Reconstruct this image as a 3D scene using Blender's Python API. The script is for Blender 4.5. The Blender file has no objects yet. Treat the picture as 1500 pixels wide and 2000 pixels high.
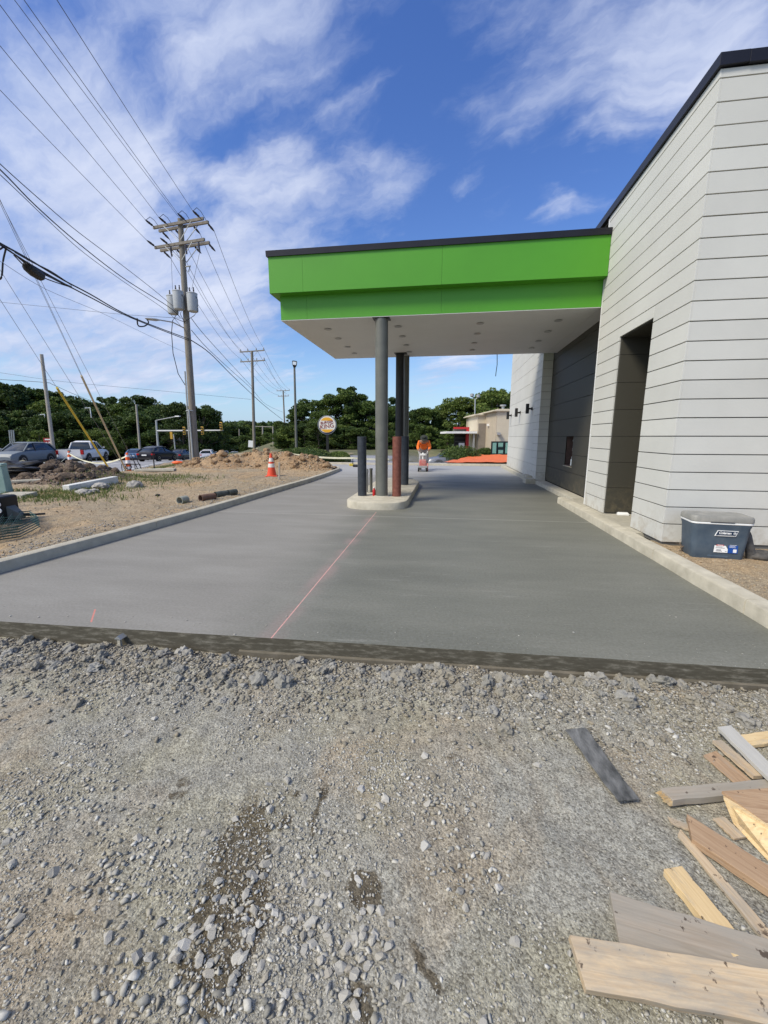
import bpy, bmesh, math, random
import numpy as np
from mathutils import Vector, Matrix, noise as mnoise
R = math.radians
S = bpy.context.scene
COL = S.collection
random.seed(7); np.random.seed(7)

# ------------------------------------------------------------------ camera
FPX, PITCH, ROLL, YAW, H = 801.0, 0.18184, 0.00117, 0.14802, 1.45
cy_, sy_ = math.cos(YAW), math.sin(YAW)
FW = np.array([-sy_*math.cos(PITCH), cy_*math.cos(PITCH), -math.sin(PITCH)])
RT = np.array([cy_, sy_, 0.0]); UP = np.cross(RT, FW)
R2 = math.cos(ROLL)*RT + math.sin(ROLL)*UP
U2 = -math.sin(ROLL)*RT + math.cos(ROLL)*UP
CAM = np.array([0, 0, H])
cd = bpy.data.cameras.new('camera'); cam = bpy.data.objects.new('camera', cd); COL.objects.link(cam)
m = Matrix(((R2[0], U2[0], -FW[0], 0), (R2[1], U2[1], -FW[1], 0), (R2[2], U2[2], -FW[2], H), (0, 0, 0, 1)))
cam.matrix_world = m
cd.sensor_fit = 'VERTICAL'; cd.sensor_height = 36; cd.sensor_width = 27; cd.lens = FPX/2000*36
cd.clip_start = 0.05; cd.clip_end = 3000
S.camera = cam

# surveying helpers: a point of the photograph turned into a place on a plane of the site
def ray(x, y): return FW + R2*(x-750)/FPX - U2*(y-1000)/FPX
def G(x, y, z=0.0):
    d = ray(x, y); return Vector(CAM + d*(z-H)/d[2])
def DY(x, y, Y):
    d = ray(x, y); return Vector(CAM + d*Y/d[1])
def DX(x, y, X):
    d = ray(x, y); return Vector(CAM + d*X/d[0])
HF = np.array([-sy_, cy_, 0.0])
def DD(x, y, dist):
    d = ray(x, y); return Vector(CAM + d*dist/float(d @ HF))

# ------------------------------------------------------------------ light, sky, exposure
SUN_EL, SUN_AZ = 46.0, 229.0      # compass azimuth measured clockwise from +Y
sd = bpy.data.lights.new('sun', 'SUN'); sun = bpy.data.objects.new('sun', sd); COL.objects.link(sun)
sd.energy = 3.0; sd.angle = R(16.0); sd.color = (1.0, 0.92, 0.77)
az = R(SUN_AZ)
dirv = Vector((math.sin(az)*math.cos(R(SUN_EL)), math.cos(az)*math.cos(R(SUN_EL)), math.sin(R(SUN_EL))))
sun.rotation_euler = dirv.to_track_quat('Z', 'Y').to_euler()
S.view_settings.view_transform = 'Standard'; S.view_settings.look = 'None'
S.view_settings.exposure = 0.30; S.view_settings.gamma = 1.0; S.view_settings.use_curve_mapping = False

W = bpy.data.worlds.new('World'); S.world = W; W.use_nodes = True
nt = W.node_tree; nt.nodes.clear()
def N(tree, typ, **kw):
    n = tree.nodes.new(typ)
    for k, v in kw.items():
        if k == 'inp':
            for kk, vv in v.items(): n.inputs[kk].default_value = vv
        else: setattr(n, k, v)
    return n
def L(tree, a, b): tree.links.new(a, b)
def mathn(tree, op, a, b=None, c=None, clamp=False):
    n = tree.nodes.new('ShaderNodeMath'); n.operation = op; n.use_clamp = clamp
    for i, v in enumerate((a, b, c)):
        if v is None: continue
        if isinstance(v, (int, float)): n.inputs[i].default_value = v
        else: tree.links.new(v, n.inputs[i])
    return n.outputs[0]
def ramp(tree, fac, stops, interp='LINEAR'):
    n = tree.nodes.new('ShaderNodeValToRGB'); n.color_ramp.interpolation = interp
    cr = n.color_ramp
    while len(cr.elements) < len(stops): cr.elements.new(0.5)
    for e, (p, c) in zip(cr.elements, stops):
        e.position = p; e.color = (c[0], c[1], c[2], 1) if hasattr(c, '__len__') else (c, c, c, 1)
    tree.links.new(fac, n.inputs[0]); return n.outputs[0]
def mixc(tree, fac, a, b, mode='MIX'):
    n = tree.nodes.new('ShaderNodeMix'); n.data_type = 'RGBA'; n.blend_type = mode
    for idx, v in ((0, fac), (6, a), (7, b)):
        if isinstance(v, (int, float)): n.inputs[idx].default_value = v
        elif isinstance(v, (tuple, list)): n.inputs[idx].default_value = (v[0], v[1], v[2], 1)
        else: tree.links.new(v, n.inputs[idx])
    return n.outputs[2]

sky = N(nt, 'ShaderNodeTexSky'); sky.sky_type = 'NISHITA'; sky.sun_disc = False
sky.sun_elevation = R(SUN_EL); sky.sun_rotation = R(SUN_AZ)
sky.air_density = 1.3; sky.dust_density = 0.35; sky.ozone_density = 5.0; sky.altitude = 0
tc = N(nt, 'ShaderNodeTexCoord')
nrm = N(nt, 'ShaderNodeVectorMath', operation='NORMALIZE'); L(nt, tc.outputs['Generated'], nrm.inputs[0])
sep = N(nt, 'ShaderNodeSeparateXYZ'); L(nt, nrm.outputs[0], sep.inputs[0])
wn0 = N(nt, 'ShaderNodeTexNoise', inp={'Scale': 5.0, 'Detail': 5.0, 'Roughness': 0.6}); L(nt, nrm.outputs[0], wn0.inputs['Vector'])
wsub = N(nt, 'ShaderNodeVectorMath', operation='SUBTRACT'); L(nt, wn0.outputs['Color'], wsub.inputs[0]); wsub.inputs[1].default_value = (.5, .5, .5)
wdir = N(nt, 'ShaderNodeVectorMath', operation='MULTIPLY_ADD'); L(nt, wsub.outputs[0], wdir.inputs[0]); wdir.inputs[1].default_value = (.16, .16, .16); L(nt, nrm.outputs[0], wdir.inputs[2])
sepw = N(nt, 'ShaderNodeSeparateXYZ'); L(nt, wdir.outputs[0], sepw.inputs[0])
zc = mathn(nt, 'ADD', mathn(nt, 'MAXIMUM', sep.outputs[2], 0.0), 0.16)
cmb = N(nt, 'ShaderNodeCombineXYZ'); L(nt, mathn(nt, 'DIVIDE', sepw.outputs[0], zc), cmb.inputs[0]); L(nt, mathn(nt, 'DIVIDE', sepw.outputs[1], zc), cmb.inputs[1])
def plane_xy(x, y):
    d = ray(x, y); d = d/np.linalg.norm(d); return d[:2]/(d[2]+.16)
sa, sb = plane_xy(880, 262), plane_xy(1400, 110); STR = math.atan2(sb[1]-sa[1], sb[0]-sa[0])
def pmap(sx_, sy__, rot):
    mp = N(nt, 'ShaderNodeMapping', vector_type='TEXTURE'); L(nt, cmb.outputs[0], mp.inputs[0]); mp.inputs['Rotation'].default_value = (0, 0, rot); mp.inputs['Scale'].default_value = (sx_, sy__, 1); return mp.outputs[0]
n1 = N(nt, 'ShaderNodeTexNoise', inp={'Scale': 1.9, 'Detail': 9.0, 'Roughness': 0.58}); L(nt, pmap(1.9, .8, STR), n1.inputs['Vector'])
n2 = N(nt, 'ShaderNodeTexNoise', inp={'Scale': 7.0, 'Detail': 9.0, 'Roughness': 0.62}); L(nt, pmap(1.8, .75, STR-.15), n2.inputs['Vector'])
# cloud banks: where they hang in the sky (two sighted ends of the bank, half width in degrees, strength)
banks = [((190, 0), (560, 70), 6, .62), ((420, 20), (800, 50), 4.5, .40), ((0, 70), (140, 10), 3, .22), ((20, 200), (210, 270), 4.2, .64), ((200, 270), (380, 320), 3.0, .50), ((0, 340), (240, 410), 4, .30), ((0, 480), (330, 450), 4.0, .46),
         ((880, 262), (1120, 190), 2.2, .50), ((1080, 190), (1420, 100), 3.8, .74), ((1250, 60), (1500, 40), 3, .3), ((820, 20), (1240, 50), 3.6, .40), ((640, 400), (870, 335), 2.8, .66), ((460, 365), (640, 350), 2.2, .50), ((400, 460), (650, 430), 4.0, .70),
         ((880, 358), (985, 336), 1.2, .46), ((1060, 428), (1190, 396), 1.3, .48), ((0, 610), (380, 570), 5.5, .80), ((0, 710), (420, 700), 5.0, .85), ((400, 540), (520, 620), 4.5, .62), ((560, 250), (760, 190), 3.2, .30), ((780, 735), (990, 715), 2.4, .62),
         ((330, 640), (600, 700), 3.5, .50), ((450, 770), (700, 750), 2.5, .3), ((-300, 300), (-80, 500), 14, .45), ((1600, 300), (1900, 100), 12, .4)]
bsum = None
for (a_, b_, wd, st) in banks:
    d0 = ray(*a_); d0 = d0/np.linalg.norm(d0); d1 = ray(*b_); d1 = d1/np.linalg.norm(d1); c_ = (d0+d1)/2; c_ = c_/np.linalg.norm(c_)
    t_ = d1-d0; hl = np.linalg.norm(t_)/2; t_ = t_-c_*(t_ @ c_); t_ = t_/np.linalg.norm(t_); u_ = np.cross(c_, t_)
    rm = Matrix(((t_[0], u_[0], c_[0]), (t_[1], u_[1], c_[1]), (t_[2], u_[2], c_[2]))).to_euler()
    mp = N(nt, 'ShaderNodeMapping', vector_type='TEXTURE'); L(nt, wdir.outputs[0], mp.inputs[0]); mp.inputs['Location'].default_value = tuple(c_); mp.inputs['Rotation'].default_value = tuple(rm)
    mp.inputs['Scale'].default_value = (hl+math.sin(R(wd))*1.3, math.sin(R(wd))*2.0, .9)
    ln = N(nt, 'ShaderNodeVectorMath', operation='LENGTH'); L(nt, mp.outputs[0], ln.inputs[0])
    mr = N(nt, 'ShaderNodeMapRange', interpolation_type='SMOOTHSTEP'); L(nt, ln.outputs['Value'], mr.inputs[0])
    mr.inputs[1].default_value = 1.0; mr.inputs[2].default_value = 0.0; mr.inputs[3].default_value = 0.0; mr.inputs[4].default_value = st
    bsum = mr.outputs[0] if bsum is None else mathn(nt, 'ADD', bsum, mr.outputs[0])
bsum = mathn(nt, 'MINIMUM', bsum, 0.75)
# extra cover added towards the sun, mostly out of view, to whiten ambient light
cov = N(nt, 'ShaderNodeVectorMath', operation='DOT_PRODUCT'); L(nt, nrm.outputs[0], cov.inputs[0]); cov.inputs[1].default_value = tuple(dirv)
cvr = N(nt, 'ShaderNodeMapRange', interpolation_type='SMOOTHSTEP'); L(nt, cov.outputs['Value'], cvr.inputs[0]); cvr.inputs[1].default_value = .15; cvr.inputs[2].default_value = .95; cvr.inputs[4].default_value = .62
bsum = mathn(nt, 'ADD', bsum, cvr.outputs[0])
det = mathn(nt, 'ADD', mathn(nt, 'MULTIPLY', mathn(nt, 'SUBTRACT', n1.outputs[0], .5), 1.5), mathn(nt, 'MULTIPLY', mathn(nt, 'SUBTRACT', n2.outputs[0], .5), .9))
cl = mathn(nt, 'ADD', bsum, det)
cmask = N(nt, 'ShaderNodeMapRange', interpolation_type='SMOOTHSTEP'); L(nt, cl, cmask.inputs[0])
cmask.inputs[1].default_value = 0.14; cmask.inputs[2].default_value = 0.96
hz = N(nt, 'ShaderNodeMapRange', interpolation_type='SMOOTHSTEP'); L(nt, sep.outputs[2], hz.inputs[0])
hz.inputs[1].default_value = -0.05; hz.inputs[2].default_value = 0.26; hz.inputs[3].default_value = 0.75; hz.inputs[4].default_value = 0.0
hs = N(nt, 'ShaderNodeHueSaturation', inp={'Hue': 0.518, 'Saturation': 1.20, 'Value': 1.04}); L(nt, sky.outputs[0], hs.inputs['Color'])
skyc = mixc(nt, hz.outputs[0], hs.outputs[0], (2.1, 3.6, 6.2))
cm = mathn(nt, 'MULTIPLY', cmask.outputs[0], 0.92)
cloudc = mixc(nt, ramp(nt, n1.outputs[0], [(.35, 0), (.75, 1)]), (2.9, 3.5, 5.2), (5.6, 5.9, 6.8))
# warm brightening added to the clouds round the unseen sun, lifts ambient light
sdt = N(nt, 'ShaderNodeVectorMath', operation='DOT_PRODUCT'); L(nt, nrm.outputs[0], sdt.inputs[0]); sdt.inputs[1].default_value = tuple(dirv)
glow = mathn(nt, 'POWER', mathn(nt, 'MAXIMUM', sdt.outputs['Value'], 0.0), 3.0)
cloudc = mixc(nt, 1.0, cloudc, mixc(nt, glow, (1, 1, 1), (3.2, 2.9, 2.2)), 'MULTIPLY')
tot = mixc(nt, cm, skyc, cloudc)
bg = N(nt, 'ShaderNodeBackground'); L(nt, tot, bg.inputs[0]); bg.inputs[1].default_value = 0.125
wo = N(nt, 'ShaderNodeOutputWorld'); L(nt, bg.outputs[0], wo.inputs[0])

# ------------------------------------------------------------------ materials
def newmat(name):
    m = bpy.data.materials.new(name); m.use_nodes = True
    t = m.node_tree; b = t.nodes['Principled BSDF']; return m, t, b
def M(name, c, rough=0.7, metal=0.0, var=0.12, scale=8.0, bump=0.0, bscale=60.0, c2=None, coord='Object', stretch=None, spec=0.35, randobj=0.0, detail=6.0, emit=None, coat=0.0):
    m, t, b = newmat(name)
    co = N(t, 'ShaderNodeTexCoord').outputs[coord]
    if stretch:
        mpn = N(t, 'ShaderNodeMapping'); L(t, co, mpn.inputs[0]); mpn.inputs['Scale'].default_value = stretch; co = mpn.outputs[0]
    if randobj:
        oi = N(t, 'ShaderNodeObjectInfo')
        va = N(t, 'ShaderNodeVectorMath', operation='ADD'); L(t, co, va.inputs[0])
        sc = mathn(t, 'MULTIPLY', oi.outputs['Random'], 37.0); L(t, sc, va.inputs[1]); co = va.outputs[0]
    nz = N(t, 'ShaderNodeTexNoise', inp={'Scale': scale, 'Detail': detail, 'Roughness': 0.6}); L(t, co, nz.inputs['Vector'])
    if c2 is None:
        c2 = tuple(min(1, x*(1+var)) for x in c); ca = tuple(x*(1-var) for x in c)
    else: ca = c
    col = ramp(t, nz.outputs[0], [(0.3, ca), (0.7, c2)])
    if randobj:
        k = mathn(t, 'ADD', mathn(t, 'MULTIPLY', oi.outputs['Random'], randobj), 1-randobj/2)
        gr = N(t, 'ShaderNodeCombineColor'); [L(t, k, gr.inputs[i]) for i in range(3)]
        col = mixc(t, 1.0, col, gr.outputs[0], 'MULTIPLY')
    L(t, col, b.inputs['Base Color'])
    b.inputs['Roughness'].default_value = rough; b.inputs['Metallic'].default_value = metal
    b.inputs['Specular IOR Level'].default_value = spec
    b.inputs['Coat Weight'].default_value = coat
    if bump:
        nb = N(t, 'ShaderNodeTexNoise', inp={'Scale': bscale, 'Detail': 5.0, 'Roughness': 0.65}); L(t, co, nb.inputs['Vector'])
        bp = N(t, 'ShaderNodeBump', inp={'Strength': min(1, bump), 'Distance': 0.01}); L(t, nb.outputs[0], bp.inputs['Height']); L(t, bp.outputs[0], b.inputs['Normal'])
    if emit:
        b.inputs['Emission Color'].default_value = (*c, 1); b.inputs['Emission Strength'].default_value = emit
    return m

# ------------------------------------------------------------------ mesh helpers
def tagk(o, label=None, cat=None, group=None, kind=None):
    if label: o['label'] = label
    if cat: o['category'] = cat
    if group: o['group'] = group
    if kind: o['kind'] = kind
    return o
def empty(name, loc=(0, 0, 0), rz=0.0, **k):
    o = bpy.data.objects.new(name, None); COL.objects.link(o); o.location = loc; o.rotation_euler = (0, 0, rz)
    o.empty_display_size = 0.2
    return tagk(o, **k)
class MB:
    def __init__(s): s.v = []; s.f = []; s.m = []
    def add(s, vs, fs, mi=0):
        k = len(s.v); s.v += [tuple(v) for v in vs]; s.f += [tuple(i+k for i in f) for f in fs]; s.m += [mi]*len(fs); return s
    def box(s, x0, x1, y0, y1, z0, z1, mi=0):
        return s.add([(x0, y0, z0), (x1, y0, z0), (x1, y1, z0), (x0, y1, z0), (x0, y0, z1), (x1, y0, z1), (x1, y1, z1), (x0, y1, z1)],
                     [(0, 3, 2, 1), (4, 5, 6, 7), (0, 1, 5, 4), (1, 2, 6, 5), (2, 3, 7, 6), (3, 0, 4, 7)], mi)
    def prism(s, poly, z0, z1, mi=0):
        n = len(poly); a = sum(poly[i][0]*poly[(i+1) % n][1]-poly[(i+1) % n][0]*poly[i][1] for i in range(n))
        if a < 0: poly = poly[::-1]
        vs = [(p[0], p[1], z0) for p in poly]+[(p[0], p[1], z1) for p in poly]
        fs = [tuple(range(n-1, -1, -1)), tuple(range(n, 2*n))]+[(i, (i+1) % n, n+(i+1) % n, n+i) for i in range(n)]
        return s.add(vs, fs, mi)
    def bar(s, a, b, w, h, mi=0, up=(0, 0, 1)):
        a = Vector(a); b = Vector(b); d = (b-a).normalized(); u = Vector(up)
        if abs(d.dot(u)) > .98: u = Vector((0, 1, 0))
        sd_ = d.cross(u).normalized(); u = sd_.cross(d)
        vs = []
        for p in (a, b):
            for i, j in ((-1, -1), (1, -1), (1, 1), (-1, 1)): vs.append(p+sd_*i*w/2+u*j*h/2)
        return s.add(vs, [(0, 3, 2, 1), (4, 5, 6, 7), (0, 1, 5, 4), (1, 2, 6, 5), (2, 3, 7, 6), (3, 0, 4, 7)][::1], mi)
    def tube(s, pts, r, n=8, mi=0, cap=True):
        pts = [Vector(p) for p in pts]; rs = r if hasattr(r, '__len__') else [r]*len(pts)
        rings = []
        for i, p in enumerate(pts):
            d = (pts[min(i+1, len(pts)-1)]-pts[max(i-1, 0)]).normalized()
            u = Vector((0, 0, 1)) if abs(d.z) < .9 else Vector((1, 0, 0))
            x = d.cross(u).normalized(); y = d.cross(x)
            rings.append([p+x*math.cos(2*math.pi*k/n)*rs[i]+y*math.sin(2*math.pi*k/n)*rs[i] for k in range(n)])
        vs = [v for rg in rings for v in rg]; fs = []
        for i in range(len(pts)-1):
            for k in range(n): fs.append((i*n+k, (i+1)*n+k, (i+1)*n+(k+1) % n, i*n+(k+1) % n))
        if cap: fs.append(tuple(range(n))); fs.append(tuple(reversed(range((len(pts)-1)*n, len(pts)*n))))
        return s.add(vs, fs, mi)
    def lathe(s, prof, c=(0, 0, 0), n=20, mi=0, axis='Z'):
        vs = []
        for r, z in prof:
            for k in range(n):
                a = 2*math.pi*k/n
                p = (r*math.cos(a), r*math.sin(a), z)
                if axis == 'Y': p = (p[0], z, p[1])
                if axis == 'X': p = (z, p[0], p[1])
                vs.append((p[0]+c[0], p[1]+c[1], p[2]+c[2]))
        fs = []
        for i in range(len(prof)-1):
            for k in range(n): fs.append((i*n+k, i*n+(k+1) % n, (i+1)*n+(k+1) % n, (i+1)*n+k))
        fs.append(tuple(reversed(range(n)))); fs.append(tuple(range((len(prof)-1)*n, len(prof)*n)))
        return s.add(vs, fs, mi)
    def loft(s, rings, mi=0, cap=True):
        n = len(rings[0]); vs = [p for r in rings for p in r]; fs = []
        for i in range(len(rings)-1):
            for k in range(n): fs.append((i*n+k, i*n+(k+1) % n, (i+1)*n+(k+1) % n, (i+1)*n+k))
        if cap: fs.append(tuple(reversed(range(n)))); fs.append(tuple(range((len(rings)-1)*n, len(rings)*n)))
        return s.add(vs, fs, mi)
    def build(s, name, mats, parent=None, smooth=False, bevel=0.0, loc=None, rot=None, recalc=True, **k):
        me = bpy.data.meshes.new(name); me.from_pydata(s.v, [], s.f)
        for mt in (mats if isinstance(mats, (list, tuple)) else [mats]): me.materials.append(mt)
        me.polygons.foreach_set('material_index', s.m)
        if recalc or bevel:
            bm = bmesh.new(); bm.from_mesh(me)
            if recalc: bmesh.ops.recalc_face_normals(bm, faces=bm.faces)
            if bevel: bmesh.ops.bevel(bm, geom=[e for e in bm.edges if len(e.link_faces) == 2 and e.calc_face_angle(0) > .5], offset=bevel, segments=2, affect='EDGES', clamp_overlap=True, profile=.5)
            bm.to_mesh(me); bm.free()
        if smooth:
            me.polygons.foreach_set('use_smooth', [True]*len(me.polygons))
            if smooth != 'all': me.set_sharp_from_angle(angle=R(35))
        return place(name, me, parent, loc, rot, **k)
def place(name, me, parent=None, loc=None, rot=None, **k):
    o = bpy.data.objects.new(name, me); COL.objects.link(o)
    if parent: o.parent = parent
    if loc is not None: o.location = loc
    if rot is not None: o.rotation_euler = rot
    return tagk(o, **k)
KIDS = {}
def kids(o): return [c for c in bpy.data.objects if c.parent == o]
def copy_tree(o, parent=None):
    c = o.copy(); COL.objects.link(c); c.parent = parent
    for ch in kids(o): copy_tree(ch, c)
    return c
def fbm(x, y, s, o=4, seed=0.0):
    return mnoise.fractal(Vector((x*s+seed, y*s-seed, seed*.37)), 1.0, 2.0, o)
def textmesh(txt, size, extrude=0.002, shear=0.0, bold=0.0, align='CENTER', space=1.0):
    cu = bpy.data.curves.new('txt', 'FONT'); cu.body = txt; cu.size = size; cu.extrude = extrude; cu.shear = shear
    cu.offset = bold; cu.align_x = align; cu.align_y = 'CENTER'; cu.space_character = space; cu.resolution_u = 3
    o = bpy.data.objects.new('txt', cu); COL.objects.link(o)
    bpy.context.view_layer.update()
    me = bpy.data.meshes.new_from_object(o.evaluated_get(bpy.context.evaluated_depsgraph_get()))
    bpy.data.objects.remove(o); bpy.data.curves.remove(cu)
    return me

# ------------------------------------------------------------------ materials in use
def slab_mat():
    m, t, b = newmat('fresh_concrete')
    co = N(t, 'ShaderNodeTexCoord').outputs['Object']
    sp = N(t, 'ShaderNodeSeparateXYZ'); L(t, co, sp.inputs[0])
    X, Y = sp.outputs[0], sp.outputs[1]
    big = N(t, 'ShaderNodeTexNoise', inp={'Scale': 0.55, 'Detail': 5.0, 'Roughness': 0.6, 'Distortion': 0.6}); L(t, co, big.inputs['Vector'])
    mp = N(t, 'ShaderNodeMapping'); L(t, co, mp.inputs[0]); mp.inputs['Scale'].default_value = (0.5, 1.7, 1)
    st = N(t, 'ShaderNodeTexNoise', inp={'Scale': 1.2, 'Detail': 9.0, 'Roughness': 0.62}); L(t, mp.outputs[0], st.inputs['Vector'])
    fine = N(t, 'ShaderNodeTexNoise', inp={'Scale': 45.0, 'Detail': 4.0, 'Roughness': 0.7}); L(t, co, fine.inputs['Vector'])
    # the left part has dried, the right part poured later is still damp
    damp = N(t, 'ShaderNodeMapRange', interpolation_type='SMOOTHSTEP')
    a = G(535, 1240); e = G(735, 1000); dx, dy = (e.x-a.x), (e.y-a.y); ln = math.hypot(dx, dy); nx, ny = dy/ln, -dx/ln
    sgn = mathn(t, 'ADD', mathn(t, 'ADD', mathn(t, 'MULTIPLY', X, nx), mathn(t, 'MULTIPLY', Y, ny)), -(a.x*nx+a.y*ny))
    k = mathn(t, 'ADD', sgn, mathn(t, 'MULTIPLY', mathn(t, 'SUBTRACT', big.outputs[0], 0.5), 1.3))
    L(t, k, damp.inputs[0]); damp.inputs[1].default_value = -0.9; damp.inputs[2].default_value = 0.5
    dry = ramp(t, st.outputs[0], [(0.30, (.208, .197, .170)), (0.5, (.236, .224, .194)), (0.70, (.272, .260, .228))])
    wet = ramp(t, st.outputs[0], [(0.30, (.118, .119, .092)), (0.5, (.144, .145, .113)), (0.72, (.178, .176, .140))])
    c = mixc(t, damp.outputs[0], dry, wet)
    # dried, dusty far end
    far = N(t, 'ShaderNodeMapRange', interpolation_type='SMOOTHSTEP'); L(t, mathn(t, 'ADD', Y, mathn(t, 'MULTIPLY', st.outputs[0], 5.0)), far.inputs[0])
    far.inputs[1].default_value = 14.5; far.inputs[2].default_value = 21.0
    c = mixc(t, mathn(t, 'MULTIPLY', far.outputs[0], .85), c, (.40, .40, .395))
    # faint scuffs
    sc = N(t, 'ShaderNodeTexNoise', inp={'Scale': 3.4, 'Detail': 9.0, 'Roughness': 0.78}); L(t, co, sc.inputs['Vector'])
    s2 = ramp(t, sc.outputs[0], [(0.60, 0), (0.72, 1)])
    c = mixc(t, mathn(t, 'MULTIPLY', s2, .30), c, (.33, .32, .28))
    mps = N(t, 'ShaderNodeMapping'); L(t, co, mps.inputs[0]); mps.inputs['Scale'].default_value = (.9, 9.0, 1)
    sc3 = N(t, 'ShaderNodeTexNoise', inp={'Scale': 1.3, 'Detail': 6.0, 'Roughness': 0.7}); L(t, mps.outputs[0], sc3.inputs['Vector'])
    c = mixc(t, ramp(t, sc3.outputs[0], [(0.60, 0), (0.70, .32)]), c, (.34, .33, .29))
    # control joints across the drive
    for yj in (7.35, 12.2, 16.4):
        d = mathn(t, 'ABSOLUTE', mathn(t, 'SUBTRACT', Y, yj))
        j = mathn(t, 'LESS_THAN', d, 0.012)
        c = mixc(t, mathn(t, 'MULTIPLY', j, .6), c, (.44, .43, .38))
    # snapped red chalk line with its overspray (from the edge up to the island)
    dist = mathn(t, 'ABSOLUTE', sgn)
    spn = N(t, 'ShaderNodeTexNoise', inp={'Scale': 9.0, 'Detail': 8.0, 'Roughness': 0.75}); L(t, co, spn.inputs['Vector'])
    inl = mathn(t, 'MULTIPLY', mathn(t, 'LESS_THAN', Y, e.y), mathn(t, 'LESS_THAN', dist, 0.0048))
    brk = ramp(t, spn.outputs[0], [(0.30, .45), (0.50, 1)])
    mist = N(t, 'ShaderNodeMapRange', interpolation_type='SMOOTHERSTEP'); L(t, dist, mist.inputs[0])
    mist.inputs[1].default_value = 0.17; mist.inputs[2].default_value = 0.0; mist.inputs[4].default_value = .36
    nearend = mathn(t, 'LESS_THAN', Y, e.y-.3)
    bigp = N(t, 'ShaderNodeTexNoise', inp={'Scale': 1.6, 'Detail': 3.0}); L(t, co, bigp.inputs['Vector'])
    mf = mathn(t, 'MULTIPLY', mathn(t, 'MULTIPLY', mist.outputs[0], nearend), ramp(t, bigp.outputs[0], [(0.42, 0.08), (0.60, 1)]))
    c = mixc(t, mf, c, (.42, .26, .24))
    c = mixc(t, mathn(t, 'MULTIPLY', mathn(t, 'MULTIPLY', inl, brk), .85), c, (.74, .36, .31))
    # short red tick near the edge
    a2 = G(178, 1215); e2 = G(186, 1190); l2 = (e2-a2).length; n2x, n2y = (e2.y-a2.y)/l2, -(e2.x-a2.x)/l2
    d2 = mathn(t, 'ABSOLUTE', mathn(t, 'ADD', mathn(t, 'ADD', mathn(t, 'MULTIPLY', X, n2x), mathn(t, 'MULTIPLY', Y, n2y)), -(a2.x*n2x+a2.y*n2y)))
    on = mathn(t, 'MULTIPLY', mathn(t, 'LESS_THAN', d2, 0.006), mathn(t, 'MULTIPLY', mathn(t, 'GREATER_THAN', Y, a2.y), mathn(t, 'LESS_THAN', Y, e2.y)))
    c = mixc(t, mathn(t, 'MULTIPLY', on, .7), c, (.75, .20, .15))
    c = mixc(t, 0.16, c, ramp(t, fine.outputs[0], [(0.3, .06), (0.7, .42)]))
    # formed edge: darker, streaky
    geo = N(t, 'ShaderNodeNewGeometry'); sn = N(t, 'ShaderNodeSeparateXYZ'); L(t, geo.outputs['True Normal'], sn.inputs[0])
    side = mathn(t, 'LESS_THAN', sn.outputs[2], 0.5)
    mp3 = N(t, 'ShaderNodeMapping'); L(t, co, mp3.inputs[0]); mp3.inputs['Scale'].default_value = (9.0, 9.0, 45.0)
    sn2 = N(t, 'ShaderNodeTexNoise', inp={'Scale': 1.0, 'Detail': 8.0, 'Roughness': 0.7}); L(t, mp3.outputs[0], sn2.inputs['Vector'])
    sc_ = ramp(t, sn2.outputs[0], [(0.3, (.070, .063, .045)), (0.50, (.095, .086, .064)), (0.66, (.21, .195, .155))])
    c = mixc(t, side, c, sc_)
    L(t, c, b.inputs['Base Color'])
    rg = mixc(t, damp.outputs[0], (.78, .78, .78), (.60, .60, .60)); L(t, rg, b.inputs['Roughness'])
    b.inputs['Specular IOR Level'].default_value = 0.2
    bp = N(t, 'ShaderNodeBump', inp={'Strength': .35, 'Distance': 0.004}); L(t, mathn(t, 'ADD', mathn(t, 'MULTIPLY', st.outputs[0], 1.2), mathn(t, 'MULTIPLY', fine.outputs[0], .4)), bp.inputs['Height'])
    L(t, bp.outputs[0], b.inputs['Normal'])
    return m

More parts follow.
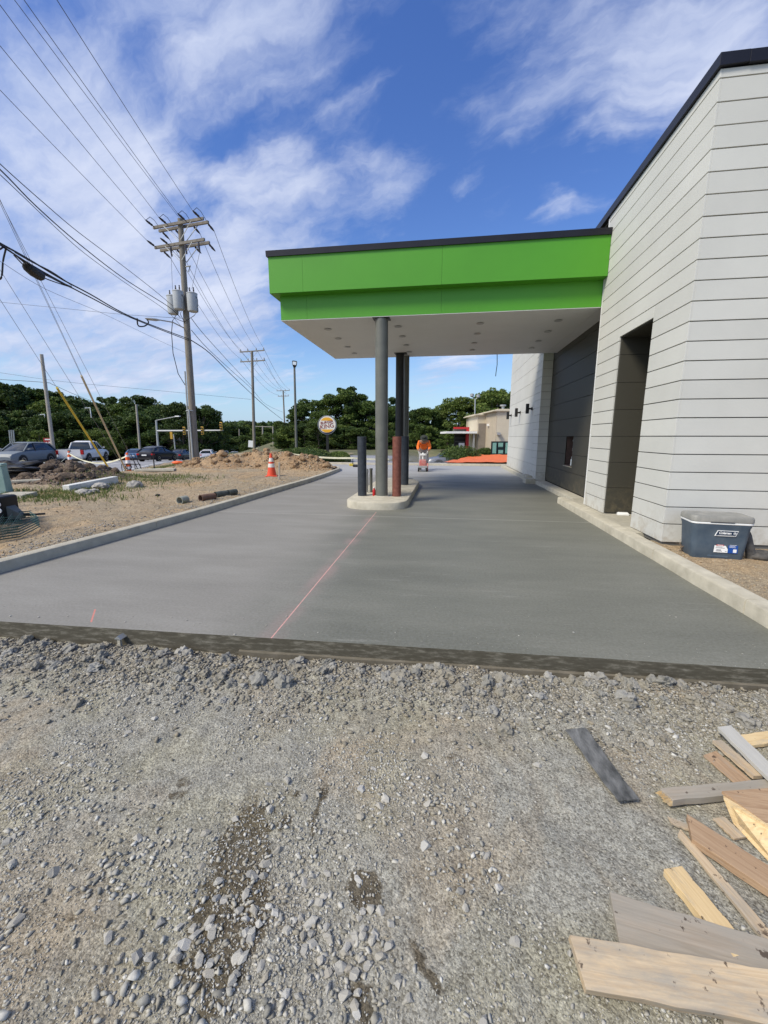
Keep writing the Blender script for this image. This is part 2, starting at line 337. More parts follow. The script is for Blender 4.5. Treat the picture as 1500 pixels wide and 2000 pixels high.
def earth_mat(name, cols, wet=None, scale=0.9, bump=.8):
    """packed dirt and crushed stone fines; cols = (grey fines, tan clay, olive fines)"""
    m, t, b = newmat(name)
    co = N(t, 'ShaderNodeTexCoord').outputs['Object']
    a = N(t, 'ShaderNodeTexNoise', inp={'Scale': scale, 'Detail': 7.0, 'Roughness': 0.62, 'Distortion': 0.8}); L(t, co, a.inputs['Vector'])
    off = N(t, 'ShaderNodeVectorMath', operation='ADD'); L(t, co, off.inputs[0]); off.inputs[1].default_value = (13.1, 4.7, 0)
    b2 = N(t, 'ShaderNodeTexNoise', inp={'Scale': scale*1.3, 'Detail': 7.0, 'Roughness': 0.6, 'Distortion': 0.5}); L(t, off.outputs[0], b2.inputs['Vector'])
    c = mixc(t, ramp(t, a.outputs[0], [(0.47, 0), (0.64, 1)]), cols[0], cols[1])
    c = mixc(t, ramp(t, b2.outputs[0], [(0.47, 0), (0.62, .8)]), c, cols[2])
    v = N(t, 'ShaderNodeTexVoronoi', inp={'Scale': 120.0, 'Randomness': 1.0}); L(t, co, v.inputs['Vector'])
    v2 = N(t, 'ShaderNodeTexVoronoi', inp={'Scale': 210.0, 'Randomness': 1.0}); L(t, co, v2.inputs['Vector'])
    vs = N(t, 'ShaderNodeSeparateColor'); L(t, v.outputs['Color'], vs.inputs[0])
    v2s = N(t, 'ShaderNodeSeparateColor'); L(t, v2.outputs['Color'], v2s.inputs[0])
    g = mathn(t, 'ADD', mathn(t, 'MULTIPLY', vs.outputs[0], .5), mathn(t, 'MULTIPLY', v2s.outputs[0], .5))
    c = mixc(t, 1.0, c, ramp(t, g, [(0.1, (.50, .48, .45)), (0.45, (.98, .98, .98)), (0.9, (1.50, 1.50, 1.50))]), 'MULTIPLY')
    f = N(t, 'ShaderNodeTexNoise', inp={'Scale': 14.0, 'Detail': 8.0, 'Roughness': 0.7}); L(t, co, f.inputs['Vector'])
    c = mixc(t, 1.0, c, ramp(t, f.outputs[0], [(0.3, (.72, .70, .68)), (0.7, (1.22, 1.22, 1.22))]), 'MULTIPLY')
    rough = 0.92
    if wet:
        wn = N(t, 'ShaderNodeTexNoise', inp={'Scale': 5.5, 'Detail': 7.0, 'Roughness': 0.7}); L(t, co, wn.inputs['Vector'])
        sp = N(t, 'ShaderNodeSeparateXYZ'); L(t, co, sp.inputs[0]); tot = None
        for (wx, wy, rx, ry, rot, k) in wet:
            mp = N(t, 'ShaderNodeMapping', vector_type='TEXTURE'); L(t, co, mp.inputs[0]); mp.inputs['Location'].default_value = (wx, wy, 0)
            mp.inputs['Rotation'].default_value = (0, 0, rot); mp.inputs['Scale'].default_value = (rx, ry, 1e3)
            ln = N(t, 'ShaderNodeVectorMath', operation='LENGTH'); L(t, mp.outputs[0], ln.inputs[0])
            e = mathn(t, 'MULTIPLY', mathn(t, 'SUBTRACT', 1.0, ln.outputs['Value'], clamp=True), k)
            tot = e if tot is None else mathn(t, 'MAXIMUM', tot, e)
        wm = ramp(t, mathn(t, 'ADD', tot, mathn(t, 'MULTIPLY', mathn(t, 'SUBTRACT', wn.outputs[0], .5), 2.6)), [(0.34, 0), (0.50, 1)])
        c = mixc(t, mathn(t, 'MULTIPLY', wm, .93), c, mixc(t, 1.0, c, (.34, .29, .22), 'MULTIPLY'))
        L(t, mixc(t, wm, (.92, .92, .92), (.62, .62, .62)), b.inputs['Roughness'])
    else: b.inputs['Roughness'].default_value = rough
    L(t, c, b.inputs['Base Color']); b.inputs['Specular IOR Level'].default_value = .25
    h = mathn(t, 'ADD', mathn(t, 'MULTIPLY', v.outputs['Distance'], -0.30), mathn(t, 'ADD', mathn(t, 'MULTIPLY', f.outputs[0], 2.2), mathn(t, 'MULTIPLY', g, .22)))
    bp = N(t, 'ShaderNodeBump', inp={'Strength': bump, 'Distance': 0.012}); L(t, h, bp.inputs['Height']); L(t, bp.outputs[0], b.inputs['Normal'])
    return m

def stone_mat(name, cols, dirt, randobj=False):
    """crushed stone: each piece its own shade, dusted"""
    m, t, b = newmat(name)
    geo = N(t, 'ShaderNodeNewGeometry')
    r = geo.outputs['Random Per Island']
    if randobj:
        oi = N(t, 'ShaderNodeObjectInfo'); r = oi.outputs['Random']
    c = ramp(t, r, [(i/(len(cols)-1), q) for i, q in enumerate(cols)])
    co = N(t, 'ShaderNodeTexCoord').outputs['Object']
    nz = N(t, 'ShaderNodeTexNoise', inp={'Scale': 55.0, 'Detail': 5.0, 'Roughness': .7}); L(t, co, nz.inputs['Vector'])
    c = mixc(t, 1.0, c, ramp(t, nz.outputs[0], [(0.3, (.78, .77, .75)), (0.7, (1.16, 1.16, 1.16))]), 'MULTIPLY')
    n3 = N(t, 'ShaderNodeTexNoise', inp={'Scale': 9.0, 'Detail': 5.0}); L(t, co, n3.inputs['Vector'])
    c = mixc(t, ramp(t, n3.outputs[0], [(0.5, 0), (0.75, .55)]), c, dirt)
    L(t, c, b.inputs['Base Color']); b.inputs['Roughness'].default_value = .85; b.inputs['Specular IOR Level'].default_value = .3
    bp = N(t, 'ShaderNodeBump', inp={'Strength': .5, 'Distance': .004}); L(t, nz.outputs[0], bp.inputs['Height']); L(t, bp.outputs[0], b.inputs['Normal'])
    return m

def wood_mat(name, c1, c2, grey=(.35, .32, .265), greyf=.5, stain=True):
    m, t, b = newmat(name)
    co = N(t, 'ShaderNodeTexCoord').outputs['Object']
    oi = N(t, 'ShaderNodeObjectInfo')
    va = N(t, 'ShaderNodeVectorMath', operation='ADD'); L(t, co, va.inputs[0]); L(t, mathn(t, 'MULTIPLY', oi.outputs['Random'], 23.0), va.inputs[1])
    mp = N(t, 'ShaderNodeMapping'); L(t, va.outputs[0], mp.inputs[0]); mp.inputs['Scale'].default_value = (1.6, 26, 26)
    g = N(t, 'ShaderNodeTexNoise', inp={'Scale': 2.0, 'Detail': 6.0, 'Roughness': .6, 'Distortion': 1.4}); L(t, mp.outputs[0], g.inputs['Vector'])
    mpw = N(t, 'ShaderNodeMapping'); L(t, va.outputs[0], mpw.inputs[0]); mpw.inputs['Scale'].default_value = (2.2, 9.0, 9.0)
    w = N(t, 'ShaderNodeTexNoise', inp={'Scale': 1.6, 'Detail': 9.0, 'Roughness': .72}); L(t, mpw.outputs[0], w.inputs['Vector'])
    c = ramp(t, g.outputs[0], [(0.32, c1), (0.62, c2)])
    c = mixc(t, ramp(t, w.outputs[0], [(0.62-greyf*.35, 0), (0.74-greyf*.2, .85)]), c, mixc(t, g.outputs[0], tuple(x*.75 for x in grey), grey))
    if stain:
        s_ = N(t, 'ShaderNodeTexNoise', inp={'Scale': 21.0, 'Detail': 5.0, 'Roughness': .6}); L(t, va.outputs[0], s_.inputs['Vector'])
        c = mixc(t, ramp(t, s_.outputs[0], [(0.64, 0), (0.675, .85)]), c, (.06, .04, .028))
    L(t, c, b.inputs['Base Color']); b.inputs['Roughness'].default_value = .8; b.inputs['Specular IOR Level'].default_value = .25
    bp = N(t, 'ShaderNodeBump', inp={'Strength': .35, 'Distance': .003}); L(t, g.outputs[0], bp.inputs['Height']); L(t, bp.outputs[0], b.inputs['Normal'])
    return m

def siding_mat(name, c, dark=False):
    m, t, b = newmat(name)
    co = N(t, 'ShaderNodeTexCoord').outputs['Object']
    nz = N(t, 'ShaderNodeTexNoise', inp={'Scale': 1.1, 'Detail': 5.0, 'Roughness': .6}); L(t, co, nz.inputs['Vector'])
    c_ = ramp(t, nz.outputs[0], [(0.3, tuple(x*.95 for x in c)), (0.7, tuple(x*1.05 for x in c))])
    oi_ = N(t, 'ShaderNodeObjectInfo'); kk_ = mathn(t, 'ADD', mathn(t, 'MULTIPLY', oi_.outputs['Random'], .07), .965); cc_ = N(t, 'ShaderNodeCombineColor'); [L(t, kk_, cc_.inputs[i]) for i in range(3)]; c_ = mixc(t, 1.0, c_, cc_.outputs[0], 'MULTIPLY')
    # splashed dirt low on the wall
    geo = N(t, 'ShaderNodeNewGeometry'); sp = N(t, 'ShaderNodeSeparateXYZ'); L(t, geo.outputs['Position'], sp.inputs[0])
    n4 = N(t, 'ShaderNodeTexNoise', inp={'Scale': 7.0, 'Detail': 8.0, 'Roughness': .7}); L(t, geo.outputs['Position'], n4.inputs['Vector'])
    lo = N(t, 'ShaderNodeMapRange'); L(t, sp.outputs[2], lo.inputs[0]); lo.inputs[1].default_value = .62 if not dark else .75; lo.inputs[2].default_value = .08; lo.inputs[4].default_value = .75
    dm = mathn(t, 'MULTIPLY', lo.outputs[0], ramp(t, n4.outputs[0], [(0.45, 0), (0.70, 1)]))
    c_ = mixc(t, dm, c_, (.33, .27, .19) if not dark else (.17, .14, .085))
    L(t, c_, b.inputs['Base Color']); b.inputs['Roughness'].default_value = .72 if not dark else .55; b.inputs['Specular IOR Level'].default_value = .3 if not dark else .25
    mp = N(t, 'ShaderNodeMapping'); L(t, geo.outputs['Position'], mp.inputs[0]); mp.inputs['Scale'].default_value = (9, 9, 120)
    gr = N(t, 'ShaderNodeTexNoise', inp={'Scale': 1.0, 'Detail': 6.0, 'Roughness': .7}); L(t, mp.outputs[0], gr.inputs['Vector'])
    fn = N(t, 'ShaderNodeTexNoise', inp={'Scale': 130.0, 'Detail': 3.0, 'Roughness': .7}); L(t, geo.outputs['Position'], fn.inputs['Vector'])
    bp = N(t, 'ShaderNodeBump', inp={'Strength': .4 if not dark else .12, 'Distance': .002}); L(t, mathn(t, 'ADD', gr.outputs[0], fn.outputs[0]), bp.inputs['Height']); L(t, bp.outputs[0], b.inputs['Normal'])
    return m

def leaf_mat(name, c1, c2, c3, rough=.6):
    m, t, b = newmat(name)
    geo = N(t, 'ShaderNodeNewGeometry'); oi = N(t, 'ShaderNodeObjectInfo')
    c = ramp(t, geo.outputs['Random Per Island'], [(0.0, c1), (0.55, c2), (1.0, c3)])
    k = mathn(t, 'ADD', mathn(t, 'MULTIPLY', oi.outputs['Random'], .5), .75)
    cc = N(t, 'ShaderNodeCombineColor'); L(t, k, cc.inputs[0]); L(t, k, cc.inputs[1]); L(t, mathn(t, 'MULTIPLY', k, .95), cc.inputs[2])
    c = mixc(t, 1.0, c, cc.outputs[0], 'MULTIPLY')
    L(t, c, b.inputs['Base Color']); b.inputs['Roughness'].default_value = rough; b.inputs['Specular IOR Level'].default_value = .25
    tr = N(t, 'ShaderNodeBsdfTranslucent'); L(t, mixc(t, .5, c, (.10, .14, .02)), tr.inputs[0])
    mx = N(t, 'ShaderNodeMixShader'); mx.inputs[0].default_value = .22
    L(t, b.outputs[0], mx.inputs[1]); L(t, tr.outputs[0], mx.inputs[2])
    L(t, mx.outputs[0], t.nodes['Material Output'].inputs[0])
    return m

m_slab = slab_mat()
m_curb = M('curb_concrete', (.37, .34, .265), rough=.85, scale=5, c2=(.53, .49, .39), bump=.5, bscale=70)
m_footing = M('rough_concrete', (.34, .315, .25), rough=.9, scale=9, c2=(.48, .45, .36), bump=.8, bscale=30)
gp = lambda x, y: G(x, y, -.12)
wetspots = []
for (ax, ay), (bx, by), wd, k in [((500, 1560), (390, 1990), .12, 1.6), ((470, 1600), (455, 1800), .10, 1.5), ((695, 1715), (735, 1745), .06, 1.3), ((790, 1790), (860, 1960), .04, 1.0),
                                 ((640, 1505), (600, 1640), .03, .8), ((690, 1925), (730, 1980), .05, .9), ((560, 1590), (540, 1610), .03, .9), ((820, 1860), (870, 1950), .03, 1.1)]:
    a = gp(ax, ay); b_ = gp(bx, by); d = b_-a
    wetspots.append(((a.x+b_.x)/2, (a.y+b_.y)/2, d.length/2*1.35+.03, wd*1.3, math.atan2(d.y, d.x), k))
m_gravelbed = earth_mat('gravel_fines', ((.315, .305, .258), (.330, .278, .198), (.32, .302, .222)), wet=wetspots, scale=1.1)
m_dirt = earth_mat('site_dirt', ((.33, .27, .185), (.44, .305, .165), (.39, .30, .195)), scale=.42, bump=1.0)
m_mound = earth_mat('mound_soil', ((.30, .20, .115), (.42, .28, .155), (.36, .26, .16)), scale=1.1, bump=1.0)
m_mound2 = earth_mat('brown_soil', ((.13, .095, .07), (.22, .165, .12), (.19, .15, .11)), scale=1.5, bump=1.0)
m_stone = stone_mat('crushed_stone', [(.19, .185, .16), (.37, .36, .32), (.30, .275, .215), (.45, .44, .395), (.40, .375, .31), (.58, .57, .52), (.26, .25, .215)], (.30, .265, .19))
m_crumb = stone_mat('edge_crumb', [(.15, .14, .115), (.24, .225, .185), (.20, .18, .14), (.32, .305, .26), (.27, .235, .17), (.42, .405, .36)], (.22, .19, .14))
m_stone1 = stone_mat('loose_stone', [(.28, .275, .25), (.40, .39, .355), (.36, .335, .275), (.48, .47, .43), (.42, .40, .345), (.53, .52, .48), (.33, .30, .24)], (.40, .35, .27), randobj=True)
m_clod = stone_mat('dry_clod', [(.20, .195, .17), (.28, .27, .24), (.27, .245, .19), (.23, .225, .20), (.36, .35, .32)], (.25, .235, .195), randobj=True)
m_rubble = stone_mat('dirt_rubble', [(.32, .24, .15), (.44, .33, .20), (.34, .28, .20), (.50, .40, .26), (.46, .42, .34), (.26, .19, .12)], (.42, .30, .17))
m_darkrubble = stone_mat('soil_rubble', [(.13, .09, .06), (.22, .16, .11), (.30, .25, .20), (.17, .12, .08), (.34, .30, .26)], (.20, .14, .09))
m_siding = siding_mat('light_grey_siding', (.575, .572, .530))
m_darksid = siding_mat('charcoal_panel', (.060, .057, .045), dark=True)
m_gap = M('joint_backing', (.15, .15, .14), rough=.9)
m_gapd = M('dark_joint_backing', (.02, .02, .018), rough=.9)
m_coping = M('bronze_coping', (.030, .029, .034), rough=.38, metal=.6, var=.1, scale=2)
m_green = M('green_fascia', (.075, .290, .018), rough=.42, var=.05, scale=.9, spec=.4, bump=.06, bscale=1.4)
m_soffit = M('white_soffit', (.62, .62, .60), rough=.6, var=.03, scale=2)
m_fixture = M('soffit_light_trim', (.35, .35, .34), rough=.4)
m_lens = M('soffit_light_lens', (.28, .28, .27), rough=.2)
m_column = M('grey_painted_steel', (.105, .110, .095), rough=.45, c2=(.15, .15, .13), scale=3.5, spec=.4, detail=10, bump=.1, bscale=12)
m_darkcol = M('dark_primed_steel', (.020, .020, .019), rough=.45, var=.2, scale=4)
m_navy = M('navy_primed_bollard', (.024, .028, .034), rough=.5, c2=(.048, .056, .068), scale=9, detail=10)
m_rust = M('red_oxide_primer', (.13, .040, .028), rough=.65, c2=(.22, .085, .060), scale=14)
m_black = M('matte_black', (.012, .012, .013), rough=.55)
m_rubber = M('tyre_rubber', (.018, .018, .018), rough=.8)
m_glass = M('dark_car_glass', (.015, .02, .025), rough=.06, spec=.8, var=0.0)
m_chrome = M('bare_alloy', (.5, .5, .5), rough=.3, metal=.9)
m_silver = M('galvanised_steel', (.42, .43, .42), rough=.45, metal=.5, var=.1)
m_pole = M('weathered_pole_wood', (.16, .14, .115), rough=.9, c2=(.27, .245, .205), scale=3, stretch=(6, 6, .6), bump=.4)
m_polel = M('pale_pole_wood', (.30, .27, .225), rough=.9, c2=(.40, .37, .32), scale=3, stretch=(6, 6, .6))
m_arm = M('crossarm_wood', (.15, .135, .115), rough=.9, c2=(.25, .225, .19), scale=5)
m_trans = M('transformer_paint', (.42, .44, .45), rough=.45, var=.06)
m_wire = M('cable_black', (.02, .02, .022), rough=.6, var=0)
m_wire2 = M('bare_conductor', (.10, .10, .11), rough=.5, metal=.3, var=0)
m_guy = M('galvanised_strand', (.22, .22, .24), rough=.5, metal=.3, var=0)
m_insul = M('insulator', (.05, .045, .05), rough=.3)
m_yellow = M('yellow_guy_guard', (.62, .47, .05), rough=.5, var=.1)
m_cream = M('cream_guy_guard', (.55, .47, .33), rough=.55, var=.12)
m_asphalt = M('worn_asphalt', (.24, .24, .245), rough=.9, c2=(.33, .33, .335), scale=.8, bump=.3, bscale=60)
m_white = M('white_paint', (.78, .78, .76), rough=.5, var=.03)
m_paintline = M('road_marking', (.62, .62, .60), rough=.7, var=.1)
m_orange = M('safety_orange', (.80, .13, .025), rough=.5, var=.06)
m_cone = M('cone_orange_red', (.72, .085, .035), rough=.45, var=.05)
m_grass = leaf_mat('grass_blade', (.075, .11, .03), (.13, .16, .05), (.27, .25, .12))
m_leafA = leaf_mat('leaf_dark', (.022, .046, .012), (.048, .085, .022), (.09, .13, .035))
m_leafB = leaf_mat('leaf_mid', (.036, .070, .015), (.080, .125, .028), (.135, .180, .045))
m_leafC = leaf_mat('leaf_light', (.060, .098, .02), (.12, .17, .036), (.20, .24, .065))
m_leafP = leaf_mat('needle_green', (.018, .038, .014), (.036, .062, .024), (.062, .092, .034))
m_trunk = M('bark', (.06, .048, .038), rough=.9, c2=(.12, .10, .08), scale=6)
m_woodA = wood_mat('bare_lumber', (.42, .30, .18), (.55, .43, .28), greyf=.62)
m_woodB = wood_mat('weathered_lumber', (.29, .235, .17), (.40, .335, .26), greyf=.9)
m_woodC = wood_mat('cement_stained_board', (.38, .36, .32), (.48, .46, .40), grey=(.52, .505, .455), greyf=1.0, stain=False)
m_woodD = wood_mat('brown_ply', (.30, .19, .11), (.42, .29, .18), greyf=.25)
m_woodE = wood_mat('fresh_cut_lumber', (.54, .38, .19), (.68, .52, .29), greyf=.25)
m_slate = M('black_rubber_strip', (.035, .036, .034), rough=.65, c2=(.20, .20, .19), scale=11, detail=10, stretch=(2.5, 1, 1), bump=.5, bscale=40)
m_blue = M('cooler_blue_plastic', (.052, .080, .115), rough=.55, c2=(.095, .125, .155), scale=7, bump=.1)
m_coolgrey = M('cooler_grey_plastic', (.20, .20, .185), rough=.6, c2=(.30, .29, .26), scale=9)

# ------------------------------------------------------------------ terrain
AX, AY = -.37, .93           # direction of the public road
NX, NY = .93, .37            # across it, towards the site
def uv(x, y): return AX*x+AY*y, NX*x+NY*y
def zroad(u): return -.72-.046*max(0, min(u, 150)-38.5)
def sstep(a, b, x):
    t = min(1, max(0, (x-a)/(b-a))); return t*t*(3-2*t)
def terr(x, y):
    u, v = uv(x, y)
    return .05+(zroad(u)-.05)*sstep(-3.5, -9.3, v)*sstep(17, 27, u)
BUMPS = [(-9.9, 17.2, 1.5, 1.1, .54), (-7.9, 17.7, 1.4, 1.1, .72), (-6.5, 17.0, 1.4, 1.0, .58), (-5.3, 16.5, .9, .8, .24), (-11.2, 17.3, .8, .8, .25)]
BUMPS2 = [(-12.1, 11.6, 1.35, 1.3, .46), (-11.0, 11.1, 1.0, 1.1, .26), (-13.3, 11.3, 1.1, 1.1, .28)]
def bump(x, y, B):
    z = 0
    for bx, by, rx, ry, h in B:
        q = ((x-bx)/rx)**2+((y-by)/ry)**2
        if q < 6: z = max(z, h*math.exp(-q*1.0)) + .25*min(z, h*math.exp(-q))
    return z
def grid(name, xs, ys, fn, mat, parent=None, **k):
    nx, ny = len(xs), len(ys)
    co = np.empty((nx*ny, 3), np.float32); i = 0
    for y in ys:
        for x in xs: co[i] = (x, y, fn(x, y)); i += 1
    idx = np.arange(nx*ny).reshape(ny, nx)
    f = np.stack([idx[:-1, :-1], idx[:-1, 1:], idx[1:, 1:], idx[1:, :-1]], -1).reshape(-1, 4)
    me = bpy.data.meshes.new(name); me.vertices.add(len(co)); me.vertices.foreach_set('co', co.ravel())
    me.loops.add(f.size); me.loops.foreach_set('vertex_index', f.ravel().astype(np.int32))
    me.polygons.add(len(f)); me.polygons.foreach_set('loop_start', np.arange(0, f.size, 4, dtype=np.int32))
    me.update(calc_edges=True); me.materials.append(mat); me.polygons.foreach_set('use_smooth', np.ones(len(f), bool))
    return place(name, me, parent, **k)

def dip(x, y): return 1.1*sstep(-4.2, -2.0, x)*sstep(24, 29, y)*(1-sstep(5, 8, x))*(1-sstep(42, 48, y))
def far_h(x, y):
    z = terr(x, y)-.09-dip(x, y)
    if -4.75 < x < 12 and y < 21.5: z = -.5
    if -9.5 < x <= -4.7 and y < 3.2: z = -.5
    if -9.5 < x <= -4.6 and 18.2 < y < 21.5: z = min(z, -.3)
    u, v = uv(x, y)
    z += 9*sstep(-45, -120, v)*sstep(10, 45, u)*(1-.55*sstep(90, 260, u))
    z += 10*sstep(150, 420, y)
    return z
xs = np.unique(np.concatenate([np.linspace(-420, -60, 25), np.linspace(-60, -4.6, 70), np.linspace(-4.6, 14, 24), np.linspace(14, 400, 26)]))
ys = np.unique(np.concatenate([np.linspace(-80, 0, 10), np.linspace(0, 60, 80), np.linspace(60, 700, 60)]))
m_field = M('rough_grass_ground', (.085, .10, .045), rough=.95, c2=(.20, .18, .10), scale=.35, bump=.4, bscale=10)
grid('ground', xs, ys, far_h, m_field, kind='structure')

def site_h(x, y):
    z = terr(x, y)+.040*fbm(x, y, 1.1, 4, 3)+.030*fbm(x, y, 4.5, 4, 9)
    b = bump(x, y, BUMPS); b2 = bump(x, y, BUMPS2)
    z += b*(1+.22*fbm(x, y, 1.9, 4, 1))+b2*(1+.2*fbm(x, y, 1.9, 4, 5))
    if b > .12: z += .10*min(1, b*2)*fbm(x, y, 3.2, 4, 20)
    if b2 > .1: z += .08*fbm(x, y, 3.2, 4, 30)
    z -= .02*sstep(-5.4, -4.7, x)
    return z
def Gs(px, py, h=0.0):      # where a sighted point meets the site's surface
    z = 0.0
    for _ in range(25):
        p = G(px, py, z+h); z = .5*z+.5*site_h(p.x, p.y)
    return G(px, py, z+h)
def near_curb(y):    # x of the outer face of the left curb
    return np.interp(y, [2.4, 3.56, 5.12, 7.0, 9.6, 12.4, 14.8, 17.1, 18.2, 18.9, 19.25, 19.4], [-4.80, -4.70, -4.57, -4.46, -4.40, -4.30, -4.32, -4.45, -4.75, -5.4, -6.4, -7.4])
sx = np.concatenate([np.linspace(-30, -13, 90), np.linspace(-12.9, -4.45, 130)])
sy = np.linspace(2.2, 19.45, 190)
def curbx(y): return float(near_curb(y))-.14
def site_fn(x, y):
    return site_h(x, y)
# the dirt sheet is squeezed so that its right side follows the curb
xs_rel = np.concatenate([np.linspace(0, .55, 80), np.linspace(.555, 1, 150)])
def site_sheet():
    ys2 = np.concatenate([np.linspace(2.2, 18.0, 180), np.linspace(18.08, 19.4, 14)]); nx = len(xs_rel); co = []
    for y in ys2:
        xr = curbx(y)
        for t_ in xs_rel:
            x = -32+(xr+32)*t_; co.append((x, y, site_h(x, y)))
    # beyond the corner of the curb the sheet goes on to the road
    ys3 = np.linspace(19.5, 34, 80)
    for y in ys3:
        xr = -7.6 if y < 21.2 else -7.6
        for t_ in xs_rel:
            x = -32+(xr+32)*t_; co.append((x, y, site_h(x, y)))
    ny = len(ys2)+len(ys3); co = np.array(co, np.float32)
    # keep the sheet off the road
    idx = np.arange(nx*ny).reshape(ny, nx)
    f = np.stack([idx[:-1, :-1], idx[:-1, 1:], idx[1:, 1:], idx[1:, :-1]], -1).reshape(-1, 4)
    cen = co[f].mean(1); v = NX*cen[:, 0]+NY*cen[:, 1]
    uu = AX*cen[:, 0]+AY*cen[:, 1]; f = f[(v > -9.9) | (uu < 27.2)]
    bb = np.array([bump(c[0], c[1], BUMPS) > .10 for c in co[f].mean(1)]); b2 = np.array([bump(c[0], c[1], BUMPS2) > .07 for c in co[f].mean(1)])
    mi = np.where(bb, 1, np.where(b2, 2, 0)).astype(np.int32)
    me = bpy.data.meshes.new('site_dirt'); me.vertices.add(len(co)); me.vertices.foreach_set('co', co.ravel())
    me.loops.add(f.size); me.loops.foreach_set('vertex_index', f.ravel().astype(np.int32))
    me.polygons.add(len(f)); me.polygons.foreach_set('loop_start', np.arange(0, f.size, 4, dtype=np.int32))
    me.update(calc_edges=True)
    for q in (m_dirt, m_mound, m_mound2): me.materials.append(q)
    me.polygons.foreach_set('material_index', mi); me.polygons.foreach_set('use_smooth', np.ones(len(f), bool))
    return place('site_dirt', me, kind='structure')
site = site_sheet()

# public road, following the fall of the land
rb = MB(); us = np.linspace(27.0, 170, 60); prev = None
def RD(u, v): return (AX*u+NX*v, AY*u+NY*v)
for a, b_ in zip(us[:-1], us[1:]):
    p = [RD(a, -24), RD(a, -9.7), RD(b_, -9.7), RD(b_, -24)]
    rb.add([(p[0][0], p[0][1], zroad(a)+.02), (p[1][0], p[1][1], zroad(a)+.02), (p[2][0], p[2][1], zroad(b_)+.02), (p[3][0], p[3][1], zroad(b_)+.02)], [(0, 1, 2, 3)])
rb.build('road', m_asphalt, kind='structure')
lb = MB()
for v in (-10.2, -16.6):
    for a, b_ in zip(us[:-1], us[1:]):
        p = [RD(a, v-.07), RD(a, v+.07), RD(b_, v+.07), RD(b_, v-.07)]
        lb.add([(q[0], q[1], zroad(w)+.026) for q, w in zip(p, (a, a, b_, b_))], [(0, 1, 2, 3)])
for k in range(18):
    a = 29+k*7.0; p = [RD(a, -13.47), RD(a, -13.33), RD(a+3, -13.33), RD(a+3, -13.47)]
    lb.add([(q[0], q[1], zroad(w)+.026) for q, w in zip(p, (a, a, a+3, a+3))], [(0, 1, 2, 3)])
lb.build('road_markings', m_paintline, kind='structure')
# lot across the far end of the drive
grid('far_lane', np.linspace(-14, 50, 110), np.linspace(21.55, 32.5, 24), lambda x, y: -.03-dip(x, y), m_asphalt, kind='structure')

# ------------------------------------------------------------------ concrete drive
cy = [2.53, 3.56, 5.12, 7.0, 9.6, 12.4, 14.8, 17.1, 18.2, 18.9, 19.25, 19.4]
poly = [(float(near_curb(y))-.06, y) for y in cy]+[(-9.0, 19.45), (-9.0, 21.2), (3.05, 21.2), (3.05, 9.45), (2.66, 9.45), (2.66, 2.735)]
fe = [(2.66-(i+1)*(2.66+4.86)/60, 2.735-(i+1)*.205/60+.006*fbm(i*.3, 0, 1.0, 3)) for i in range(59)]
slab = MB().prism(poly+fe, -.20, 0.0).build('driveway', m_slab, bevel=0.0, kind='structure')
lip = [(x, y) for x, y in fe if x > -1.5]; lipb = MB(); lipb.loft([[(x, y-.022-.004*math.sin(x*9), -.2), (x, y-.020-.004*math.sin(x*9), -.112), (x, y+.004, -.106), (x, y+.004, -.2)] for x, y in [(2.66, 2.735)]+lip]); lipb.build('footing_lip', M('damp_footing', (.10, .088, .062), rough=.8, c2=(.17, .15, .115)), slab)
def curb(name, path, w, z0_, z1_, side=1, mat=m_curb, joints=0):
    b = MB(); rings = []; w_ = w
    pts = [Vector((p[0], p[1], 0)) for p in path]; ins = [0]*len(pts); run = 0.0; nxt = .9; q_ = [pts[0]]; qi = [0]
    for a, b_ in zip(pts[:-1], pts[1:]):
        l = (b_-a).length
        while run+l > nxt and joints:
            f = (nxt-run)/l
            for df, k in ((-.007, 0), (-.004, 1), (.004, 1), (.007, 0)): q_.append(a.lerp(b_, f+df/l)); qi.append(k)
            nxt += joints
        run += l; q_.append(b_); qi.append(0)
    pts, ins = q_, qi
    for i, p in enumerate(pts):
        d = (pts[min(i+1, len(pts)-1)]-pts[max(i-1, 0)]).normalized(); n = Vector((-d.y, d.x, 0))*side
        e = .022; kk = .007*ins[i]; z0 = z0_; z1 = z1_-kk; w = w_-2*kk; p = p+n*kk
        j = .004*fbm(p.x, p.y, 2.3, 3)
        rings.append([(p.x, p.y, z0), (p.x+j, p.y, z1-e), (p.x+n.x*.007+j, p.y+n.y*.007, z1-.007), (p.x+n.x*e, p.y+n.y*e, z1+j), (p.x+n.x*(w-e), p.y+n.y*(w-e), z1+j*.5), (p.x+n.x*w, p.y+n.y*w, z1-e), (p.x+n.x*w, p.y+n.y*w, z0)])
    b.loft(rings); return b.build(name, mat, smooth=True, kind='structure')
yy = np.concatenate([np.linspace(2.50, 17.1, 60), np.linspace(17.3, 19.2, 22)])
cp = [(float(near_curb(y)), float(y)) for y in yy]+[(-7.4, 19.42), (-9.0, 19.5), (-11, 19.55)]
curb('left_curb', cp, .155, -.1, .125, side=1, joints=2.4)
yr = np.linspace(2.72, 9.50, 50)
curb('right_curb', [(2.487+.006*fbm(0, y, 1.5, 2), float(y)) for y in yr], .185, -.1, .13, side=-1, joints=1.55)
curb('wall_curb', [(2.80+.01*fbm(0, y, 1.0, 3), float(y)) for y in np.linspace(9.50, 13.42, 20)], .30, -.1, .11, side=-1, mat=m_footing)
curb('far_wall_curb', [(2.66, float(y)) for y in np.linspace(14.35, 20.6, 20)], .145, -.1, .12, side=-1, mat=m_footing)
curb('far_curb', [(x, 21.2+.01*math.sin(x)) for x in np.linspace(-9.5, 40, 60)], .28, -.15, .10, side=1)
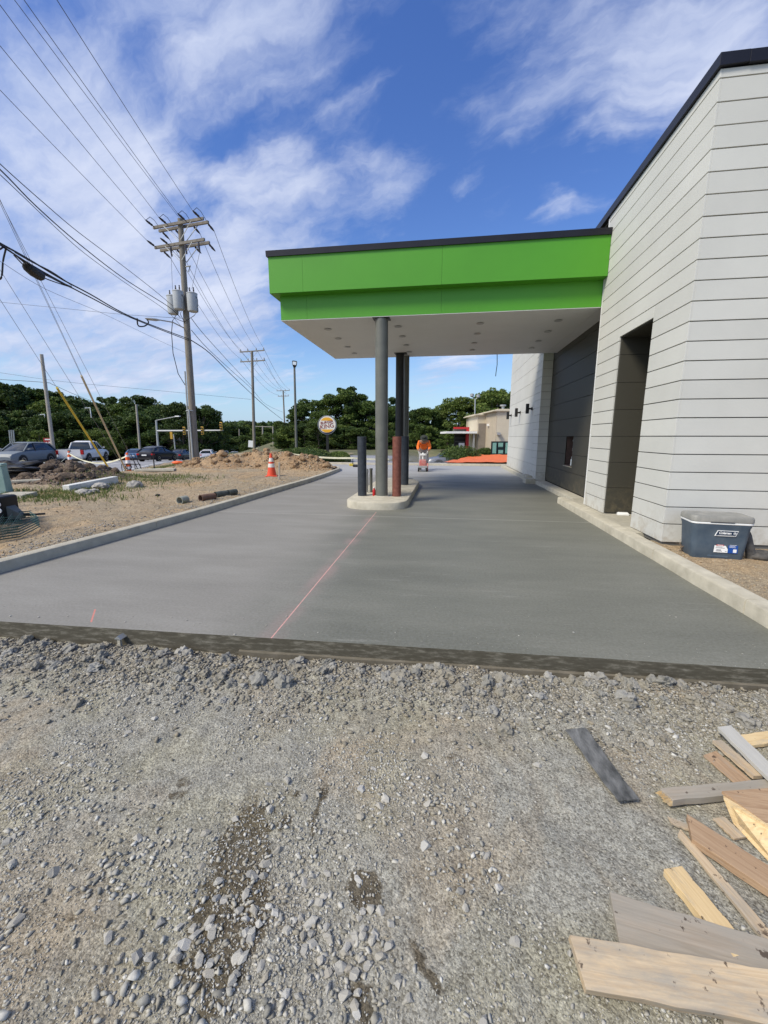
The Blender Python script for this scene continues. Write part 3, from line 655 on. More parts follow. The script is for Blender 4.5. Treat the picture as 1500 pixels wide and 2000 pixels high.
# concrete pad between the right curb and the wall
MB().box(2.672, 3.7, 6.2, 9.49, -.1, .098).build('wall_pad', m_footing, kind='structure')
ft = MB(); ft.box(2.50, 2.80, 13.35, 13.85, -.05, .15); ft.box(2.62, 2.80, 13.85, 14.6, -.05, .20)
fo = ft.build('footing_block', m_footing, bevel=.02); tagk(fo, 'rough concrete footing block jutting out below the second pier of the wall', 'footing')

# dirt strip on the right, behind the curb
xr_ = np.linspace(2.665, 9.0, 150); yr_ = np.linspace(-.5, 5.9, 150)
def strip_h(x, y): return .055+.02*fbm(x, y, 2.2, 4, 4)+.012*fbm(x, y, 9, 3, 8)-.03*sstep(5.2, 5.6, y)*0
strip = grid('dirt_strip', xr_, yr_, strip_h, m_dirt, kind='structure')

# foreground gravel bed
def grav_h(x, y):
    z = -.135+.022*fbm(x, y, .9, 4, 2)+.012*fbm(x, y, 3.5, 4, 6)+.005*fbm(x, y, 14, 3, 7)
    ed = 2.62+.027*(x+1)
    q = sstep(ed-.75, ed-.12, y)
    z += q*(.004+.040*max(0, fbm(x, y, 3.0, 4, 12)+.10)-.012*sstep(ed-.10, ed, y))+q*.014*fbm(x, y, 9.0, 4, 22)
    if x < -4.6: z += .15*sstep(-4.6, -5.6, x)*sstep(1.6, 2.6, y)
    return z
gx = np.concatenate([np.linspace(-8.5, -3.6, 60), np.linspace(-3.57, 2.9, 300), np.linspace(2.95, 6, 30)])
gy = np.concatenate([np.linspace(-3, .6, 40), np.linspace(.62, 2.66, 110)])
gravel = grid('gravel_bed', gx, gy, grav_h, m_gravelbed, kind='structure')

# ------------------------------------------------------------------ loose stone
def hull_template(n, seed, squash=(1, .8, .55), jag=.25):
    rng = random.Random(seed); bm = bmesh.new()
    for i in range(n):
        v = Vector((rng.gauss(0, 1), rng.gauss(0, 1), rng.gauss(0, 1))).normalized()*(1-jag*rng.random())
        bm.verts.new((v.x*squash[0], v.y*squash[1], v.z*squash[2]))
    r = bmesh.ops.convex_hull(bm, input=bm.verts)
    bmesh.ops.delete(bm, geom=[g for g in r['geom_interior'] if isinstance(g, bmesh.types.BMVert)], context='VERTS')
    bmesh.ops.triangulate(bm, faces=bm.faces); bmesh.ops.recalc_face_normals(bm, faces=bm.faces)
    bm.verts.index_update(); v = np.array([x.co[:] for x in bm.verts], np.float32); f = np.array([[q.index for q in x.verts] for x in bm.faces], np.int32)
    bm.free(); return v, f
def scatter_mesh(name, items, templates, mat, parent=None, **k):
    """items: array (x,y,z,size,rz,tilt) -> one mesh"""
    VV = []; FF = []; off = 0; rng = np.random.default_rng(5)
    which = rng.integers(0, len(templates), len(items))
    for ti, (tv, tf) in enumerate(templates):
        it = items[which == ti]
        if not len(it): continue
        c, s = np.cos(it[:, 4]), np.sin(it[:, 4]); ct, st = np.cos(it[:, 5]), np.sin(it[:, 5])
        x = tv[None, :, 0]*it[:, 3, None]; y = tv[None, :, 1]*it[:, 3, None]; z = tv[None, :, 2]*it[:, 3, None]
        y, z = y*ct[:, None]-z*st[:, None], y*st[:, None]+z*ct[:, None]
        X = x*c[:, None]-y*s[:, None]+it[:, 0, None]; Y = x*s[:, None]+y*c[:, None]+it[:, 1, None]; Z = z+it[:, 2, None]
        VV.append(np.stack([X, Y, Z], -1).reshape(-1, 3)); n = len(tv)
        FF.append((tf[None]+(np.arange(len(it))*n)[:, None, None]+off).reshape(-1, 3)); off += n*len(it)
    V = np.concatenate(VV).astype(np.float32); F = np.concatenate(FF).astype(np.int32)
    me = bpy.data.meshes.new(name); me.vertices.add(len(V)); me.vertices.foreach_set('co', V.ravel())
    me.loops.add(F.size); me.loops.foreach_set('vertex_index', F.ravel())
    me.polygons.add(len(F)); me.polygons.foreach_set('loop_start', np.arange(0, F.size, 3, dtype=np.int32))
    me.update(calc_edges=True); me.materials.append(mat)
    return place(name, me, parent, **k)
SM = [hull_template(8, s) for s in range(8)]
MD = [hull_template(11, 50+s, squash=(1, .74, .5), jag=.26) for s in range(10)]
LG = [hull_template(15, 90+s, squash=(1, .74, .46), jag=.22) for s in range(10)]
def fb(x, y, s, o, seed): return np.array([fbm(a, b, s, o, seed) for a, b in zip(x, y)])
rng = np.random.default_rng(11)
def gravel_pts(n, lo, hi, bias, x0=-4.3, x1=2.75, y0=.15, y1=2.64, p=2.2):
    x = rng.uniform(x0, x1, n*3); y = rng.uniform(y0, y1, n*3)
    d = fb(x, y, .95, 3, 5)*.9+fb(x, y, 2.6, 3, 8)*.6
    keep = rng.random(n*3) < np.clip(.42+bias*d, .03, 1); x, y = x[keep][:n], y[keep][:n]
    ed = 2.60+.027*(x+1); ok = y < ed; x, y = x[ok], y[ok]
    s = lo+(hi-lo)*rng.random(len(x))**p
    z = np.array([grav_h(a, b) for a, b in zip(x, y)])+s*rng.uniform(.0, .32, len(x))
    return np.stack([x, y, z, s, rng.uniform(0, 6.3, len(x)), rng.normal(0, .25, len(x))], -1)
fine_ = gravel_pts(80000, .0022, .0052, 1.0, p=1.4)
midi = gravel_pts(38000, .0042, .0115, 1.3, p=2.0)
big = gravel_pts(2000, .011, .028, 1.9, p=2.8)
# denser drifts of bigger stone seen in the wheel-track and at the bottom of the picture
def drift(cx, cy, rx, ry, n, lo, hi):
    a = gp(cx, cy); x = rng.normal(a.x, rx, n); y = rng.normal(a.y, ry, n)
    ok = (y < 2.55) & (y > .1); x, y = x[ok], y[ok]
    s = lo+(hi-lo)*rng.random(len(x))**1.8
    z = np.array([grav_h(q, w) for q, w in zip(x, y)])+s*rng.uniform(.1, .45, len(x))
    return np.stack([x, y, z, s, rng.uniform(0, 6.3, len(x)), rng.normal(0, .25, len(x))], -1)
dr = [drift(715, 1880, .075, .08, 110, .007, .023), drift(560, 1900, .09, .12, 170, .008, .020), drift(270, 1690, .13, .10, 230, .007, .019), drift(440, 1800, .07, .14, 110, .006, .022),
      drift(620, 1650, .12, .10, 120, .007, .018), drift(880, 1560, .14, .10, 170, .007, .018), drift(120, 1560, .2, .1, 170, .007, .018), drift(930, 1700, .1, .1, 70, .008, .02), drift(300, 1900, .12, .1, 80, .009, .026), drift(1000, 1380, .35, .12, 300, .008, .02)]
allbig = np.concatenate([big]+dr)
dist = np.hypot(allbig[:, 0], allbig[:, 1]-.0); inview = (allbig[:, 1] > .85) & (allbig[:, 0] > -3.2*allbig[:, 1]/1.6)
score = allbig[:, 3]/np.hypot(dist, 1.5)*np.where(inview, 1, .01)
order = np.argsort(-score); top = allbig[order[:170]]; rest = allbig[order[170:]]
scatter_mesh('gravel_fines_scatter', fine_, SM, m_stone, kind='stuff')
scatter_mesh('gravel', np.concatenate([midi, rest]), MD, m_stone, kind='stuff')
def stone_meshes(tp, mat, name, bev=.06):
    out = []
    for v, f in tp:
        me = bpy.data.meshes.new(name); me.from_pydata([tuple(map(float, q)) for q in v], [], [tuple(map(int, q)) for q in f]); me.materials.append(mat)
        bm = bmesh.new(); bm.from_mesh(me); bmesh.ops.dissolve_limit(bm, angle_limit=R(14), verts=bm.verts, edges=bm.edges)
        bm.to_mesh(me); bm.free(); out.append(me)
    return out
LGm = stone_meshes(LG, m_stone1, 'stone')
for i, it in enumerate(top):
    o = place('stone', LGm[i % len(LGm)], gravel, (it[0], it[1], it[2]), (it[5], it[5]*.5, it[4])); o.scale = (it[3]*1.1,)*3
# dry clods thrown up along the formed edge: lumpy, coherent shapes
def lump_mesh(seed, mat, name, sub=2, amp=.38, sq=.62):
    bm = bmesh.new(); bmesh.ops.create_icosphere(bm, subdivisions=sub, radius=1)
    for v in bm.verts:
        p = v.co*1.3+Vector((seed*7.1, 0, seed)); k = 1+amp*mnoise.fractal(p, .7, 2.2, 6)+.16*abs(mnoise.noise(v.co*4.5+Vector((seed*3, 0, 0))))+.10*mnoise.cell(v.co*3.2+Vector((seed, 0, 0)))
        v.co = Vector((v.co.x*k, v.co.y*k*.85, v.co.z*k*sq))
    me = bpy.data.meshes.new(name); bm.to_mesh(me); bm.free(); me.materials.append(mat); return me
CLm = [lump_mesh(s, m_clod, 'clod', sub=3, amp=.62, sq=.7) for s in range(7)]
cl = []
r_ = random.Random(4)
for i in range(240):
    x = r_.uniform(-3.7, 2.4); ed = 2.62+.027*(x+1)
    y = ed-abs(r_.gauss(.05, .26))-.02; s = r_.choice([.014, .018, .022, .028, .035, .045])*r_.uniform(.8, 1.2)
    if y < 1.6: continue
    cl.append((x, y, s))
for (qx, qy, s) in [(148, 1370, .060), (318, 1300, .075), (365, 1280, .055), (130, 1290, .05), (585, 1288, .075), (645, 1322, .06), (700, 1300, .05), (783, 1335, .06), (880, 1325, .055), (840, 1310, .06), (1290, 1330, .08), (1330, 1338, .05), (1170, 1330, .07), (1240, 1345, .05),
                    (905, 1345, .05), (400, 1318, .05), (430, 1330, .06), (180, 1262, .05), (200, 1285, .06), (950, 1335, .06), (1060, 1330, .06)]:
    g_ = gp(qx, qy); ed = 2.60+.027*(g_.x+1); s *= .72; cl.append((g_.x, min(g_.y, ed-s*.6), s))
for i, (x, y, s) in enumerate(cl):
    z = grav_h(x, y)+s*.18
    o = place('clod', CLm[i % 7], gravel, (x, y, z), (r_.uniform(-.4, .4), r_.uniform(-.4, .4), r_.uniform(0, 6.3))); o.scale = (s*r_.uniform(.8, 1.15), s, s*r_.uniform(.8, 1.25))
# crumbs of the same earth along the edge
n = 20000; x = rng.uniform(-4.4, 2.7, n); ed = 2.62+.027*(x+1); y = ed-np.abs(rng.normal(.0, .30, n))-.004
s = .003+.022*rng.random(n)**3.2; z = np.array([grav_h(a, b) for a, b in zip(x, y)])+s*.25
scatter_mesh('edge_crumbs', np.stack([x, y, z, s, rng.uniform(0, 6, n), rng.normal(0, .3, n)], -1), MD, m_crumb, kind='stuff')
# chips lying on the new concrete
chips = []
for (qx, qy) in [(390, 1218), (260, 1205), (132, 1204), (335, 1206), (458, 1240), (430, 1206), (475, 1208), (600, 1218), (621, 1236), (635, 1200), (772, 1236), (934, 1258), (1013, 1242), (20, 1204), (75, 1206), (245, 1215), (365, 1212), (285, 1219), (1120, 1236), (1268, 1150), (1308, 1203), (1450, 1278), (1320, 1206), (560, 1205), (520, 1222)]:
    g_ = G(qx, qy, 0); chips.append((g_.x, g_.y, r_.uniform(.005, .013)))
for i, (x, y, s) in enumerate(chips):
    o = place('stone_chip', LGm[i % 10], slab, (x, y, s*.35), (0, 0, i*1.3)); o.scale = (s,)*3
n = 500; x = rng.uniform(-4.3, 2.3, n); y = 2.7+np.abs(rng.normal(0, .35, n)); s = .0015+.004*rng.random(n)**2
scatter_mesh('grit_on_slab', np.stack([x, y, s*.3, s, rng.uniform(0, 6, n), x*0], -1), SM, m_stone, kind='stuff')

# rubble on the dirt site, on the mounds and on the strip
def site_pts(n, f, lo, hi, p):
    pts = [];
    while len(pts) < n:
        q = f()
        if q: pts.append(q)
    a = np.array(pts); s = lo+(hi-lo)*rng.random(n)**p
    z = np.array([site_h(q[0], q[1]) for q in a])+s*.2
    return np.stack([a[:, 0], a[:, 1], z, s, rng.uniform(0, 6.3, n), rng.normal(0, .3, n)], -1)
def f_site():
    y = r_.uniform(2.6, 19); x = curbx(y)-abs(r_.gauss(0, 4.5)); return (x, y) if (uv(x, y)[1] > -9 or uv(x, y)[0] < 26) else None
def f_curb():
    y = r_.uniform(2.6, 14); x = curbx(y)-abs(r_.gauss(0, .45)); return (x, y)
def f_m(B, th):
    def g():
        bx, by, rx, ry, h = r_.choice(B); x = r_.gauss(bx, rx*.9); y = r_.gauss(by, ry*.9)
        return (x, y) if bump(x, y, B) > th and x < curbx(y) else None
    return g
m_greyrub = stone_mat('grey_rubble', [(.22, .215, .20), (.34, .335, .315), (.30, .28, .24), (.42, .41, .39), (.26, .25, .235)], (.30, .25, .18))
scatter_mesh('site_rubble', site_pts(9000, f_site, .006, .032, 3.2), MD, m_rubble, kind='stuff')
scatter_mesh('curbside_gravel', site_pts(9000, f_curb, .005, .022, 2.0), MD, m_greyrub, kind='stuff')
mnd = empty('dirt_mound', (-8.0, 17.2, 0), label='large tan dirt mound with clods beyond the curb, behind the striped cone', cat='dirt mound')
MLm = [lump_mesh(s+20, m_mound, 'clod', sub=2, amp=.4, sq=.75) for s in range(5)]
ML2 = [lump_mesh(s+30, m_mound2, 'clod', sub=2, amp=.4, sq=.7) for s in range(5)]
mnd2 = empty('dirt_mound', (-12.3, 11.9, 0), label='dark brown soil heap with lumps beside the dirty white beam at the left', cat='dirt mound')
for (B, root, ms, nn, sm_) in ((BUMPS, mnd, MLm, 120, m_rubble), (BUMPS2, mnd2, ML2, 80, m_darkrubble)):
    g = f_m(B, .15)
    for i in range(nn):
        q = g()
        while not q: q = g()
        s = r_.uniform(.05, .14) if r_.random() < .75 else r_.uniform(.12, .20)
        o = place('clod', ms[i % 5], None, (q[0], q[1], site_h(*q)+s*.2), (r_.uniform(-.5, .5), 0, r_.uniform(0, 6))); o.scale = (s,)*3
        o.parent = root; o.location = (o.location[0]-root.location[0], o.location[1]-root.location[1], o.location[2])
    o = scatter_mesh('rubble', site_pts(3500, f_m(B, .06), .015, .07, 2.5), MD, sm_, kind='stuff'); o.parent = root; o.location = (-root.location[0], -root.location[1], 0)
n = 3500; x = 2.67+np.abs(rng.normal(0, .9, n)); y = rng.uniform(.5, 5.6, n); s = .003+.016*rng.random(n)**3
z = np.array([strip_h(a, b) for a, b in zip(x, y)])+s*.2
scatter_mesh('strip_rubble', np.stack([x, y, z, s, rng.uniform(0, 6, n), rng.normal(0, .3, n)], -1), MD, m_rubble, kind='stuff')

# grass on the site edge
def grass(name, spots, n, hgt, mat=m_grass, zf=site_h):
    b = []; f = []
    for i in range(n):
        cx, cy, rx, ry = r_.choice(spots); x = r_.gauss(cx, rx); y = r_.gauss(cy, ry); z = zf(x, y)-.01
        h = hgt*r_.uniform(.4, 1.2); a = r_.uniform(0, 6.3); w = h*.07+.004; lx, ly = r_.gauss(0, h*.45), r_.gauss(0, h*.45)
        k = len(b); ca, sa = math.cos(a)*w, math.sin(a)*w
        b += [(x-ca, y-sa, z), (x+ca, y+sa, z), (x+lx*.4+ca*.6, y+ly*.4+sa*.6, z+h*.6), (x+lx*.4-ca*.6, y+ly*.4-sa*.6, z+h*.6), (x+lx, y+ly, z+h)]
        f += [(k, k+1, k+2, k+3), (k+3, k+2, k+4)]
    me = bpy.data.meshes.new(name); me.from_pydata(b, [], f); me.materials.append(mat); return place(name, me, kind='stuff')
gs = []
for (qx, qy, rx, ry, dz) in [(250, 938, 1.0, .35, 0), (200, 952, .8, .3, 0), (300, 935, 1.0, .4, 0), (120, 972, .9, .3, 0), (20, 975, .7, .35, 0), (60, 965, .8, .3, 0), (150, 960, .6, .3, 0), (330, 932, .9, .5, 0)]:
    g_ = Gs(qx, qy); gs.append((g_.x, g_.y, rx, ry))
grass('site_grass', gs, 6000, .10)
g2 = [(-16.5, 22.5, 1.6, 1.8), (-17.5, 25.5, 1.2, 1.6), (-15, 24, 1.5, 1.5), (-18.5, 27, 1, 1.5), (-14, 21, 1.8, 1.2), (-19.2, 31, .8, 2)]
grass('verge_grass', g2, 7000, .16)

# ------------------------------------------------------------------ the restaurant building
WX, FY, TOP = 2.81, 5.67, 5.345
bld = empty('restaurant_building', (WX, FY, 0), label='new flat-roofed building clad in light grey boards with charcoal recesses', cat='building')
def P_(o):  # keep world coordinates under the building's empty
    o.location = (-WX, -FY, 0); return o
core = MB()
core.box(WX+.024, 9.5, FY+.024, 6.6, .05, TOP); core.box(3.75, 9.5, 6.6, 7.75, .05, 3.09); core.box(WX+.024, 9.5, 7.75, 8.74, .05, TOP)
core.box(WX+.024, 9.5, 6.6, 7.75, 3.09, TOP); P_(MB().box(WX+.024, 9.5, 13.5, 19.75, .05, TOP).build('far_wall_core', m_gap, bld))
cored = MB(); cored.box(3.13, 9.5, 8.741, 10.83, .05, TOP); cored.box(3.52, 9.5, 10.831, 11.469, .05, TOP); cored.box(3.13, 3.519, 10.831, 11.469, .05, .714); cored.box(3.13, 3.519, 10.831, 11.469, 1.462, TOP)
cored.box(3.13, 9.5, 11.47, 13.499, .05, TOP); P_(cored.build('recess_core', m_gapd, bld))
P_(core.build('wall_core', m_gap, bld))
zj = [5.253-.2232*k for k in range(23)]          # joints of the narrow boards
rows = [(zj[0], TOP)]+[(zj[i+1], zj[i]) for i in range(22)]+[(.10, zj[22])]
def board(x0, x1, y0, y1, z0, z1, name='plank', mat=m_siding, g=.0062):
    b = MB().box(x0, x1, y0, y1, z0+g, z1-g)
    return P_(b.build(name, mat, bld, bevel=.0018))
for (a, b_) in rows:
    j = lambda: r_.uniform(-.0012, .0012)
    if b_ < 3.10:
        board(WX+j(), WX+.024, FY+.0, 6.60, a, b_); board(WX+j(), WX+.024, 7.745, 8.735, a, b_)
    elif a < 3.085 < b_:
        board(WX+j(), WX+.024, FY, 6.6, a, b_); board(WX, WX+.024, 6.6015, 7.7435, 3.085-.004, b_); board(WX+j(), WX+.024, 7.745, 8.735, a, b_)
    else: board(WX+j(), WX+.024, FY, 8.735, a, b_)
    board(WX+.0245, 9.5, FY+j(), FY+.024, a, b_)
    board(WX+.0245, 3.12, 8.712, 8.736, a, b_)
    # second pier
    if b_ < 5.4:
        board(WX+j(), WX+.024, 13.47, 14.35, a, b_, g=.004); board(WX+.0245, 3.13, 13.47, 13.494, a, b_, g=.004)
# wide boards: recess wall (charcoal), niche (charcoal), far wall (light)
zw = [1.459+.4464*k for k in range(-3, 10)]; zw = [max(z, .1) for z in zw]
wr = [(zw[i], min(zw[i+1], TOP)) for i in range(len(zw)-1) if zw[i+1] > .13 and zw[i] < TOP-.02]
for a, b_ in wr:
    if a < 3.0:
        hi = min(b_, 3.085); board(WX+.03, 3.75, 7.72, 7.744, a, hi, 'panel', m_darksid, .003); board(3.72, 3.745, 6.60, 7.72, a, hi, 'panel', m_darksid, .003)
        board(WX+.03, 3.75, 6.602, 6.62, a, hi, 'panel', m_darksid, .003)
    board(WX, WX+.024, 14.352, 19.75, a, b_, 'plank', m_siding, .004)
    wz0, wz1, wy0, wy1 = .735, 1.455, 10.85, 11.45
    if b_ <= wz0+.01 or a >= wz1-.01: board(3.10, 3.124, 8.737, 13.468, a, b_, 'panel', m_darksid, .004)
    else:
        board(3.10, 3.124, 8.737, wy0, a, b_, 'panel', m_darksid, .004); board(3.10, 3.124, wy1, 13.468, a, b_, 'panel', m_darksid, .004)
        if a < wz0: board(3.10, 3.124, wy0, wy1, a, wz0, 'panel', m_darksid, .004)
P_(MB().box(WX+.03, 3.75, 6.62, 7.74, 3.07, 3.085).build('niche_ceiling', m_darksid, bld))
# serving opening, cut rough, nothing fitted yet
wf = MB(); wf.box(3.105, 3.5, 10.83, 10.85, .73, 1.46); wf.box(3.105, 3.5, 11.45, 11.47, .73, 1.46); wf.box(3.09, 3.5, 10.83, 11.47, .715, .733); wf.box(3.49, 3.51, 10.85, 11.45, .73, 1.46)
P_(wf.build('window_opening', M('raw_opening_plywood', (.10, .06, .05), c2=(.06, .04, .035), rough=.8), bld))
P_(MB().box(3.075, 3.12, 10.80, 11.50, .700, .716).build('window_sill', m_footing, bld))
fo_ = MB(); fo_.loft([[(3.12+.02*math.sin(i*1.7), 10.87+.05*math.sin(i*2.1)*0+.02*k, .75+i*.06) for k in range(2)]+[(3.14, 10.90+.012*math.sin(i*3.), .75+i*.06)] for i in range(12)])
P_(fo_.build('torn_membrane', m_silver, bld))
# copings
cb = MB(); cb.loft([[(WX-.035, FY-.035, TOP+.002), (WX-.040, FY-.040, TOP+.122), (WX+.25, FY-.04, TOP+.122), (WX+.25, FY-.035, TOP+.01)],
                    [(WX-.035, 13.45, TOP+.002), (WX-.040, 13.45, TOP+.122), (WX+.25, 13.45, TOP+.122), (WX+.25, 13.45, TOP+.01)]])
P_(cb.build('coping', m_coping, bld, bevel=.004))
cb = MB(); cb.box(WX+.2505, 9.6, FY-.038, FY+.25, TOP+.002, TOP+.1215); P_(cb.build('coping', m_coping, bld, bevel=.004))
cb = MB(); cb.box(WX-.03, WX+.25, 13.455, 19.8, TOP+.002, TOP+.122); P_(cb.build('coping', m_coping, bld, bevel=.004))
P_(MB().box(WX+.04, 9.4, FY+.05, 19.7, TOP-.02, TOP+.02).build('roof', m_gap, bld))
# light grey return that shows under the coping where the board face stops
P_(MB().box(WX-.002, WX+.02, 8.738, 8.775, .1, TOP-.02).build('corner_trim', m_white, bld))
# wall lamps
def wall_lamp(y, lab):
    t = empty('wall_lamp', (WX, y, 2.37), label=lab, cat='wall lamp', group='up-down lamps on the far wall')
    MB().lathe([(.05, -.16), (.056, -.155), (.056, .155), (.05, .16)], (-.16, 0, 0), 16).build('lamp_body', m_black, t, smooth=True)
    MB().tube([(-.11, 0, .0), (-.03, 0, 0)], .028, 10).build('bracket', m_black, t, smooth=True)
    MB().lathe([(.05, -.035), (.05, 0)], (0, 0, 0), 16, axis='X').build('wall_plate', m_black, t, smooth=True)
for y, lab in ((14.62, 'black cylinder wall lamp on the far wall, nearest to the charcoal recess'), (16.85, 'middle black cylinder wall lamp of three on the pale far wall'), (19.1, 'farthest black cylinder wall lamp, at the end of the pale wall')):
    wall_lamp(y, lab)

# ------------------------------------------------------------------ canopy over the drive
can = empty('drive_through_canopy', (0, 8.58, 0), label='green drive-through canopy with white soffit carried by grey steel columns', cat='canopy')
def C_(o): o.location = (0, -8.58, 0); return o
X0, X1 = -3.64, 2.806
UB, UT, LB = 4.315, 5.00, 3.846
xsplit = [X0, -2.93, -.17, X1]
for a, b_ in zip(xsplit[:-1], xsplit[1:]):
    C_(MB().box(a+.0015, b_-.0015, 8.575, 8.60, UB, UT).build('fascia_panel', m_green, can))
    C_(MB().box(max(a, X0+.14)+.0015, min(b_, X1)-.0015, 8.78, 8.80, LB+.004, UB+.02).build('fascia_panel', m_green, can))
for ya, yb in ((8.601, 10.9), (10.903, 13.30)):
    C_(MB().box(X0, X0+.025, ya, yb, UB, UT).build('fascia_panel', m_green, can))
    C_(MB().box(X0+.14, X0+.165, max(ya, 8.801), min(yb, 13.10), LB+.004, UB+.02).build('fascia_panel', m_green, can))
C_(MB().box(X0, X1, 13.302, 13.325, UB, UT).build('fascia_panel', m_green, can)); C_(MB().box(X0+.14, X1, 13.102, 13.12, LB+.004, UB+.02).build('fascia_panel', m_green, can))
C_(MB().box(X0+.026, X1, 8.601, 13.30, UB-.004, UB+.012).build('ledge', m_green, can))
C_(MB().box(X0+.14, X1, 8.782, 13.118, LB-.006, LB+.003).build('soffit', m_soffit, can))
C_(MB().box(2.81, 3.10, 8.80, 13.10, LB-.007, LB+.002).build('soffit', m_soffit, can))
C_(MB().box(X0+.03, X1, 8.605, 13.29, UT-.05, UT+.02).build('roof', m_gap, can))
cb = MB(); k = .05
cb.loft([[(X0-.03, 8.545, UT-.012), (X0-.035, 8.54, UT+.095), (X0-.035, 8.75, UT+.11), (X0-.03, 8.75, UT)], [(X1, 8.545, UT-.012), (X1, 8.54, UT+.095), (X1, 8.75, UT+.11), (X1, 8.75, UT)]])
C_(cb.build('coping', m_coping, can))
C_(MB().box(X0-.033, X0+.17, 8.752, 13.35, UT-.01, UT+.094).build('coping', m_coping, can)); C_(MB().box(X0+.172, X1, 13.15, 13.35, UT-.01, UT+.094).build('coping', m_coping, can))
fx0 = None
for x in (-2.71, -1.115, .65, 2.24):
    for y in (9.56, 10.47, 11.45, 12.32):
        if fx0 is None:
            fx0 = C_(MB().lathe([(.085, -.012), (.075, -.016), (.060, -.008), (.060, .004)], (0, 0, 0), 20).build('soffit_light', m_fixture, can, smooth=True))
            ln0 = MB().lathe([(.058, -.007), (.058, -.004)], (0, 0, 0), 20).build('lens', m_lens, fx0)
            fx0.location = (x, y-8.58, LB-.006)
        else:
            f2 = fx0.copy(); COL.objects.link(f2); f2.location = (x, y-8.58, LB-.006); l2 = ln0.copy(); COL.objects.link(l2); l2.parent = f2
# columns (part of the canopy)
C_(MB().lathe([(.135, .15), (.135, LB-.01)], (-1.385, 8.93, 0), 32).build('column', m_column, can, smooth=True))
C_(MB().lathe([(.137, 1.03), (.137, 1.042)], (-1.385, 8.93, 0), 32).build('weld_ring', m_column, can))
C_(MB().box(-1.56, -1.21, 8.80, 9.06, LB-.018, LB-.0065).build('cap_plate', m_darkcol, can))
C_(MB().lathe([(.125, .14), (.125, LB-.01)], (-1.40, 12.56, 0), 32).build('column', m_darkcol, can, smooth=True, label='dark primed column behind the rust-red bollard'))
C_(MB().lathe([(.085, .14), (.085, LB-.01)], (-1.245, 12.95, 0), 24).build('column', m_column, can, smooth=True, label='thin pale grey pipe column at the far edge of the canopy'))
C_(MB().box(-1.56, -1.2, 12.40, 12.70, LB-.018, LB-.0065).build('cap_plate', m_darkcol, can))
for (x, y, r) in ((-1.385, 8.93, .135), (-1.40, 12.56, .125), (-1.245, 12.95, .085)):
    C_(MB().lathe([(r+.045, .148), (r+.03, .160), (r+.004, .168)], (x, y, 0), 24).build('grout_collar', m_footing, can, smooth=True))
# loose wires hanging from the canopy
for (px, py, q, lab) in ((971, 692, [(971, 692), (971, 712), (969, 726), (968, 735)], 'loose dark wire hanging from the far edge of the canopy, right of the columns'), (737, 690, [(737, 688), (737, 715), (735, 735), (733.5, 748)], 'loose dark wire hanging just left of the grey front column')):
    b = MB().tube([DY(a, c, 13.14) for a, c in q], .011, 6); tagk(b.build('hanging_wire', m_wire, smooth=True), lab, 'wire')

# ------------------------------------------------------------------ island, bollards, pipe stub, bottle
def isl(off=0.0, r=.62):
    xa, xb, ya, yb = -2.06+off, -.76-off, 7.98+off, 13.3-off; cx_ = (xa+xb)/2; w = (xb-xa)/2; pts = []
    for i in range(17):
        a = math.pi+math.pi*i/16; pts.append((cx_+w*math.copysign(abs(math.cos(a))**.75, math.cos(a)), ya+w*.95+w*.95*math.copysign(abs(math.sin(a))**.75, math.sin(a))))
    pts += [(xb, 12.1), (xb-.25, 13.0), (cx_, yb), (xa+.2, 13.0), (xa, 12.2)]
    return pts
ib = MB(); ib.loft([[(x, y, -.05) for x, y in isl()], [(x, y, .125) for x, y in isl()], [(x, y, .142) for x, y in isl(.008)], [(x, y, .15) for x, y in isl(.025)]])
ist = ib.build('island', m_curb, smooth=True); tagk(ist, 'raised concrete island with a rounded nose under the canopy', 'traffic island')
def bollard(x, y, r, h, mat, lab, open_=True):
    prof = [(r, 0), (r, h), (r-.008, h+.002)]
    if open_: prof += [(r-.010, h-.10)]
    else: prof += [(0.02, h+.02)]
    o = MB().lathe(prof, (0, 0, 0), 28).build('bollard', mat, smooth=True, loc=(x, y, .148)); return tagk(o, lab, 'bollard', 'pipe bollards on the island')
bollard(-1.825, 8.94, .098, 1.30, m_navy, 'dark navy steel bollard on the island, left of the grey column')
bollard(-1.055, 8.97, .098, 1.30, m_rust, 'rust-red steel bollard on the island, right of the grey column')
bollard(-1.095, 11.2, .105, 1.31, m_navy, 'dark bollard farther back on the island, behind the rust-red one')
t = empty('conduit_stub', (-1.80, 9.5, .148), label='two short grey conduit stubs standing on the island beside the navy bollard', cat='conduit')
MB().lathe([(.035, 0), (.035, .46), (.042, .46), (.042, .54), (.036, .56)], (-.03, 0, 0), 14).build('conduit', m_silver, t, smooth=True)
MB().lathe([(.035, 0), (.035, .52), (.040, .53), (.040, .57)], (.07, .02, 0), 14).build('conduit', m_column, t, smooth=True)
t = empty('drink_bottle', (-1.555, 8.93, .15), label='small red bottle standing against the foot of the grey column', cat='bottle')
MB().lathe([(.03, 0), (.036, .02), (.036, .12), (.015, .16), (.015, .18)], (0, 0, 0), 14).build('bottle_body', M('red_bottle', (.45, .02, .02), rough=.25), t, smooth=True)
MB().lathe([(.018, .18), (.018, .20)], (0, 0, 0), 12).build('cap', m_white, t)
t = empty('form_plate', tuple(DY(233, 1257, 2.55)), label='small steel form clip sticking out of the edge of the new slab', cat='form clip')
MB().box(-.012, .012, -.005, .015, -.055, .045).build('stake', m_footing, t); MB().add([(-.03, -.012, .04), (.03, -.012, .04), (0, -.012, .065), (-.03, .06, .04), (.03, .06, .04), (0, .06, .065)], [(0, 1, 2), (3, 5, 4), (0, 2, 5, 3), (1, 4, 5, 2), (0, 3, 4, 1)]).build('cap', m_silver, t)
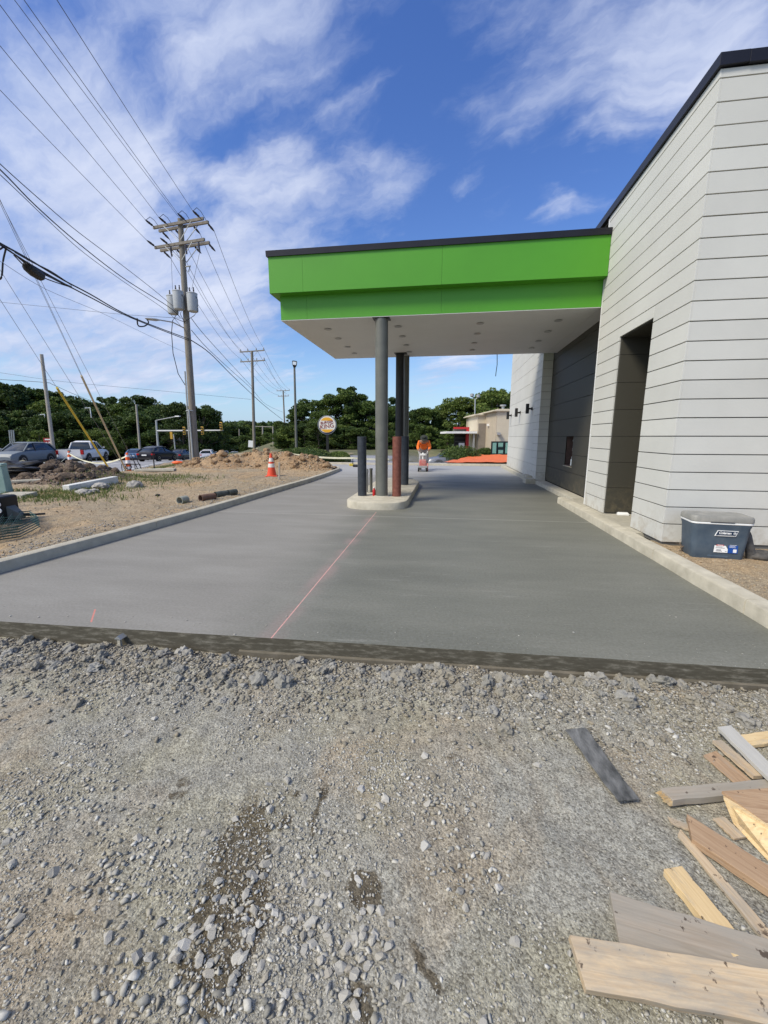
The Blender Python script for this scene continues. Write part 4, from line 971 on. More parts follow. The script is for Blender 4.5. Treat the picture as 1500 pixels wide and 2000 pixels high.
# water bottle in the serving opening
m_clear = M('clear_plastic', (.75, .82, .85), rough=.12, var=.02, spec=.6)
t = empty('water_bottle', (3.16, 11.02, .733), label='clear plastic water bottle standing in the dark serving opening', cat='bottle')
MB().lathe([(.032, 0), (.034, .02), (.031, .08), (.034, .12), (.033, .15), (.014, .19), (.014, .205)], (0, 0, 0), 16).build('bottle_body', m_clear, t, smooth=True)
MB().lathe([(.016, .205), (.016, .225)], (0, 0, 0), 12).build('cap', m_white, t)
# foil wrapped packet in the niche
g_ = G(1216, 1006, .1)
t = MB().loft([[(-.09, -.05, 0), (.09, -.05, 0), (.10, .05, 0), (-.09, .05, 0)], [(-.088, -.045, .03), (.092, -.052, .035), (.095, .05, .03), (-.085, .045, .035)], [(-.07, -.03, .05), (.07, -.035, .045), (.08, .035, .052), (-.07, .035, .048)]]).build('foam_packet', m_white, bevel=.006, loc=(g_.x, g_.y, .099), rot=(0, 0, -.15))
tagk(t, 'small crumpled white packet left on the pad in front of the charcoal niche', 'packet')

# ------------------------------------------------------------------ cooler and the things beside it
ck = empty('cooler', (3.19, 5.30, strip_h(3.19, 5.3)-.004), rz=R(-7), label='large blue cooler with a dusty grey lid standing on the dirt by the wall corner', cat='cooler'); ck.scale = (1.02, 1.0, 1.09)
def rrect(hx, hy, r, z, n=5, cy=0):
    pts = []
    for (sx_, sy__, a0) in ((1, -1, -90), (1, 1, 0), (-1, 1, 90), (-1, -1, 180)):
        for i in range(n):
            a = R(a0+90*i/(n-1)); pts.append((sx_*(hx-r)+r*math.cos(a), sy__*(hy-r)+r*math.sin(a)+cy, z))
    return pts
b = MB(); b.loft([rrect(.252, .152, .045, 0), rrect(.259, .159, .05, .012), rrect(.273, .169, .055, .18), rrect(.286, .180, .055, .345), rrect(.292, .186, .055, .36), rrect(.294, .188, .055, .385)])
body = b.build('cooler_body', m_blue, ck, smooth=True)
b = MB(); b.loft([rrect(.297, .191, .055, .384), rrect(.300, .194, .055, .388), rrect(.300, .194, .055, .400), rrect(.296, .190, .055, .405)]); b.build('rim', m_white, ck, smooth=True)
b = MB(); b.loft([rrect(.300, .192, .055, .405), rrect(.304, .196, .055, .41), rrect(.303, .195, .055, .450), rrect(.292, .186, .055, .468), rrect(.25, .15, .04, .471), rrect(.245, .145, .04, .465)]); lid = b.build('lid', m_coolgrey, ck, smooth=True)
MB().box(-.045, .045, .155, .200, .452, .464).build('hinge', m_black, lid, bevel=.003)
MB().box(-.13, .10, -.2005, -.194, .404, .411).build('latch_gap', m_black, lid)
MB().box(-.22, .22, -.172, -.160, .34, .352).build('ridge', m_blue, body, bevel=.004)
MB().box(-.10, .10, -.163, -.150, .022, .045).build('foot_ridge', m_blue, body, bevel=.004)
# raised lozenge badge: frame, plate, name
bd = empty('badge', (.045, -.1815, .290)); bd.parent = ck; bd.rotation_euler = (R(-4.2), 0, 0)
def lozenge(hx, hz, sh, y0, y1, mat, name, par):
    p = [(-hx-sh, -hz), (hx-sh, -hz), (hx+sh, hz), (-hx+sh, hz)]
    return MB().loft([[(x, y0, z) for x, z in p], [(x, y1, z) for x, z in p]]).build(name, mat, par, bevel=.002)
m_navyp = M('badge_navy', (.015, .03, .06), rough=.4)
lozenge(.100, .030, .012, -.0035, .010, m_white, 'badge_frame', bd); lozenge(.095, .0255, .011, -.0045, .002, m_navyp, 'badge_plate', bd)
tm = textmesh('Coleman', .034, .0008, shear=.25, bold=.0009, space=.95); tm.materials.append(m_white)
place('lettering', tm, bd, (-.018, -.0054, .004), (R(90), 0, 0))
MB().box(-.085, .070, -.0056, -.004, -.0215, -.0195).build('underline', m_white, bd)
MB().lathe([(.014, -.0056), (.014, -.0040)], (.077, 0, .003), 18, axis='Y').build('lantern_ring', m_white, bd); MB().lathe([(.0105, -.0064), (.0105, -.0050)], (.077, 0, .003), 18, axis='Y').build('lantern_disc', m_navyp, bd)
MB().lathe([(.001, -.007), (.0045, -.0035), (.0045, .003), (.001, .008)], (.077, -.0066, .003), 8).build('lantern', m_white, bd)
# paper label: white field with red mark and grey print, blue field with a white box
lb_ = empty('paper_label', (.02, -.1690, .130)); lb_.parent = ck; lb_.rotation_euler = (R(-3.6), 0, 0); lb_.scale = (1.1, 1, 1.15)
m_blu = M('label_blue', (.012, .07, .30), rough=.4); m_red = M('label_red', (.5, .03, .03), rough=.4); m_ink = M('label_ink', (.15, .15, .17), rough=.5)
MB().add([(-.065, 0, -.043), (.058, 0, -.043), (.058, 0, -.01), (.03, 0, .032), (-.045, 0, .040), (-.060, 0, .030)], [(0, 1, 2, 3, 4, 5)]).build('white_field', m_white, lb_, recalc=False)
MB().box(.060, .145, -.001, .001, -.045, .040).build('blue_field', m_blu, lb_); MB().box(-.045, .02, -.0012, -.0004, .018, .032).build('red_mark', m_red, lb_)
k = MB()
for i, (x0, x1, z) in enumerate([(-.045, .01, .006), (-.05, .03, -.004), (-.04, .0, -.020), (-.042, .002, -.026), (-.045, .01, -.034), (.035, .052, -.034)]): k.box(x0, x1, -.001, -.0004, z, z+.004)
k.build('print_lines', m_ink, lb_)
k = MB(); [k.box(.07, x1, -.0016, -.0011, z, z+.003) for x1, z in ((.13, .028), (.12, .018), (.125, .008))]; k.box(.105, .135, -.0016, -.0011, -.038, -.008); k.build('white_print', m_white, lb_)
tm = textmesh('Coleman', .014, .0003, shear=.2, bold=.0004); tm.materials.append(m_white); place('lettering', tm, lb_, (-.012, -.0016, .025), (R(90), 0, 0))
# dark jacket / boots slumped behind the cooler
m_boot = M('dusty_dark_leather', (.030, .030, .032), rough=.7, c2=(.13, .12, .105), scale=14, bump=.5, bscale=30)
t = empty('work_boot', (3.56, 5.22, strip_h(3.56, 5.22)), rz=R(-25), label='dusty black rubber boot leaning behind the right side of the blue cooler', cat='boot')
MB().loft([[(x*s+ox, y*s*.8+oy, z) for x, y in [(math.cos(R(a)), math.sin(R(a))) for a in range(0, 360, 30)]] for s, ox, oy, z in ((.045, .01, 0, .0), (.052, .01, 0, .03), (.050, 0, 0, .08), (.045, -.015, .01, .14), (.048, -.035, .02, .20), (.055, -.06, .03, .27), (.052, -.075, .035, .31))]).build('shaft', m_boot, t, smooth=True)
MB().loft([[(x0+x*sx_, y*sy__, max(0, z+.035)) for x, y, z in [(0, math.cos(R(a))*.045, math.sin(R(a))*.04) for a in range(0, 360, 30)]] for x0, sx_, sy__ in ((0, 1, .9), (.05, 1, 1.1), (.10, 1, 1.1), (.14, 1, .9), (.165, 1, .4))]).build('foot', m_boot, t, smooth=True)
t2 = empty('work_boot', (3.70, 5.27, strip_h(3.7, 5.27)), rz=R(-12), label='dusty grey boot foot lying flat, rightmost thing beside the cooler', cat='boot')
MB().loft([[(x0, y*sy__, max(0, z*sz+.04)) for y, z in [(math.cos(R(a))*.055, math.sin(R(a))*.05) for a in range(0, 360, 30)]] for x0, sy__, sz in ((-.08, .6, .8), (0, 1, 1), (.07, 1.1, .9), (.14, .9, .75), (.19, .4, .5))]).build('foot', m_boot, t2, smooth=True)
t = MB()
for i in range(26): a = r_.uniform(0, 6.3); t.tube([(r_.gauss(0, .03), r_.gauss(0, .04), 0), (r_.gauss(0, .03), r_.gauss(0, .04), r_.uniform(.03, .09)), (r_.gauss(0, .05), r_.gauss(0, .06), r_.uniform(.06, .14))], [.006, .005, .002], 4)
o = t.build('weed_clump', m_darkrubble, loc=(2.955, 5.42, .05)); tagk(o, 'dark dry weed clump between the wall corner and the blue cooler', 'weeds')

# ------------------------------------------------------------------ scrap lumber
def board_px(name, a, b, w, th, z, mat, lab, cat='board', roll=0.0, dz=0.0, cut=(0, 0), ragged=None, taper=None, ext=0.0, kz=0.0):
    """a, b: ends of the centre line on the photograph, at height z; the board is modelled along its own x"""
    A = G(a[0], a[1], z); B = G(b[0], b[1], z+dz); d = B-A; Ln = d.length+ext; d.normalize()
    rz = math.atan2(d.y, d.x); ry = -math.asin(max(-1, min(1, (dz)/max(.01, Ln))))
    mb = MB(); n = 9; rings = []
    for i in range(n+1):
        x = Ln*i/n; t_ = i/n; ww = w if not taper else w*(taper[0]*(1-t_)+taper[1]*t_)
        yo = .002*math.sin(i*2.3+w*90)
        x0 = x+(cut[0] if i == 0 else 0); x1 = x+(cut[1] if i == 0 else 0)
        if ragged and i == 0: x0 += ragged
        rings.append([(x0, -ww/2+yo, 0), (x1, ww/2+yo, 0), (x1, ww/2+yo, th), (x0, -ww/2+yo, th)])
    mb.loft(rings)
    o = mb.build(name, mat, bevel=.0012, loc=A, rot=(roll, ry, rz)); return tagk(o, lab, cat, 'scrap boards piled on the gravel')
def cutface(par, w, th):
    return None
GZ = -.135
b1 = board_px('board', (1124, 1884), (1500, 1954), .112, .032, GZ+.035, m_woodA, 'wide bare board in front of all others, with brown stains near its right end', ext=.22, roll=R(16), cut=(.010, -.008))
b2 = board_px('board', (1199, 1800), (1500, 1895), .150, .022, GZ+.012, m_woodB, 'weathered grey-brown board with a row of dark knots, right behind the front board', ext=.3, cut=(0, .0), roll=R(3))
b3 = board_px('board', (1312, 1707), (1450, 1880), .075, .030, GZ+.004, m_woodE, 'short fresh yellow board with squared end, poking out above the knotty board', ext=.0)
b4 = board_px('board', (1322, 1625), (1500, 1835), .040, .014, GZ+.010, m_woodA, 'long thin splintered lath running down to the right edge', ext=.15, taper=(.7, 1.3), ragged=.02)
b5 = board_px('board', (1345, 1625), (1500, 1725), .110, .030, GZ+.012, m_woodD, 'thick brown stained plank lying between the lath and the ply sheet', ext=.25, cut=(.03, -.03), dz=.012)
b5b = board_px('board', (1304, 1603), (1352, 1622), .030, .010, GZ+.012, m_woodA, 'small torn tan splinter at the tip of the brown plank', ragged=.012)
b6 = board_px('board', (1297, 1563), (1500, 1545), .062, .032, GZ+.008, m_woodB, 'grey two-by-four with a broken splintered yellow end pointing left', ext=.15, ragged=.012)
# broken end of the two-by-four
mb = MB()
for i in range(9):
    y = -.028+i*.007; mb.add([(-.0, y-.004, .002), (.02, y-.004, .002), (.02, y+.004, .002), (0.0, y+.004, .002), (-.012-.012*math.sin(i*2.2)**2, y, .012+.012*(i % 2)), (.02, y, .031)], [(0, 4, 3), (0, 1, 5, 4), (3, 4, 5, 2), (1, 2, 5)])
mb.build('broken_end', m_woodE, b6)
b7 = MB(); A = G(1412, 1545, GZ+.10); q = [G(1410, 1545, GZ+.10), G(1520, 1538, GZ+.10), G(1600, 1700, GZ+.09), G(1520, 1625, GZ+.085)]
b7.loft([[tuple(p-A) for p in q], [tuple(p-A-Vector((0, .0, .014))) for p in q]]); tagk(b7.build('board', m_woodD, loc=A), 'brown plywood face of the box-like offcut at the right edge', 'board', 'scrap boards piled on the gravel')
A = G(1412, 1550, GZ+.09); q = [G(1413, 1560, GZ+.088), G(1530, 1632, GZ+.088), G(1540, 1725, GZ+.01), G(1432, 1608, GZ+.01)]
b8 = MB(); n_ = Vector((.008, .014, .0)); b8.loft([[tuple(p-A) for p in q], [tuple(p-A+n_*1.2) for p in q]]); tagk(b8.build('board', m_woodE, loc=A), 'bright yellow board standing on edge under the brown plywood at the right', 'board', 'scrap boards piled on the gravel')
b9 = board_px('board', (1403, 1600), (1445, 1640), .055, .010, GZ+.010, m_woodA, 'small square ply offcut half hidden under the yellow edge board')
b10 = board_px('board', (1413, 1424), (1545, 1555), .078, .020, GZ+.050, m_woodC, 'cement-stained whitish board on top of the pile, upper right', ext=.1, cut=(.012, -.010))
b11 = board_px('board', (1400, 1452), (1480, 1522), .048, .020, GZ+.024, m_woodA, 'tan board directly beneath the whitish cement-stained board', ext=.0)
b12 = board_px('board', (1382, 1470), (1452, 1530), .090, .008, GZ+.008, m_woodD, 'thin brown ply strip lowest of the upper pile', ext=.05, ragged=.02)
b13 = board_px('board', (1452, 1452), (1530, 1440), .075, .018, GZ+.016, m_woodE, 'pale orange board end showing behind the whitish board', ext=.1)
b14 = board_px('board', (1422, 1970), (1445, 2050), .05, .014, GZ+.004, m_woodB, 'board scrap peeking out from under the front board at the bottom')
q = [G(1103, 1432, -.125), G(1142, 1428, -.125), G(1248, 1566, -.125), G(1208, 1570, -.125)]; A = q[0]; mb = MB(); rg = []
nseg = 12
for i in range(nseg+1):
    t_ = i/nseg; l = q[0].lerp(q[3], t_)-A; rr = q[1].lerp(q[2], t_)-A; zz = .010+.006*math.sin(t_*5+1); w_ = .0025*math.sin(i*1.9)
    rg.append([(l.x+w_, l.y, zz), (rr.x+w_, rr.y, zz), (rr.x+w_, rr.y, zz+.008), (l.x+w_, l.y, zz+.008)])
mb.loft(rg); tagk(mb.build('rubber_strip', m_slate, loc=A, bevel=.001), 'black slate-like rubber strip lying alone on the gravel left of the lumber', 'strip')

# ------------------------------------------------------------------ things on the dirt site
def pipe(px, py, ln, r, ang, mat, lab, tilt=0):
    g_ = Gs(px, py); z = site_h(g_.x, g_.y)
    o = MB().lathe([(r, 0), (r, ln), (r*.86, ln), (r*.86, .012), (r*.86, .0)], (0, 0, 0), 22).build('pipe_offcut', mat, smooth=True, loc=(g_.x, g_.y, z+r*.8), rot=(R(-90)+tilt, 0, R(ang)))
    # annulus ends: keep it hollow
    me = o.data; bm = bmesh.new(); bm.from_mesh(me); bmesh.ops.delete(bm, geom=[f for f in bm.faces if len(f.verts) > 6], context='FACES')
    bm.verts.ensure_lookup_table(); n = 22
    try:
        for i in range(n): bm.faces.new((bm.verts[i], bm.verts[(i+1) % n], bm.verts[4*n+(i+1) % n], bm.verts[4*n+i]))
    except Exception: pass
    bm.to_mesh(me); bm.free()
    return tagk(o, lab, 'pipe', 'pipe offcuts on the dirt')
m_pgrey = M('pipe_grey_pvc', (.22, .24, .20), rough=.6, c2=(.36, .36, .30), scale=12); m_pbrown = M('pipe_rusty', (.10, .055, .04), rough=.8, c2=(.18, .11, .08), scale=12); m_pdark = M('pipe_dark', (.05, .06, .055), rough=.7, c2=(.10, .11, .10), scale=12)
pipe(351, 984, .20, .085, -8, m_pgrey, 'short grey-green pipe offcut, leftmost of the pipes on the dirt')
pipe(392, 979, .36, .080, -22, m_pbrown, 'rusty brown pipe offcut, the second pipe from the left')
pipe(421, 972, .36, .078, -22, m_pdark, 'dark grey-green pipe offcut, third from the left')
pipe(446, 967, .24, .070, -20, m_pdark, 'smallest dark pipe offcut, rightmost of the row of pipes')
def cone():
    g_ = Gs(531, 930); t = empty('traffic_cone', (g_.x, g_.y, site_h(g_.x, g_.y)-.01), rz=.3, label='orange traffic cone with two white bands in front of the big dirt mound', cat='traffic cone')
    MB().box(-.2, .2, -.2, .2, 0, .04).build('base', m_cone, t, bevel=.01)
    def rad(z): return .165+(.035-.165)*(z-.04)/.78
    z = [.04, .33, .46, .53, .66, .82]
    m_wb = M('reflective_band', (.70, .66, .60), rough=.35)
    for i, (a, b_) in enumerate(zip(z[:-1], z[1:])):
        k = .003 if i in (1, 3) else 0
        MB().lathe([(rad(a)+k, a), (rad(b_)+k, b_)], (0, 0, 0), 22).build('reflective_band' if i in (1, 3) else 'cone_section', m_wb if i in (1, 3) else m_cone, t, smooth=True)
cone()
def stake(px, py, top, w, lab, mat=m_polel, lean=.06):
    g_ = Gs(px, py); z = site_h(g_.x, g_.y); h = DY(px, top, g_.y).z-z
    o = MB().bar((0, 0, -.1), (lean*h, 0, h), w, w).build('stake', mat, loc=(g_.x, g_.y, z), bevel=.003); return tagk(o, lab, 'stake')
stake(545, 937, 903, .05, 'pale wooden stake standing right of the traffic cone')
stake(302, 918, 886, .035, 'thin dark stake at the road side, left of the utility pole', mat=m_black, lean=0)
# white beam, concrete slabs, rocks
a = Gs(130, 961); b_ = Gs(226, 943); a.z = site_h(a.x, a.y)+.07; b_.z = site_h(b_.x, b_.y)+.10
tagk(MB().bar(a, b_, .20, .20).build('white_beam', M('dirty_white_beam', (.55, .55, .50), rough=.8, c2=(.74, .74, .70), scale=5, bump=.5, bscale=20), bevel=.015), 'long dirty white beam lying in the grass in front of the brown soil heap', 'beam')
def slabpiece(px, py, w, d, h, rz, lab, mat=m_footing, tl=.05):
    g_ = Gs(px, py); z = site_h(g_.x, g_.y)
    mb = MB(); mb.loft([[(-w/2, -d/2, 0), (w/2, -d/2, 0), (w*.48, d/2, 0), (-w*.46, d/2, 0)], [(-w*.48, -d*.47, h), (w*.5, -d*.45, h), (w*.47, d*.5, h), (-w*.45, d*.47, h)]])
    return tagk(mb.build('concrete_piece', mat, loc=(g_.x, g_.y, z-.01), rot=(tl, 0, R(rz)), bevel=.02), lab, 'concrete piece')
slabpiece(33, 972, .62, .5, .11, 12, 'flat broken concrete slab lying by the green utility box')
slabpiece(305, 921, 1.5, .5, .10, 20, 'long pale concrete slab piece at the edge of the road', tl=0)
slabpiece(52, 940, .7, .16, .07, 35, 'narrow pale curb fragment beside the black sheeting')
for i, (px, py, s, lab) in enumerate([(165, 965, .17, 'grey-tan rock at the near end of the white beam'), (263, 952, .20, 'pale upright rock standing alone in the grass'), (198, 955, .22, 'long flat tan rock behind the small rocks'), (183, 962, .13, 'small rock between the flat rock and the beam'), (308, 968, .05, 'small black scrap on the tan dirt')]):
    g_ = Gs(px, py); z = site_h(g_.x, g_.y)
    me = lump_mesh(60+i, m_greyrub if i < 4 else m_black, 'rock', sub=3, amp=.28, sq=.6); o = place('rock', me, None, (g_.x, g_.y, z+s*.25), (0, .1, i*1.1)); o.scale = (s*(1.6 if i == 2 else 1), s, s*(1.2 if i == 1 else .8)); tagk(o, lab, 'rock')
# green utility pedestal at the left edge
a = Gs(4, 963); zz = site_h(a.x, a.y); t = empty('utility_pedestal', (a.x, a.y, zz), rz=.5, label='pale green utility pedestal at the left edge of the picture', cat='utility box')
m_ped = M('pale_green_cabinet', (.22, .34, .29), rough=.55, c2=(.30, .42, .37), scale=4)
MB().loft([[(-.17, -.17, 0), (.17, -.17, 0), (.17, .17, 0), (-.17, .17, 0)], [(-.13, -.13, .66), (.13, -.13, .66), (.13, .13, .66), (-.13, .13, .66)]]).build('housing', m_ped, t, bevel=.015)
MB().loft([[(-.14, -.14, .66), (.14, -.14, .66), (.14, .14, .66), (-.14, .14, .66)], [(-.135, -.135, .72), (.135, -.135, .72), (.135, .135, .72), (-.135, .135, .72)]]).build('lid', m_ped, t, bevel=.01)
MB().box(-.06, .05, -.150, -.143, .46, .60).build('sticker', m_white, t, rot=(R(-3.4), 0, 0))
# black sheeting heap with a rope
m_sheet = M('black_plastic_sheet', (.012, .012, .013), rough=.45, bump=.8, bscale=5)
a = Gs(22, 933); me = lump_mesh(77, m_sheet, 'plastic_heap', sub=5, amp=.55, sq=.62)
o = place('plastic_heap', me, None, (a.x-.9, a.y+.5, site_h(a.x, a.y)+.12), (0, 0, .4)); o.scale = (1.5, .8, .50); me.polygons.foreach_set('use_smooth', [True]*len(me.polygons)); tagk(o, 'heap of black plastic sheeting in front of the silver SUV', 'plastic sheeting')
# channelizer barrels with sagging tape
def barrel(px, py, lab, dep):
    g_ = DD(px, py, dep); z = g_.z-.05
    t = empty('channelizer_post', (g_.x, g_.y, z), label=lab, cat='traffic post', group='striped posts carrying the tape')
    zs = [0, .16, .34, .52, .70, .88, 1.0]
    for i, (a_, b2_) in enumerate(zip(zs[:-1], zs[1:])):
        MB().lathe([(.145-.05*a_, a_), (.145-.05*b2_, b2_)], (0, 0, 0), 18).build('white_band' if i % 2 else 'orange_band', m_white if i % 2 else m_orange, t, smooth=True)
    MB().lathe([(.05, 1.0), (.07, 1.02), (.07, 1.08), (.03, 1.12)], (0, 0, 0), 14).build('handle', m_orange, t, smooth=True)
    return Vector((g_.x, g_.y, z+.95))
pA = barrel(138, 910, 'orange and white striped post just behind the brown soil heap', 30.0)
pB = barrel(252, 921, 'orange and white striped post where the guy wires meet the ground', 23.5)
m_tape = M('caution_tape', (.70, .66, .42), rough=.4, c2=(.78, .76, .60), scale=3)
def catenary(a, b, sag, n=14):
    a = Vector(a); b = Vector(b); return [a.lerp(b, i/n)-Vector((0, 0, sag*4*(i/n)*(1-i/n))) for i in range(n+1)]
def tape(a, b, sag, w, lab, mat=m_tape, tw=1.2):
    pts = catenary(a, b, sag, 18); mb = MB(); vs = []
    for i, p in enumerate(pts): aa = .4*math.sin(i*tw); vs += [p+Vector((math.sin(aa)*w*.4, 0, w/2)), p-Vector((math.sin(aa)*w*.4, 0, w/2))]
    mb.add(vs, [(2*i, 2*i+1, 2*i+3, 2*i+2) for i in range(len(pts)-1)]); return tagk(mb.build('caution_tape', mat, recalc=False), lab, 'tape')
tape(pA, pB, .55, .08, 'cream tape sagging between the two striped posts')
pC = DD(96, 918, 26); tape(pA, (pC.x, pC.y, pC.z), .12, .07, 'cream tape trailing from the left striped post down to the road')
a = DD(45, 899, 17.0); b_ = DD(72, 908, 18); tape(a, b_, .05, .06, 'loose end of tape above the black sheeting')
tape(DD(-30, 906, 16.5), a, .1, .05, 'rope of tape draped over the black sheeting at the left edge')
# tape across the hedge
def post(px, py0, py1, dep, lab, r=.02, mat=m_black):
    A = DD(px, py0, dep); B = DD(px, py1, dep); A.z = min(A.z, B.z-.3); return tagk(MB().tube([A, B], r, 6).build('tape_post', mat), lab, 'post')
h0 = DD(548, 883, 21.0); h1 = DD(690, 894.5, 20.4); h2 = DD(760, 897, 20.6); h3 = DD(735, 896, 20.5)
tape(h0, h1, .10, .085, 'pale yellow caution tape stretched in front of the hedge'); tape(h1, h2, .03, .085, 'caution tape continuing behind the columns')
post(689, 907, 892, 20.6, 'thin stake holding the tape beside the hedge'); post(735, 905, 893, 20.7, 'thin stake holding the tape behind the grey column')
# wire rack and black machine at left edge
def gs_(px, py, h=0):
    g_ = Gs(px, py); return Vector((g_.x, g_.y, site_h(g_.x, g_.y)+h))
t = empty('wire_rack', tuple(gs_(20, 1040)), label='stack of dark green wire mesh panels lying on the dirt at the left edge', cat='wire mesh'); m_gw = M('green_wire', (.015, .06, .05), rough=.45)
base = t.location.copy()
for lev in range(5):
    z = .03+lev*.035; p = [gs_(-130, 1078), gs_(40, 1052), gs_(78, 1032), gs_(60, 1018), gs_(-90, 1030)]
    p = [q+Vector((0, 0, z))-base for q in p]; mb = MB(); mb.tube(p+[p[0]], .008, 5)
    for k in range(1, 9): mb.tube([p[0].lerp(p[1], k/9), p[4].lerp(p[3], k/9)], .004, 4)
    for k in range(1, 3): mb.tube([p[0].lerp(p[4], k/3), p[1].lerp(p[3], k/3)], .004, 4)
    mb.build('mesh_panel', m_gw, t)
a = gs_(-14, 1020); t = empty('black_equipment_case', tuple(a), rz=.25, label='black equipment case with white lettering, cut off by the left edge', cat='equipment')
MB().loft([rrect(.30, .18, .03, 0), rrect(.31, .19, .04, .05), rrect(.31, .19, .04, .42), rrect(.29, .17, .04, .44)]).build('case_body', m_black, t, smooth=True)
mb = MB()
for z in (.22, .32):
    ring = [(.27+.035*math.cos(R(q)), -.1925, z+.030*math.sin(R(q))) for q in range(0, 361, 20)]; mb.tube(ring, .010, 5)
mb.build('lettering', m_white, t)
MB().bar((.30, 0, .10), (.78, .05, .12), .03, .03).build('handle', m_black, t); MB().loft([[(.30, -.1, .05), (.30, .1, .05), (.30, .1, .28), (.30, -.1, .28)], [(.48, -.02, .07), (.48, .05, .07), (.48, .05, .12), (.48, -.02, .12)]]).build('nozzle', m_column, t)
# small steel frame between the guys
t = empty('steel_frame', tuple(DD(256, 922, 22.5)), label='low black steel frame with a reel beside the right striped post', cat='steel frame')
mb = MB(); [mb.tube([(x, y, -.1), (x, y, .42)], .018, 5) for x in (-.45, .35) for y in (-.1, .3)]; mb.tube([(-.45, -.1, .42), (.35, -.1, .42), (.35, .3, .42), (-.45, .3, .42), (-.45, -.1, .42)], .018, 5); mb.build('frame', m_black, t)
MB().tube([(.0+.16*math.cos(R(q)), -.14, .30+.16*math.sin(R(q))) for q in range(0, 361, 20)], .03, 6).build('reel', m_black, t); mb = MB(); mb.tube([(.1, 0, 1.0), (.45, 0, .1), (.62, 0, -.3)], .02, 5); mb.tube([(.2, .1, 1.0), (.6, .1, .1), (.8, .1, -.3)], .02, 5); mb.build('strut', m_black, t)
g_ = G(183, 903, -.3)
o = place('orange_bag', lump_mesh(91, m_orange, 'orange_bag', sub=2, amp=.2, sq=.4), None, tuple(DD(347, 903.5, 27)), (0, 0, .3)); o.scale = (.35, .15, .3); tagk(o, 'small orange-red bag lying at the road side left of the utility pole', 'bag')
o = place('orange_bag', lump_mesh(92, m_orange, 'orange_bag', sub=2, amp=.2, sq=.5), None, tuple(DD(601, 904.5, 21.0)), (0, 0, .3)); o.scale = (.17, .12, .22); tagk(o, 'small orange bag at the foot of the hedge, right of the big mound', 'bag')

# ------------------------------------------------------------------ utility poles and lines
def ctube(name, pts, r, mat, n=6, parent=None, **k): return MB().tube(pts, r, n).build(name, mat, parent, smooth=True, **k)
P1b, P1t = DD(382, 905, 26), DD(352, 428, 26)
t = empty('utility_pole', (P1b.x, P1b.y, P1b.z-.3), label='tall wooden utility pole with double crossarms and three grey transformer cans', cat='utility pole', group='utility poles along the road')
o0 = Vector(t.location)
def pt1(h): return P1b.lerp(P1t, h)
ctube('pole', [P1b-Vector((0, 0, .6))-o0]+[pt1(i/8)-o0 for i in range(9)], [.23]+[.225-.010*i for i in range(9)], m_pole, 14, t)
ctube('conduit', [P1b-o0+Vector((-.24, -.16, -.4))]+[pt1(q)-o0+Vector((-.235+.02*q, -.14, 0)) for q in (.1, .25, .4)], .045, m_silver, 8, t)
ctube('conduit', [P1b-o0+Vector((.02, -.27, -.4)), P1b-o0+Vector((.02, -.27, 3.3))], .05, m_silver, 8, t)
MB().lathe([(.27, 0), (.27, .05)], (0, 0, 0), 14).build('strap', m_silver, t, loc=P1b-o0+Vector((-.03, -.02, 3.2)))
armdir = (DD(405, 447, 25.4)-DD(290, 425, 26.6)).normalized(); armdir.z = 0; armdir.normalize(); fwd = Vector((-armdir.y, armdir.x, 0))
if fwd.y < 0: fwd = -fwd
pl = {}
AR = [(P1t.z-.30, 'top'), (P1t.z-1.35, 'low')]
def arm_pos(z, s, side=0): 
    c = P1b.lerp(P1t, (z-P1b.z)/(P1t.z-P1b.z)); return Vector((c.x, c.y, z))+armdir*s+fwd*side
for z, nm in AR:
    for sd_ in (-.20, .20):
        MB().bar(arm_pos(z, -1.75, sd_)-o0, arm_pos(z, 1.75, sd_)-o0, .10, .14).build('crossarm', m_arm, t)
    for s in (-1, 1):
        for sd_ in (-.26, .26): MB().bar(arm_pos(z-.05, s*.95, sd_)-o0, arm_pos(z-.85, s*.10, sd_*.7)-o0, .03, .03).build('brace', m_silver, t)
    for s in (-1.65, -.7, .6, 1.6):
        for sd_ in (-1, 1):
            if nm == 'low' and s > 0 and sd_ < 0: continue
            a = arm_pos(z+(.02), s, sd_*.26); b_ = arm_pos(z-.02 if sd_ < 0 else z-.18, s, sd_*.85)
            if sd_ < 0: b_ = arm_pos(z+.12, s, -.85)
            MB().tube([a-o0, a.lerp(b_, .2)-o0, a.lerp(b_, .22)-o0, a.lerp(b_, .5)-o0, a.lerp(b_, .52)-o0, a.lerp(b_, .8)-o0, b_-o0], [.025, .025, .06, .05, .065, .05, .02], 8).build('insulator', m_insul, t)
    if nm == 'top':
        for s in (-1.65, -.7, .6, 1.6): ctube('jumper', [arm_pos(z+.12, s, -.8)-o0, arm_pos(z+.42, s, -.5)-o0, arm_pos(z+.38, s, -.2)-o0, arm_pos(z+.05, s, .3)-o0, arm_pos(z-.15, s, .8)-o0], .014, m_wire, 5, t)
for s in (-.6, .45, 1.35): MB().tube([arm_pos(AR[1][0]-.05, s, -.2)-o0, arm_pos(AR[1][0]-.25, s, -.22)-o0, arm_pos(AR[1][0]-.6, s+.05, -.22)-o0], [.03, .06, .045], 8).build('fuse_cutout', m_insul, t)
MB().tube([arm_pos(P1t.z-2.5, .1)-o0, arm_pos(P1t.z-2.5, .5)-o0, arm_pos(P1t.z-2.8, .35)-o0], .04, 6).build('arrester_bracket', m_silver, t)
zt = DD(357, 590, 25.5).z
